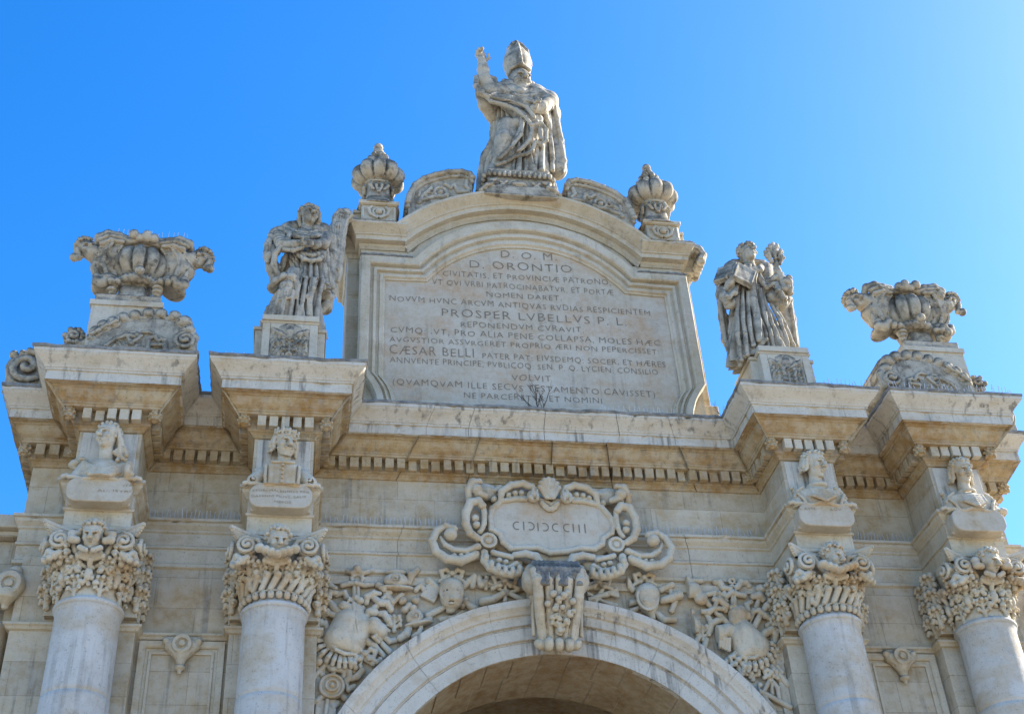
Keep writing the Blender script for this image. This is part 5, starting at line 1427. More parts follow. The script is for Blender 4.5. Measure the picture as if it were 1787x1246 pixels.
def mk_urn(flip, x, label):
    t = empty('urn', (x, -.35, UZ), label, 'urn', 'winged urns on the end blocks')
    g = (lambda m: mirror_mesh(m, m.name)) if flip else (lambda m: m)
    link('bowl', g(urn_body), M_URN, t); link('plinth', g(urn_plinth), M_TRIM, t)
    for c in CH: link('winged_cherub', g(c), M_URN, t)
mk_urn(False, UX, 'ribbed stone urn with two winged cherub heads, at the left end above the cornice')
mk_urn(True, 7.12, 'ribbed stone urn with two winged cherub heads, at the right end above the cornice')

F = SD((-1.45, -.85, -.05), (1.25, .80, 1.75), .0155)
ropec = [(300,1010,44), (345,960,58), (410,915,66), (490,885,64), (578,845,58), (680,818,55), (795,802,56), (905,808,56), (1020,832,60), (1105,880,68), (1140,950,60)]
cs = [loc(p) for p in ((-7.60, -0.75, 15.00), (-7.54, -0.75, 15.13), (-7.43, -0.75, 15.24), (-7.30, -0.75, 15.33), (-7.15, -0.75, 15.44), (-6.97, -0.75, 15.51), (-6.76, -0.75, 15.57), (-6.56, -0.75, 15.57), (-6.34, -0.75, 15.53), (-6.17, -0.75, 15.42), (-6.09, -0.75, 15.25))]
for (u, v, r), p in zip(ropec, cs):
    r *= .00198; F.chain([(p[0], p[1]-.03, p[2]), (p[0], p[1]+.12, p[2]+.02), (p[0], .55, p[2]+.02)], [r*.98, r*1.05, r], k=.004)
for i in range(len(cs)-1):
    m = [(cs[i][j]+cs[i+1][j])/2 for j in range(3)]; F.sph((m[0], m[1]-.13, m[2]-.07), .028, op='s')
    F.cone((m[0], m[1], m[2]-.06), (m[0], .5, m[2]-.06), .09, k=.02)
for i in range(1, 4):
    F.chain([(cs[i][0]-.06, cs[i][1]-.12, cs[i][2]-.10), (cs[i][0]+.05, cs[i][1]-.14, cs[i][2]-.02), (cs[i][0]+.07, cs[i][1]-.12, cs[i][2]+.06)], .03, k=.006)
# end volute and low outer curl
p = loc((-6.11, -0.78, 15.02)); volute(F, (p[0], p[1]-.02, p[2]), .17, -1, rr=.04); F.cyl((p[0], (p[1]+.55)/2, p[2]), .16, (.5-p[1])/2, 'y', k=.01)
F.chain([loc((-6.08, -0.75, 15.30)), loc((-6.01, -0.75, 15.14)), loc((-6.02, -0.75, 14.92))], [.09, .09, .08], k=.03)
p = loc((-7.91, -0.55, 15.14)); F.cyl((p[0], (p[1]+.3)/2, p[2]), .15, (.4-p[1])/2, 'y'); volute(F, (p[0], p[1]-.04, p[2]), .15, 1, rr=.035)
for j in range(6):
    a = R_(60*j); F.cone((p[0]+.13*math.cos(a), p[1]-.10, p[2]+.13*math.sin(a)), (p[0]+.11*math.cos(a+.5), .2, p[2]+.14*math.sin(a+.5)), .045, k=.01)
F.chain([loc((-7.80, -0.6, 15.01)), loc((-7.67, -0.65, 15.01)), loc((-7.60, -0.7, 15.07))], [.07, .08, .08], k=.03)
# face of the block
for u0 in range(10):
    a, b = cs[u0], cs[u0+1]
    if u0 < 9: F.box(((a[0]+b[0])/2, -.06, ((a[2]+b[2])/2-.12)/2), (abs(b[0]-a[0])/2+.02, .42, ((a[2]+b[2])/2-.12)/2+.02))
yb = -.49
F.chain([loc((-7.35, -0.84, 14.83)), loc((-7.23, -0.84, 14.96)), loc((-7.07, -0.84, 15.05)), loc((-6.89, -0.84, 15.08))], [.03, .035, .04, .04], k=.01)
p = loc((-6.94, -0.84, 15.04)); F.tor((p[0], p[1], p[2]), .085, .03, 'y', k=.01); F.sph((p[0], p[1], p[2]), .05); F.chain([(p[0]-.12, p[1], p[2]+.06), (p[0]-.02, p[1], p[2]-.14), (p[0]+.12, p[1], p[2]+.02)], .035, k=.02)
F.chain([loc((-6.81, -0.84, 15.13)), loc((-6.70, -0.84, 15.15)), loc((-6.63, -0.84, 15.11))], .03, k=.01)
for a in ([(-6.68, -0.84, 14.78), (-6.69, -0.84, 15.02), (-6.60, -0.84, 15.06), (-6.54, -0.84, 14.98)], [(-6.41, -0.84, 14.80), (-6.45, -0.84, 14.99), (-6.49, -0.84, 15.01)], [(-6.62, -0.84, 14.89), (-6.44, -0.84, 14.91)]):
    F.chain([loc(q) for q in a], .042, k=.01)
rr = random.Random(9)
for j in range(60):
    q = loc((-7.03, -0.84, 14.85)); F.sph((q[0]+rr.uniform(-.25, .32), q[1]+.03, q[2]+rr.uniform(-.08, .07)), rr.uniform(.02, .04), k=.006)
SCR = F.mesh('pediment_block')
for flip, x, lab in ((False, UX, 'curled rope topped stone block under the left urn'), (True, 7.12, 'curled rope topped stone block under the right urn')):
    o = link('scroll_pediment', mirror_mesh(SCR, 'pediment_block') if flip else SCR, M_URN, loc=(x, -.35, UZ)); setp(o, lab, 'scroll block', 'curled blocks under the urns')

# volutes standing on the outer cornice returns
F = SD((-.55, -.35, -.5), (.55, .75, .55), .0175)
volute(F, (0, -.15, 0), .33, 1, turns=1.7, rr=.06); F.cyl((0, .28, 0), .31, .38, 'y')
F.chain([(-.05, -.1, .30), (.2, -.12, .34), (.36, -.1, .26), (.5, -.1, .0)], [.08, .09, .09, .07], k=.03)
for j in range(5): F.sph((-.25+.13*j, -.12, .33-.02*abs(j-2)), .07, k=.015)
F.box((0, .25, -.3), (.3, .38, .18), k=.04)
VOL = F.mesh('volute')
o = link('volute_scroll', VOL, M_URN, loc=(-8.72, .25, 14.98)); setp(o, 'round stone volute on the left return of the cornice', 'scroll', 'volutes on the cornice returns')
o = link('volute_scroll', mirror_mesh(VOL, 'volute'), M_URN, loc=(8.72, .25, 14.98)); setp(o, 'round stone volute on the right return of the cornice', 'scroll', 'volutes on the cornice returns')

# ================================================================== ribbed finials on the attic shoulders
F = SD((-.68, -.68, .55), (.68, .68, 2.65), .0175)
def bulb(X, Y, Z):
    z = Z-1.60; th = np.arctan2(Y, X)+math.pi/2; lob = np.abs(np.sin(5*th+math.pi/2))**.6
    r = np.sqrt(X*X+Y*Y); R = .54*(.76+.26*lob)
    zz = np.where(z < 0, z/.27, z/.30)
    rho = (np.abs(r/R)**2.3+np.abs(zz)**2.3)**(1/2.3)
    return (rho-1)*.32
F.put(np.array([-.6, -.6, 1.1]), np.array([.6, .6, 2.2]), bulb)
F.loft([(.62, 0, 0, .40, .40), (.70, 0, 0, .36, .36), (.78, 0, 0, .29, .29), (.92, 0, 0, .25, .25), (1.28, 0, 0, .24, .24), (1.33, 0, 0, .28, .28), (1.40, 0, 0, .25, .25)], sq=3.)
F.tor((0, 0, 1.33), .25, .04, 'z', k=.01)
for ang in (0, 90, 180, 270):
    F.push((0, 0, 0), rot(R_(ang)))
    for j in range(4): F.chain([(-.15+.10*j, -.26, 1.26), (-.17+.115*j, -.285, 1.16), (-.11+.075*j, -.27, 1.07)], .025, k=.005)
    F.cone((0, -.26, 1.07), (0, -.28, 1.0), .05, .03, k=.01)
    F.pop()
F.loft([(1.80, 0, 0, .27, .27), (1.95, 0, 0, .22, .22), (2.08, 0, 0, .17, .17), (2.2, 0, 0, .14, .14), (2.32, 0, 0, .10, .10)])
for j in range(9):
    a = 2*math.pi*j/9; c, s_ = math.cos(a), math.sin(a)
    F.chain([(.29*c, .29*s_, 1.82), (.27*c, .27*s_, 1.95), (.19*c, .19*s_, 2.06)], [.055, .055, .035], k=.01)
for j in range(8):
    a = 2*math.pi*j/8+.2; F.ell((.165*math.cos(a), .165*math.sin(a), 2.16), (.055, .055, .07), k=.006)
F.tor((0, 0, 2.28), .115, .035, 'z', k=.01)
F.ell((0, 0, 2.40), (.10, .10, .08), k=.006); F.ell((0, 0, 2.53), (.085, .085, .09), k=.006)
FIN = F.mesh('bulb')
F = SD((-.5, -.48, -.08), (.5, .48, .70), .0165)
F.box((0, 0, .28), (.33, .33, .34)); F.box((0, 0, .60), (.38, .38, .035), rd=.01); F.box((0, 0, .565), (.355, .355, .02)); F.box((.12, .16, .25), (.42, .28, .30)); F.box((.12, .16, .53), (.46, .31, .03))
F.sph((0, -.345, .36), .075); F.tor((0, -.34, .36), .105, .03, 'y', k=.005)
for q in (-1, 1):
    F.chain([(q*.14, -.33, .50), (q*.20, -.34, .42), (q*.16, -.34, .30), (q*.04, -.34, .22)], .035, k=.01)
    F.chain([(q*.30, -.33, .20), (q*.20, -.34, .12), (q*.10, -.34, .06)], .03, k=.01); F.cone((q*.30, -.33, .50), (q*.30, -.33, .05), .02)
    for j in range(8): F.sph((q*(.06+.03*j), -.335, .06+.03*(j % 3)), .025, k=.004)
FPED = F.mesh('pedestal')
for flip, x, z, lab in ((True, -2.885, 19.02, 'ribbed pumpkin shaped stone finial on the left shoulder of the attic'), (False, 2.86, 19.02, 'ribbed pumpkin shaped stone finial on the right shoulder of the attic')):
    t = empty('finial', (x, .72, z), lab, 'finial', 'ribbed finials on the attic')
    link('bulb', FIN, M_URN, t); link('pedestal', mirror_mesh(FPED, 'pedestal') if flip else FPED, M_TRIM, t)

# ================================================================== curved scroll pediments either side of the bishop
PT = [(-2.31, 0.45, 19.79), (-2.27, 0.45, 19.98), (-2.16, 0.45, 20.27), (-1.98, 0.45, 20.46), (-1.75, 0.45, 20.59), (-1.48, 0.45, 20.70), (-1.20, 0.45, 20.74), (-1.04, 0.45, 20.69), (-0.99, 0.45, 20.60)]
PT = [(p[0], p[2]) for p in PT]
bot = [(PT[-1][0]-.03, PT[-1][1]-.62)]
bot = [(x, 16.67+math.sqrt(3.45**2-x*x)-.10) for x in np.linspace(PT[-1][0]-.02, PT[0][0]+.03, 8)]
mb = MB(); mb.poly_y([(x, z) for x, z in (PT+bot)[::-1]], .47, 1.15)
PB_ = mb.mesh('panel', .006)
F = SD((PT[0][0]-.2, .2, 19.1), (PT[-1][0]+.2, 1.3, 21.0), .018)
for dz, y0, r in ((-.02, .42, .055), (-.10, .46, .04)):
    for k in range(6): F.chain([(x, y0+.15*k, z+dz) for x, z in PT], r, k=.01)
for x, z in PT: F.cone((x, .42, z-.02), (x, 1.15, z-.02), .055, k=.01)
p = (-1.65, 0.45, 20.13); F.tor((p[0], .46, p[2]), .115, .04, 'y', k=.01); F.sph((p[0], .47, p[2]-.01), .075)
for a in ([(-2.08, 0.46, 19.82), (-2.00, 0.46, 20.02), (-1.83, 0.46, 20.21)], [(-1.54, 0.46, 20.35), (-1.44, 0.46, 20.28), (-1.36, 0.46, 20.37)], [(-1.36, 0.46, 20.34), (-1.28, 0.46, 20.18), (-1.09, 0.46, 20.20)], [(-1.10, 0.46, 20.51), (-1.13, 0.46, 20.37), (-1.07, 0.46, 20.26)], [(-2.04, 0.46, 19.88), (-1.78, 0.46, 19.99), (-1.51, 0.46, 20.07)]):
    F.chain(a, .04, k=.01)
for j in range(18): F.sph((p[0]-.42+.02*j*(j % 3), .47, p[2]-.03-.12*((j*7) % 5)/5), .03, k=.006)
PR_ = F.mesh('rim')
for flip, lab in ((False, 'curved stone scroll pediment resting on the attic arch, left of the bishop'), (True, 'curved stone scroll pediment resting on the attic arch, right of the bishop')):
    t = empty('scroll_pediment', ((1 if flip else -1)*1.7, .8, 19.6), lab, 'scroll block', 'scroll pediments beside the bishop')
    for nm, me, mm in (('panel', PB_, M_URN), ('rim', PR_, M_STATUE)):
        o = link(nm, mirror_mesh(me, nm) if flip else me, mm, t); under(o, t)

# scroll brackets on the flanks of the attic
for q in (-1, 1):
    F = SD((3.0 if q > 0 else -4.0, .2, 18.3), (4.0 if q > 0 else -3.0, 1.5, 19.6), .017)
    for y in (.52, .62, .72, .85, 1.0):
        F.chain([(q*3.38, y, 19.02), (q*3.50, y, 19.10), (q*3.60, y, 19.06), (q*3.66, y, 18.94), (q*3.60, y, 18.78)], [.09, .10, .10, .09, .10], k=.01)
    for a in (-.06, .02, .1): F.chain([(q*3.46, .42, 19.10+a*.3), (q*3.6, .42, 19.04+a*.4), (q*(3.64+a*.3), .42, 18.9), (q*(3.58+a*.3), .42, 18.78)], .022, k=.004)
    F.link('side_scroll', M_URN, gate)

# ================================================================== trophies of arms carved in the spandrels
def relief(name, x0, x1, z0, z1, fn, h=.0135):
    F = SD((x0-.12, .26, z0-.12), (x1+.12, .66, z1+.12), h); fn(F); F.f -= .002; return F.link(name, M_CARVE, gate)
def bow(F, c, r, n=4):
    x, y, z = c
    for q in (-1, 1):
        F.chain([(x, y-.02, z), (x+q*r*.7, y-.06, z+r*.55), (x+q*r*1.3, y-.05, z+r*.35), (x+q*r*1.1, y-.03, z-.05), (x, y-.02, z)], .032, k=.01)
        F.chain([(x, y-.02, z), (x+q*r*.6, y-.04, z-r*.6), (x+q*r*1.0, y-.03, z-r*.65), (x+q*r*1.5, y-.03, z-r*1.0)], [.03, .04, .035, .03], k=.01)
    F.sph((x, y-.06, z), .05, k=.01)
def bar(F, a, b, r, tip=None, k=.01): F.cone(a, b, r, r if tip is None else tip, k=k)
def petals(F, pts, c, L, r):
    for p in pts:
        d = np.array(p)-np.array(c); d[1] = 0; d /= np.linalg.norm(d)
        F.chain([np.array(p)-d*.04, np.array(p)+d*L*.55+[0, -.03, 0], np.array(p)+d*L], [r*.8, r*1.1, r*.85], k=.006)
        F.cone(np.array(p)-d*.02+[0, -r*1.15, 0], np.array(p)+d*L*.5+[0, -r*1.3, 0], .012, op='s')
# ---- left spandrel
def f(F):
    F.chain([(-3.18, 0.55, 10.94), (-3.30, 0.52, 10.69), (-3.41, 0.52, 10.40)], [.12, .20, .25], k=.05)
    F.chain([(-3.13, 0.55, 10.87), (-3.07, 0.55, 10.62), (-3.20, 0.54, 10.31)], [.10, .17, .18], k=.06)
    F.ell((-3.39, 0.5, 10.43), (.26, .11, .21), k=.04)
    F.chain([(-3.21, 0.42, 10.99), (-3.20, 0.36, 10.65), (-3.17, 0.38, 10.46), (-3.11, 0.46, 10.38)], .022, k=.006); F.chain([(-3.17, 0.42, 10.97), (-3.16, 0.36, 10.65), (-3.12, 0.38, 10.46)], .014, k=.006)
    F.chain([(-3.58, 0.5, 10.47), (-3.55, 0.4, 10.30), (-3.46, 0.38, 10.18), (-3.33, 0.4, 10.12), (-3.17, 0.48, 10.15)], .028, k=.006)
    F.cone((-3.21, 0.5, 10.89), (-3.35, 0.48, 10.94), .11, .09, k=.02)
    for q in range(5): F.cone((-3.27, 0.45, 11.07), (-3.23, 0.45, 11.01), .02) if q == 0 else F.sph(((-3.24, 0.45, 11.06)[0]-.035*q, .43, (-3.24, 0.45, 11.06)[2]-.04*q), .028, k=.004)
    F.chain([(-2.98, 0.5, 10.62), (-2.89, 0.46, 10.63), (-2.79, 0.46, 10.54)], [.11, .12, .12], k=.03)
    for q in range(6): F.cone(((-2.73, 0.4, 10.58)[0]-.03*q, .40, (-2.73, 0.4, 10.58)[2]-.036*q), ((-2.66, 0.46, 10.55)[0]-.03*q, .48, (-2.66, 0.46, 10.55)[2]-.036*q), .022, k=.004)
    F.chain([(-3.22, 0.5, 11.06), (-3.17, 0.46, 11.08), (-3.11, 0.46, 11.04)], [.06, .05, .06], k=.02)
    petals(F, ((-3.67, 0.5, 10.45), (-3.67, 0.49, 10.37), (-3.64, 0.48, 10.28), (-3.60, 0.47, 10.20), (-3.53, 0.46, 10.14), (-3.46, 0.46, 10.10), (-3.39, 0.46, 10.07), (-3.32, 0.47, 10.07), (-3.25, 0.48, 10.07), (-3.20, 0.5, 10.06)), (-3.35, 0.5, 10.47), .13, .034)
    petals(F, ((-3.72, 0.56, 10.37), (-3.71, 0.56, 10.29), (-3.66, 0.56, 10.20)), (-3.35, 0.5, 10.47), .10, .036)
relief('cuirass', (-3.85, 11.08)[0], (-2.60, 11.12)[0], (-3.93, 9.86)[1], (-3.98, 11.12)[1], f)
def f(F):
    F.tor((-3.15, 0.53, 11.46), .085, .028, 'y'); F.chain([(-3.30, 0.55, 11.61), (-3.23, 0.52, 11.56), (-3.16, 0.5, 11.60), (-3.07, 0.52, 11.56), (-2.92, 0.55, 11.63)], [.03, .04, .05, .04, .03], k=.01)
    F.sph((-3.16, 0.5, 11.62), .06, k=.01)
    F.chain([(-3.38, 0.55, 11.35), (-3.28, 0.52, 11.37), (-3.17, 0.5, 11.37), (-3.03, 0.52, 11.35), (-2.91, 0.55, 11.38)], [.035, .035, .045, .035, .035], k=.01)
    F.cone((-3.19, 0.53, 11.35), (-3.19, 0.53, 11.12), .03); F.cone((-3.14, 0.53, 11.35), (-3.14, 0.53, 11.12), .03)
relief('ring_ribbon', (-3.41, 11.74)[0], (-2.91, 11.76)[0], (-3.98, 11.08)[1], (-4.00, 11.64)[1], f)
def f(F):
    bar(F, (-3.76, 0.54, 11.28), (-3.67, 0.52, 11.12), .05, .04); F.sph((-3.78, 0.53, 11.29), .055, k=.01)
    for q in range(4): F.sph(((-3.75, 0.5, 11.22)[0]+.028*q, .49, (-3.75, 0.5, 11.22)[2]-.04*q), .034, k=.004)
    F.chain([(-3.81, 0.54, 11.06), (-3.77, 0.5, 10.98), (-3.67, 0.48, 10.99), (-3.60, 0.47, 11.09), (-3.58, 0.48, 11.18), (-3.48, 0.52, 11.20)], [.045, .05, .05, .05, .045, .035], k=.01)
    F.chain([(-3.61, 0.52, 11.06), (-3.40, 0.5, 10.82)], [.055, .06], k=.01)
    bar(F, (-3.69, 0.56, 11.44), (-3.51, 0.55, 11.29), .045); F.sph((-3.68, 0.54, 11.52), .06, k=.02); F.sph((-3.62, 0.53, 11.47), .05, k=.02)
relief('sword_hilt', (-3.85, 11.73)[0], (-3.41, 11.74)[0], (-3.97, 10.79)[1], (-4.00, 11.53)[1], f)
def f(F):
    F.ell((-3.66, 0.5, 10.85), (.11, .08, .075), k=.01); F.sph((-3.77, 0.53, 10.90), .045, k=.01); bar(F, (-3.57, 0.5, 10.83), (-3.36, 0.5, 10.75), .045)
    for q in range(4): F.cone((-3.73, 0.44, 10.85), (-3.61, 0.44, 10.81), .014) if q == 0 else F.cone(((-3.73, 0.44, 10.85)[0], .43, (-3.73, 0.44, 10.85)[2]-.03*q+.03), ((-3.60, 0.44, 10.81)[0], .43, (-3.60, 0.44, 10.81)[2]-.03*q+.03), .012, op='s')
    F.chain([(-3.76, 0.54, 10.62), (-3.72, 0.5, 10.67), (-3.64, 0.52, 10.67), (-3.59, 0.55, 10.60), (-3.52, 0.56, 10.58)], [.05, .06, .05, .045, .04], k=.01)
relief('torch', (-3.83, 11.73)[0], (-3.37, 11.74)[0], (-3.95, 10.50)[1], (-3.97, 10.93)[1], f)
def f(F):
    F.chain([(-3.00, 0.53, 11.05), (-2.99, 0.5, 11.13), (-2.89, 0.48, 11.18), (-2.79, 0.52, 11.20)], [.04, .055, .055, .03], k=.01)
    F.chain([(-2.89, 0.5, 11.13), (-2.79, 0.48, 11.02), (-2.68, 0.5, 11.03), (-2.61, 0.53, 10.94)], [.045, .055, .055, .04], k=.01)
    bar(F, (-2.64, 0.54, 11.23), (-2.89, 0.5, 10.92), .045); F.ell((-2.91, 0.48, 10.86), (.10, .07, .07), k=.01); bar(F, (-2.94, 0.5, 10.85), (-3.04, 0.5, 10.76), .05)
    F.chain([(-2.83, 0.52, 10.86), (-2.72, 0.5, 10.84), (-2.66, 0.5, 10.75), (-2.62, 0.54, 10.69)], [.04, .05, .05, .045], k=.01)
relief('battle_axe', (-3.04, 11.76)[0], (-2.59, 11.77)[0], (-3.96, 10.62)[1], (-3.98, 11.19)[1], f)
def f(F):
    F.ell((-2.53, 0.5, 11.42), (.20, .10, .14), k=.02); F.ell((-2.54, 0.5, 11.30), (.27, .09, .04), k=.02); F.ell((-2.53, 0.53, 11.59), (.16, .05, .05), k=.03)
    sp = spiral((-2.55, 11.44)[0], (-2.55, 11.44)[1], .095, .02, 60, 660, 26); F.chain([(x, .405, z) for x, z in sp], .016, op='s')
    F.chain([(-2.33, 0.53, 11.40), (-2.29, 0.5, 11.54), (-2.19, 0.54, 11.65)], [.05, .06, .04], k=.01); F.cone((-2.81, 0.53, 11.36), (-2.72, 0.5, 11.28), .05, k=.02)
    F.chain([(-2.68, 0.53, 11.27), (-2.66, 0.52, 11.14), (-2.58, 0.5, 11.06), (-2.44, 0.53, 11.20)], .035, k=.01)
relief('plumed_helmet', (-2.84, 11.76)[0], (-2.19, 11.78)[0], (-3.98, 11.02)[1], (-4.00, 11.59)[1], f)
def f(F):
    F.ell((-2.24, 0.5, 10.79), (.13, .10, .15), k=.02); F.ell((-2.17, 0.5, 10.69), (.22, .09, .045), R=rot(0, 0, -.2), k=.02)
    sp = spiral((-2.24, 10.79)[0], (-2.24, 10.79)[1], .07, .015, 60, 600, 22); F.chain([(x, .405, z) for x, z in sp], .014, op='s')
    for u, v in ((515,700), (540,715), (565,700), (505,725), (580,720)): pass
    for p in ((-2.42, 0.52, 11.08), (-2.33, 0.5, 10.99), (-2.23, 0.52, 11.09), (-2.38, 0.5, 10.93), (-2.27, 0.48, 10.94)): F.sph(p, .06, k=.02)
    F.chain([(-2.33, 0.52, 10.62), (-2.37, 0.5, 10.51), (-2.46, 0.52, 10.45)], [.05, .06, .05], k=.01); F.chain([(-2.14, 0.52, 10.65), (-2.17, 0.52, 10.54), (-2.27, 0.55, 10.50)], .035, k=.01)
relief('crested_helmet', (-2.49, 13.75)[0], (-1.93, 13.78)[0], (-4.04, 10.37)[1], (-4.07, 11.12)[1], f)
def f(F):
    F.chain([(-1.65, 0.5, 11.29), (-1.65, 0.48, 11.10), (-1.66, 0.52, 10.96)], [.20, .17, .08], k=.03); F.ell((-1.65, 0.47, 11.24), (.19, .12, .18), k=.03)
    F.tor((-1.66, 0.4, 11.20), .165, .018, 'y', ez=1.15)
    for p in ((-1.75, 0.36, 11.20), (-1.59, 0.36, 11.20)): F.ell(p, (.05, .05, .022), k=.006, op='s'); 
    for p in ((-1.75, 0.365, 11.19), (-1.59, 0.365, 11.20)): F.ell(p, (.03, .025, .014))
    F.chain([(-1.67, 0.36, 11.18), (-1.67, 0.33, 11.06)], [.02, .035], k=.01); F.ell((-1.67, 0.345, 11.01), (.05, .03, .012), op='s'); F.ell((-1.67, 0.355, 10.98), (.035, .03, .014))
    bow(F, (-1.63, 0.54, 11.57), .13)
    F.chain([(-1.99, 0.56, 11.46), (-1.83, 0.55, 11.31)], [.07, .05]); F.box((-1.97, 0.55, 11.25), (.12, .035, .13), R=rot(0, 0, .5), rd=.02)
    bar(F, (-2.02, 0.55, 10.86), (-1.74, 0.53, 11.01), .045); F.chain([(-1.45, 0.55, 11.38), (-1.35, 0.52, 11.46), (-1.26, 0.52, 11.55), (-1.30, 0.53, 11.39)], [.05, .055, .05, .045], k=.01)
    F.cone((-1.47, 0.55, 11.14), (-1.30, 0.52, 10.98), .04, .065, k=.01); F.chain([(-1.81, 0.56, 10.80), (-1.61, 0.54, 10.83), (-1.48, 0.55, 10.92)], .035, k=.01); bar(F, (-1.47, 0.56, 11.04), (-1.42, 0.56, 11.15), .05)
relief('oval_shield', (-2.04, 13.78)[0], (-1.15, 13.82)[0], (-4.05, 10.70)[1], (-4.09, 11.57)[1], f)
def f(F):
    bow(F, (-0.76, 0.54, 11.48), .14)
    bar(F, (-1.11, 0.55, 11.50), (-0.44, 0.52, 11.11), .03, .02); bar(F, (-0.42, 0.55, 11.40), (-0.94, 0.52, 11.17), .035)
    F.chain([(-1.13, 0.54, 11.11), (-0.98, 0.52, 11.14), (-0.81, 0.5, 11.24), (-0.74, 0.52, 11.29)], [.075, .065, .05, .04], k=.01)
    F.chain([(-1.19, 0.55, 11.55), (-1.15, 0.52, 11.41), (-1.08, 0.54, 11.47)], [.05, .06, .05], k=.01); F.cone((-1.06, 0.54, 11.55), (-1.08, 0.54, 11.36), .03, k=.01)
    bar(F, (-0.76, 0.52, 11.40), (-0.78, 0.52, 11.14), .03); bar(F, (-0.67, 0.53, 11.26), (-0.47, 0.53, 11.15), .035)
relief('crossed_arms', (-1.15, 13.82)[0], (-0.26, 13.86)[0], (-4.06, 10.96)[1], (-4.09, 11.48)[1], f)
def f(F):
    F.chain([(-3.01, 0.54, 10.41), (-2.86, 0.53, 10.31), (-2.72, 0.55, 10.17)], [.055, .05, .03]); bar(F, (-2.84, 0.54, 10.45), (-2.63, 0.54, 10.23), .04)
    F.chain([(-3.09, 0.53, 10.41), (-3.10, 0.52, 10.28), (-3.07, 0.54, 10.22)], .04, k=.01)
    
relief('lance_ends', (-3.17, 11.75)[0], (-2.62, 11.77)[0], (-3.93, 9.96)[1], (-3.95, 10.42)[1], f)
def f(F): bow(F, (-3.01, 0.53, 10.16), .12); F.chain([(-3.01, 0.54, 10.11), (-2.88, 0.54, 10.03), (-2.78, 0.55, 10.10)], .035)
relief('ribbon_bow', (-3.17, 11.75)[0], (-2.74, 11.76)[0], (-3.93, 9.94)[1], (-3.94, 10.26)[1], f)
def f(F):
    bar(F, (-3.56, 0.55, 10.07), (-3.88, 0.54, 9.66), .045, .05)
    F.chain([(-3.84, 0.55, 10.08), (-3.80, 0.52, 10.01), (-3.71, 0.5, 10.02), (-3.76, 0.53, 10.12)], [.04, .06, .06, .04], k=.01); bar(F, (-3.77, 0.54, 10.00), (-3.65, 0.55, 9.83), .04)
    F.chain([(-3.55, 0.55, 9.97), (-3.49, 0.53, 9.92), (-3.40, 0.54, 9.93), (-3.32, 0.55, 9.90)], [.04, .05, .045, .035], k=.01); bar(F, (-3.48, 0.55, 9.93), (-3.48, 0.55, 9.85), .03)
relief('spear', (-3.98, 11.73)[0], (-3.36, 11.74)[0], (-3.92, 9.62)[1], (-3.94, 10.12)[1], f)
def f(F):
    c = (-3.50, 0.53, 9.63); F.ell(c, (.195, .09, .195)); F.tor((c[0], c[1]-.055, c[2]), .165, .022, 'y'); F.tor((c[0], c[1]-.085, c[2]), .085, .018, 'y'); F.sph((c[0], c[1]-.07, c[2]), .045, k=.01)
    F.chain([(-3.30, 0.55, 9.72), (-3.23, 0.52, 9.78), (-3.24, 0.53, 9.88)], [.05, .05, .04], k=.01); F.chain([(-3.21, 0.53, 9.77), (-3.12, 0.52, 9.81), (-3.05, 0.53, 9.90)], [.045, .05, .045], k=.01)
    F.chain([(-3.28, 0.55, 9.69), (-3.25, 0.54, 9.61), (-3.17, 0.55, 9.66)], .04, k=.01); F.cone((-3.35, 0.55, 9.52), (-3.30, 0.55, 9.47), .04)
relief('round_shield', (-3.79, 11.73)[0], (-3.06, 11.75)[0], (-3.91, 9.41)[1], (-3.93, 9.90)[1], f)
def f(F):
    F.chain([(-3.83, 0.55, 9.32), (-3.76, 0.53, 9.39), (-3.71, 0.52, 9.40), (-3.63, 0.54, 9.48)], [.03, .05, .045, .05], k=.01)
    F.box((-3.58, 0.54, 9.28), (.15, .05, .14), rd=.02); F.cone((-3.56, 0.47, 9.39), (-3.58, 0.47, 9.18), .025)
    for q in range(5): F.cone(((-3.69, 0.48, 9.35)[0], .48, (-3.69, 0.48, 9.35)[2]-.05*q), ((-3.43, 0.48, 9.28)[0], .48, (-3.43, 0.48, 9.28)[2]-.05*q), .012, op='s')
    F.chain([(-3.52, 0.54, 9.38), (-3.47, 0.52, 9.32), (-3.42, 0.54, 9.38)], .045, k=.01)
relief('quiver', (-3.95, 11.73)[0], (-3.46, 11.74)[0], (-3.89, 9.09)[1], (-3.91, 9.49)[1], f)
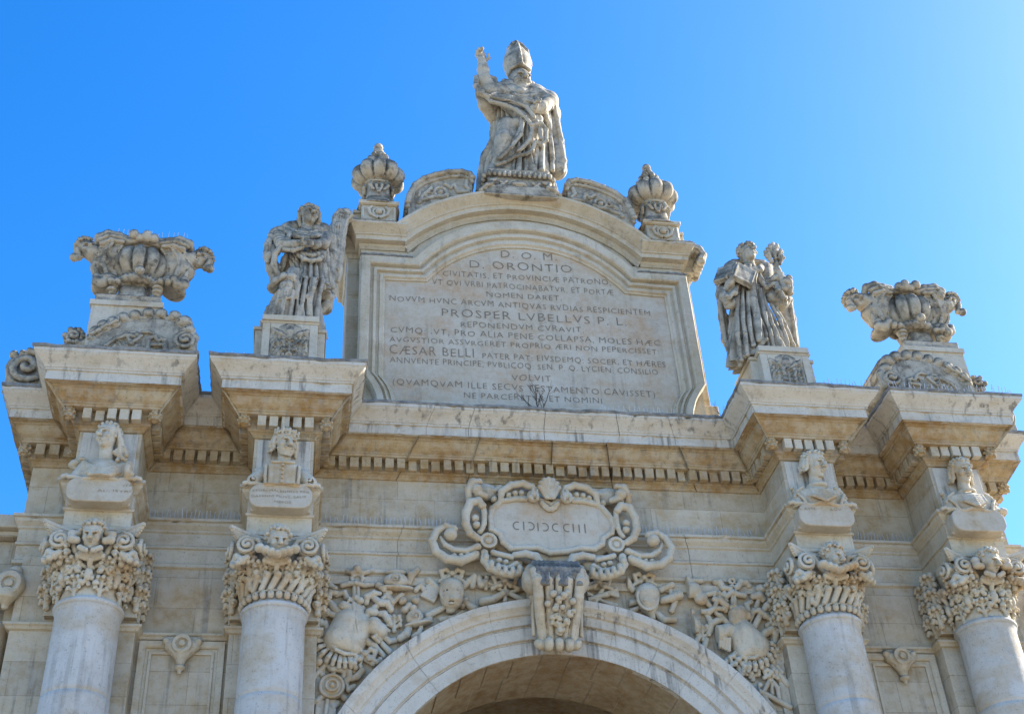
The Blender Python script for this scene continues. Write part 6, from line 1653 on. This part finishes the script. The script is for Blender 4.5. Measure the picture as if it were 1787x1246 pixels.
# ---- right spandrel
def f(F):
    F.chain([(3.11, 0.54, 10.84), (3.13, 0.52, 10.61), (3.26, 0.52, 10.40)], [.14, .22, .26], k=.05)
    F.chain([(2.96, 0.54, 10.70), (3.05, 0.53, 10.53), (3.10, 0.53, 10.32)], [.11, .16, .17], k=.06)
    F.ell((3.27, 0.5, 10.39), (.21, .11, .19), k=.04)
    F.chain([(2.99, 0.44, 10.83), (3.08, 0.38, 10.67), (3.09, 0.37, 10.45), (3.06, 0.4, 10.30)], .02, k=.006)
    F.chain([(3.09, 0.5, 10.95), (3.06, 0.5, 10.84)], [.16, .14], k=.03)
    F.chain([(3.02, 0.48, 11.07), (3.13, 0.44, 11.02), (3.23, 0.46, 10.91)], [.06, .07, .06], k=.02)
    for q in range(6): F.sph(((3.03, 0.44, 11.08)[0]+.042*q, .43, (3.03, 0.44, 11.08)[2]-.028*q), .035, k=.004)
    F.chain([(2.88, 0.5, 10.68), (2.74, 0.47, 10.62), (2.67, 0.47, 10.56)], [.12, .12, .10], k=.03)
    for q in range(6): F.cone(((2.63, 0.42, 10.55)[0]+.042*q, .42, (2.63, 0.42, 10.55)[2]-.012*q), ((2.61, 0.46, 10.44)[0]+.042*q, .47, (2.61, 0.46, 10.44)[2]-.022*q), .028, k=.004)
    for q in range(5): F.sph(((2.64, 0.48, 10.41)[0]+.045*q, .48, (2.64, 0.48, 10.41)[2]-.016*q), .03, k=.004)
    F.chain([(3.07, 0.46, 10.18), (3.19, 0.38, 10.16), (3.33, 0.38, 10.25), (3.43, 0.46, 10.44)], .025, k=.006)
    petals(F, ((3.48, 0.49, 10.45), (3.47, 0.48, 10.37), (3.43, 0.47, 10.28), (3.37, 0.46, 10.20), (3.30, 0.46, 10.16), (3.21, 0.46, 10.12), (3.13, 0.47, 10.10), (3.07, 0.49, 10.10)), (3.25, 0.5, 10.50), .13, .040)
    petals(F, ((3.60, 0.55, 10.38), (3.56, 0.55, 10.29), (3.51, 0.55, 10.21), (3.38, 0.55, 10.10), (3.27, 0.55, 10.05), (3.16, 0.55, 10.01)), (3.25, 0.5, 10.50), .10, .036)
relief('cuirass', (2.78, 11.94)[0], (4.02, 11.97)[0], (2.26, 9.83)[1], (2.45, 11.13)[1], f)
def f(F):
    F.tor((3.09, 0.52, 11.45), .05, .025, 'y'); F.tor((3.10, 0.52, 11.59), .04, .022, 'y')
    F.chain([(2.82, 0.55, 11.58), (2.88, 0.52, 11.56), (2.92, 0.51, 11.45), (3.04, 0.51, 11.43)], [.05, .055, .05, .045], k=.01); F.chain([(3.16, 0.51, 11.47), (3.25, 0.51, 11.57), (3.34, 0.52, 11.57), (3.38, 0.54, 11.53)], [.05, .055, .05, .045], k=.01)
    F.chain([(2.90, 0.54, 11.35), (2.95, 0.52, 11.31), (3.06, 0.51, 11.38), (3.15, 0.52, 11.35), (3.27, 0.54, 11.34)], [.04, .045, .05, .045, .04], k=.01)
    F.cone((3.06, 0.53, 11.34), (3.04, 0.53, 11.12), .028); F.cone((3.10, 0.53, 11.34), (3.08, 0.53, 11.13), .028)
relief('ring_ribbon', (2.83, 11.94)[0], (3.46, 11.96)[0], (2.45, 11.09)[1], (2.52, 11.61)[1], f)
def f(F):
    bar(F, (2.60, 0.54, 11.20), (2.78, 0.52, 10.93), .035); F.chain([(2.49, 0.54, 11.03), (2.60, 0.51, 11.01), (2.71, 0.5, 11.07)], [.03, .05, .04], k=.01)
    F.chain([(2.75, 0.53, 11.24), (2.83, 0.5, 11.21), (2.91, 0.5, 11.12), (2.90, 0.53, 11.06)], [.05, .055, .055, .04], k=.01); F.chain([(2.77, 0.52, 11.20), (2.71, 0.5, 11.07), (2.86, 0.51, 11.07)], .04, k=.01)
    F.chain([(2.79, 0.53, 10.96), (2.82, 0.52, 10.89), (2.93, 0.53, 10.79)], .045); F.chain([(2.58, 0.55, 10.68), (2.62, 0.53, 10.80), (2.73, 0.52, 10.86), (2.84, 0.52, 10.89)], [.04, .05, .05, .04], k=.01)
relief('battle_axe', (2.59, 11.93)[0], (3.13, 11.95)[0], (2.38, 10.63)[1], (2.47, 11.24)[1], f)
def f(F):
    bar(F, (3.40, 0.53, 11.06), (3.23, 0.53, 10.79), .045); bar(F, (3.49, 0.51, 11.00), (3.28, 0.51, 10.68), .05); F.chain([(3.37, 0.52, 11.03), (3.46, 0.49, 11.04), (3.55, 0.49, 10.96), (3.66, 0.52, 10.92)], [.04, .05, .05, .04], k=.01)
    F.chain([(3.53, 0.5, 11.03), (3.60, 0.5, 11.12)], [.045, .05]); F.sph((3.63, 0.5, 11.14), .065, k=.01)
    F.sph((3.57, 0.51, 11.45), .075, k=.01); F.chain([(3.43, 0.53, 11.32), (3.52, 0.5, 11.32), (3.58, 0.52, 11.26)], [.05, .07, .05], k=.02); bar(F, (3.52, 0.53, 11.29), (3.44, 0.54, 11.10), .035)
relief('sword_hilts', (3.39, 11.95)[0], (3.87, 11.97)[0], (2.38, 10.63)[1], (2.51, 11.52)[1], f)
def f(F):
    F.chain([(3.35, 0.54, 10.65), (3.43, 0.5, 10.59), (3.51, 0.49, 10.65), (3.62, 0.5, 10.70), (3.68, 0.52, 10.62), (3.66, 0.55, 10.53)], [.04, .06, .06, .06, .055, .04], k=.01)
    bar(F, (3.52, 0.54, 10.07), (3.74, 0.54, 9.79), .045); F.chain([(2.55, 0.56, 10.29), (2.61, 0.54, 10.19), (2.70, 0.54, 10.10)], [.03, .05, .05], k=.01); bar(F, (2.70, 0.53, 10.09), (2.94, 0.51, 10.27), .05)
    bow(F, (2.95, 0.51, 10.15), .10); F.chain([(2.96, 0.53, 10.06), (2.99, 0.53, 9.95), (3.05, 0.53, 9.98)], .04, k=.01)
relief('lance_ends', (2.76, 11.94)[0], (4.17, 11.98)[0], (2.25, 9.75)[1], (2.39, 10.69)[1], f)
def f(F):
    F.chain([(3.00, 0.54, 9.84), (3.08, 0.52, 9.72), (3.19, 0.52, 9.68)], [.065, .06, .05], k=.01); bar(F, (3.19, 0.52, 9.68), (3.70, 0.53, 9.40), .042, .035)
    F.chain([(3.48, 0.54, 9.93), (3.39, 0.53, 9.76), (3.32, 0.53, 9.67)], .03); F.chain([(3.47, 0.53, 9.86), (3.54, 0.51, 9.71), (3.55, 0.53, 9.51)], .03); bar(F, (3.48, 0.54, 9.86), (3.45, 0.54, 9.62), .028)
    bow(F, (3.47, 0.54, 9.95), .07); F.chain([(3.31, 0.54, 9.60), (3.34, 0.52, 9.46), (3.41, 0.52, 9.38), (3.40, 0.53, 9.25)], .04, k=.01); bar(F, (3.25, 0.55, 9.42), (3.35, 0.55, 9.46), .035)
    for p in ((3.25, 0.5, 9.74), (3.22, 0.5, 9.64)): F.sph(p, .035, k=.01)
relief('crossbow', (3.33, 11.95)[0], (4.20, 11.98)[0], (2.17, 9.16)[1], (2.28, 9.95)[1], f)
def f(F):
    F.chain([(1.59, 0.5, 11.28), (1.59, 0.5, 11.12), (1.64, 0.53, 10.91)], [.20, .16, .05], k=.03); F.ell((1.58, 0.47, 11.23), (.19, .11, .19), k=.03); F.tor((1.56, 0.4, 11.18), .165, .015, 'y', ez=1.2)
    F.ell((1.56, 0.375, 11.20), (.07, .03, .08), k=.01); F.cone((1.50, 0.36, 11.25), (1.60, 0.36, 11.12), .015, k=.006); F.cone((1.62, 0.36, 11.25), (1.49, 0.36, 11.12), .015, k=.006)
    bow(F, (1.57, 0.54, 11.59), .12); F.chain([(1.19, 0.55, 11.58), (1.28, 0.52, 11.53), (1.37, 0.53, 11.39)], [.055, .06, .05], k=.01)
    bar(F, (1.83, 0.54, 11.40), (2.04, 0.52, 11.49), .045); F.chain([(1.83, 0.53, 11.21), (2.00, 0.5, 11.24), (2.13, 0.5, 11.30)], [.05, .065, .07], k=.01)
    bar(F, (1.19, 0.54, 11.13), (1.40, 0.54, 11.17), .05); bar(F, (1.24, 0.55, 10.99), (1.48, 0.54, 11.10), .035); F.chain([(1.72, 0.54, 10.97), (1.82, 0.52, 10.86), (2.00, 0.54, 10.87)], [.05, .05, .04], k=.01)
relief('oval_shield', (1.39, 13.94)[0], (2.56, 13.99)[0], (-0.26, 10.75)[1], (-0.20, 11.61)[1], f)
def f(F):
    F.ell((2.36, 0.5, 11.40), (.17, .10, .14), k=.03); F.ell((2.50, 0.51, 11.26), (.11, .08, .12), k=.03); F.chain([(2.16, 0.54, 11.56), (2.22, 0.52, 11.48), (2.35, 0.51, 11.55), (2.56, 0.53, 11.59)], [.05, .06, .06, .04], k=.02)
    F.chain([(2.55, 0.53, 11.32), (2.74, 0.54, 11.37)], .04); F.sph((2.32, 0.5, 11.59), .05, k=.02); F.ell((2.27, 0.43, 11.42), (.05, .05, .04), k=.02)
relief('plumed_helmet', (2.41, 13.99)[0], (3.17, 14.02)[0], (-0.24, 11.00)[1], (-0.20, 11.57)[1], f)
def f(F):
    F.ell((2.24, 0.5, 10.80), (.16, .11, .13), k=.03); F.ell((2.34, 0.5, 10.75), (.08, .1, .12), k=.03); F.chain([(2.15, 0.53, 10.94), (2.12, 0.52, 11.03), (2.21, 0.52, 11.05)], [.04, .05, .04], k=.01); F.ell((2.18, 0.48, 10.67), (.20, .08, .035), R=rot(0, 0, .2), k=.02)
    F.chain([(2.04, 0.54, 10.65), (2.17, 0.53, 10.58), (2.32, 0.54, 10.46)], .035, k=.01); F.chain([(2.37, 0.53, 10.71), (2.37, 0.53, 10.57), (2.30, 0.54, 10.45)], .035, k=.01); F.sph((2.30, 0.5, 10.99), .05, k=.02)
relief('visored_helmet', (2.41, 13.99)[0], (2.94, 14.01)[0], (-0.29, 10.34)[1], (-0.24, 11.02)[1], f)
def f(F):
    bow(F, (0.79, 0.54, 11.51), .15); bar(F, (0.54, 0.54, 11.33), (1.02, 0.53, 11.08), .03, .02); bar(F, (0.50, 0.54, 11.15), (0.98, 0.52, 11.32), .045)
    for q in range(4): F.cone((0.95, 0.5, 11.30), ((1.08, 0.51, 11.37)[0], .51, (1.08, 0.51, 11.37)[2]-.035*q), .026, k=.006)
    bar(F, (0.69, 0.54, 11.12), (0.85, 0.53, 11.37), .035); bar(F, (0.90, 0.55, 11.16), (1.05, 0.55, 11.11), .025)
relief('crossed_arms', (0.70, 13.90)[0], (1.39, 13.94)[0], (-0.24, 11.00)[1], (-0.20, 11.57)[1], f)
# ribbons and leaf sprays between the trophies
for a in ([(-2.80, 0.56, 10.43), (-2.71, 0.53, 10.46), (-2.63, 0.53, 10.40), (-2.55, 0.56, 10.43)], [(-2.98, 0.56, 10.78), (-3.08, 0.54, 10.85), (-3.06, 0.55, 10.96)], [(-3.47, 0.56, 11.19), (-3.35, 0.54, 11.22), (-3.31, 0.55, 11.14)], [(-3.90, 0.56, 10.57), (-3.84, 0.54, 10.46), (-3.86, 0.54, 10.32), (-3.81, 0.56, 10.21)], [(-3.40, 0.56, 10.01), (-3.30, 0.54, 9.93), (-3.32, 0.56, 9.82)], [(-2.69, 0.56, 11.22), (-2.59, 0.53, 11.10), (-2.62, 0.55, 10.93)], [(-2.21, 0.56, 11.31), (-2.13, 0.53, 11.37), (-2.06, 0.55, 11.27)], [(-2.00, 0.56, 10.81), (-2.13, 0.55, 10.73)],
          [(2.50, 0.56, 10.53), (2.43, 0.53, 10.39), (2.48, 0.54, 10.27), (2.45, 0.56, 10.19)], [(3.59, 0.56, 10.81), (3.68, 0.54, 10.85), (3.71, 0.55, 10.77)], [(3.37, 0.56, 11.23), (3.29, 0.54, 11.17), (3.30, 0.55, 11.07)], [(3.63, 0.56, 10.08), (3.67, 0.54, 9.99), (3.62, 0.56, 9.88)], [(2.58, 0.56, 10.99), (2.62, 0.53, 10.83), (2.56, 0.55, 10.65)], [(2.01, 0.56, 11.42), (2.06, 0.54, 11.19), (1.99, 0.55, 11.04)], [(2.77, 0.56, 10.03), (2.84, 0.55, 9.94)]):
    xs, zs = [p[0] for p in a], [p[2] for p in a]
    relief('ribbon', min(xs), max(xs), min(zs), max(zs), lambda F: F.chain(a, [.038]*len(a), k=.01))
for c in ((-2.56, 0.57, 10.60), (-2.90, 0.57, 10.51), (-3.85, 0.57, 10.74), (-3.17, 0.57, 9.90), (2.45, 0.57, 10.54), (3.70, 0.57, 10.91), (3.75, 0.57, 10.18), (3.18, 0.57, 9.87), (2.85, 0.57, 11.16)):
    relief('leaf_spray', c[0]-.15, c[0]+.15, c[2]-.05, c[2]+.3, lambda F: leaf(F, c, (0, -1), .22, .10, .03, r=.03, nl=3))
# flat border strips of the spandrels
for q in (-1, 1):
    x0, x1 = sorted((q*3.745, q*3.60)); mb = MB(); mb.box(x0, x1, .545, .61, 7.5, 11.52); mb.box(min(q*.5, q*3.6), max(q*.5, q*3.6), .548, .61, 11.38, 11.52)
    mb.link('spandrel_border', M_TRIM, gate, bevel=.008, jit=.004)

# ================================================================== neighbours, ground-level context and small things
t = empty('side_wing', (-9.5, 2.0, 0), 'lower ochre stone building joined to the left flank of the gate', 'building', 'wings beside the gate')
u_ = empty('side_wing', (9.5, 2.0, 0), 'lower ochre stone building joined to the right flank of the gate', 'building', 'wings beside the gate')
for tt, q in ((t, -1), (u_, 1)):
    def bx(mb, x0, x1, *r): a, b = sorted((q*x0, q*x1)); mb.box(a, b, *r)
    mb = MB(); bx(mb, 8.43, 16, .9, 6, 0, 12.15); o = mb.link('wall', M_NEIGH, tt); under(o, tt)
    mb = MB(); bx(mb, 8.435, 16.1, .74, 6, 12.16, 12.26); bx(mb, 8.435, 16.2, .62, 6, 12.265, 12.5); o = mb.link('cornice', M_NEIGH, tt, bevel=.02, jit=.008); under(o, tt)
    mb = MB(); mb.lathe([(.36, 0), (.35, 6), (.33, 10.42), (.36, 10.44), (.36, 10.52), (.30, 10.55)], (q*8.62, .62, 0), 40); o = mb.link('half_column', M_NEIGH, tt, smooth=True); under(o, tt)
    F = SD((-.75, -.20, -.42), (.35, .5, .45), .0165)
    F.chain([(.06, .05, .30), (.02, .05, .10), (-.06, .05, -.05)], [.10, .20, .17], k=.05); F.chain([(.0, .05, .0), (-.28, .06, -.06), (-.60, .08, .10)], [.17, .12, .10], k=.06)
    F.ell((.02, .0, .06), (.21, .16, .22), k=.04); F.box((0, -.30, .1), (.8, .20, .7), op='s', rd=.0); F.box((-.1, .3, .1), (.3, .2, .2), k=.05); F.chain([(.02, .0, -.12), (.0, .05, -.25)], [.13, .05], k=.05)
    F.tor((.02, -.10, .06), .085, .024, 'y', op='s')
    me = F.mesh('ring_bracket'); o = link('ring_bracket', me if q < 0 else mirror_mesh(me, 'ring_bracket'), M_TRIM, tt, loc=(q*8.36, .25, 11.0)); under(o, tt)
mb = MB(); mb.box(-30, -13.2, 16, 26, 0, 21.0); mb.box(-30.2, -13.0, 15.8, 26.2, 21.002, 21.25)
t = empty('grey_building', (-20, 20, 0), 'plain grey flat roofed building glimpsed behind the left wing', 'building'); o = mb.link('walls', M_GREY, t); under(o, t)

def spikes(p0, p1, n, seed, lab, h=.17, lean=.25):
    rr = random.Random(seed); mb = MB(); p0, p1 = Vector(p0), Vector(p1)
    d = (p1-p0).normalized(); w_ = Vector((-d.y, d.x, 0))*.02
    mb.tube([p0, p1], .008, 5)
    for i in range(n):
        b = p0.lerp(p1, (i+.5)/n); e = b+Vector((rr.uniform(-.03, .03), rr.uniform(-lean, lean)*h, h*rr.uniform(.75, 1.05)))
        mb.tube([b, e], .0055, 4)
    o = mb.link('bird_spikes', M_SPIKE); setp(o, lab, 'bird spikes', 'bird spike strips'); return o
AY = WY-.08
spikes((-3.7, AY, 12.455), (-1.5, AY, 12.455), 34, 1, 'row of wire bird spikes on the ledge between the second column and the year cartouche')
spikes((1.5, AY, 12.455), (3.7, AY, 12.455), 34, 2, 'row of wire bird spikes on the ledge between the year cartouche and the third column')
spikes((-6.5, AY, 12.455), (-5.0, AY, 12.455), 24, 3, 'row of wire bird spikes on the ledge between the two left columns')
spikes((5.0, AY, 12.455), (6.5, AY, 12.455), 24, 4, 'row of wire bird spikes on the ledge between the two right columns')
spikes((5.9, -1.18, 14.46), (8.3, -1.18, 14.46), 34, 5, 'row of wire bird spikes along the cornice edge under the right urn', h=.22)
spikes((4.7, -1.18, 14.46), (5.6, -1.18, 14.46), 12, 6, 'row of wire bird spikes along the cornice edge beside the right statue pedestal', h=.20)
spikes((1.0, -.12, 14.46), (2.35, -.12, 14.46), 22, 7, 'row of wire bird spikes on the cornice below the right end of the inscription', h=.17)
spikes((-5.55, -1.1, 14.46), (-5.0, -1.1, 14.46), 7, 8, 'row of wire bird spikes on the cornice edge beside the left statue pedestal', h=.18)
spikes((-7.7, -.35, 17.62), (-6.3, -.35, 17.62), 16, 9, 'row of wire bird spikes on the rim of the left urn', h=.2)
# dry weeds rooted in joints
def weed(p, h, n, seed, lab, cat='weed'):
    rr = random.Random(seed); mb = MB()
    def grow(a, d, l, r, lev):
        pts = [a]
        for i in range(4):
            d = (d+Vector((rr.uniform(-.3, .3), rr.uniform(-.2, .2), rr.uniform(-.05, .2)))).normalized(); pts.append(pts[-1]+d*l/4)
        mb.tube(pts, [r, r*.8, r*.65, r*.5, r*.3], 5)
        if lev:
            for k in range(3): grow(pts[1+k], (d+Vector((rr.uniform(-1, 1), rr.uniform(-.5, .5), rr.uniform(-.2, .5)))).normalized(), l*.55, r*.55, lev-1)
    for i in range(n): grow(Vector(p), Vector((rr.uniform(-.8, .8), rr.uniform(-.3, .1), 1)).normalized(), h*rr.uniform(.6, 1), .013, 2)
    o = mb.link('dry_weed', M_TWIG); setp(o, lab, cat, 'dry weeds on the gate')
weed((-.02, .30, 14.6), .7, 4, 3, 'leafless dry weed growing at the foot of the inscription slab')
weed((3.62, .5, 14.75), .5, 4, 5, 'small dry weed at the right foot of the attic')
weed((2.42, .6, 19.25), .35, 3, 8, 'small dry weed beside the right ribbed finial')

# ================================================================== columns
for x in COLS:
    prof = [(.56, 0), (.56, .2), (.545, 3.2)]
    for z in (5.0, 7.2, 9.15, 10.36):
        r = .545-(z-3.2)/7.2*.08
        if z < 10: prof += [(r, z-.08), (r, z-.018), (r-.014, z-.010), (r-.014, z+.008), (r-.005, z+.016), (r-.005, z+.08)]
        else: prof += [(r, z)]
    prof += [(.475, 10.42), (.49, 10.45)]
    mb = MB(); mb.lathe(prof, (x, 0, 0), 64)
    col = mb.link('column', M_SHAFT, gate, smooth=True)
    mb = MB(); mb.lathe([(.46, 10.43), (.485, 10.45)]+[(.475+.035*math.cos(R_(q)), 10.505+.045*math.sin(R_(q))) for q in range(-80, 81, 20)]+[(.46, 10.57), (.44, 10.62)], (x, 0, 0), 64)
    mb.link('neck_ring', M_SHAFT, col, smooth=True)
    i = COLS.index(x)
    me = CAPS[1 if i in (0, 3) else 0]
    cp = link('capital', me, M_CARVE, col, loc=(x, 0, 10.565))
    link('abacus', ABA, M_TRIM, col, loc=(x, 0, 10.565))
    link('mask', mask(i), M_CARVE, col, loc=(x, -.70, 11.40))
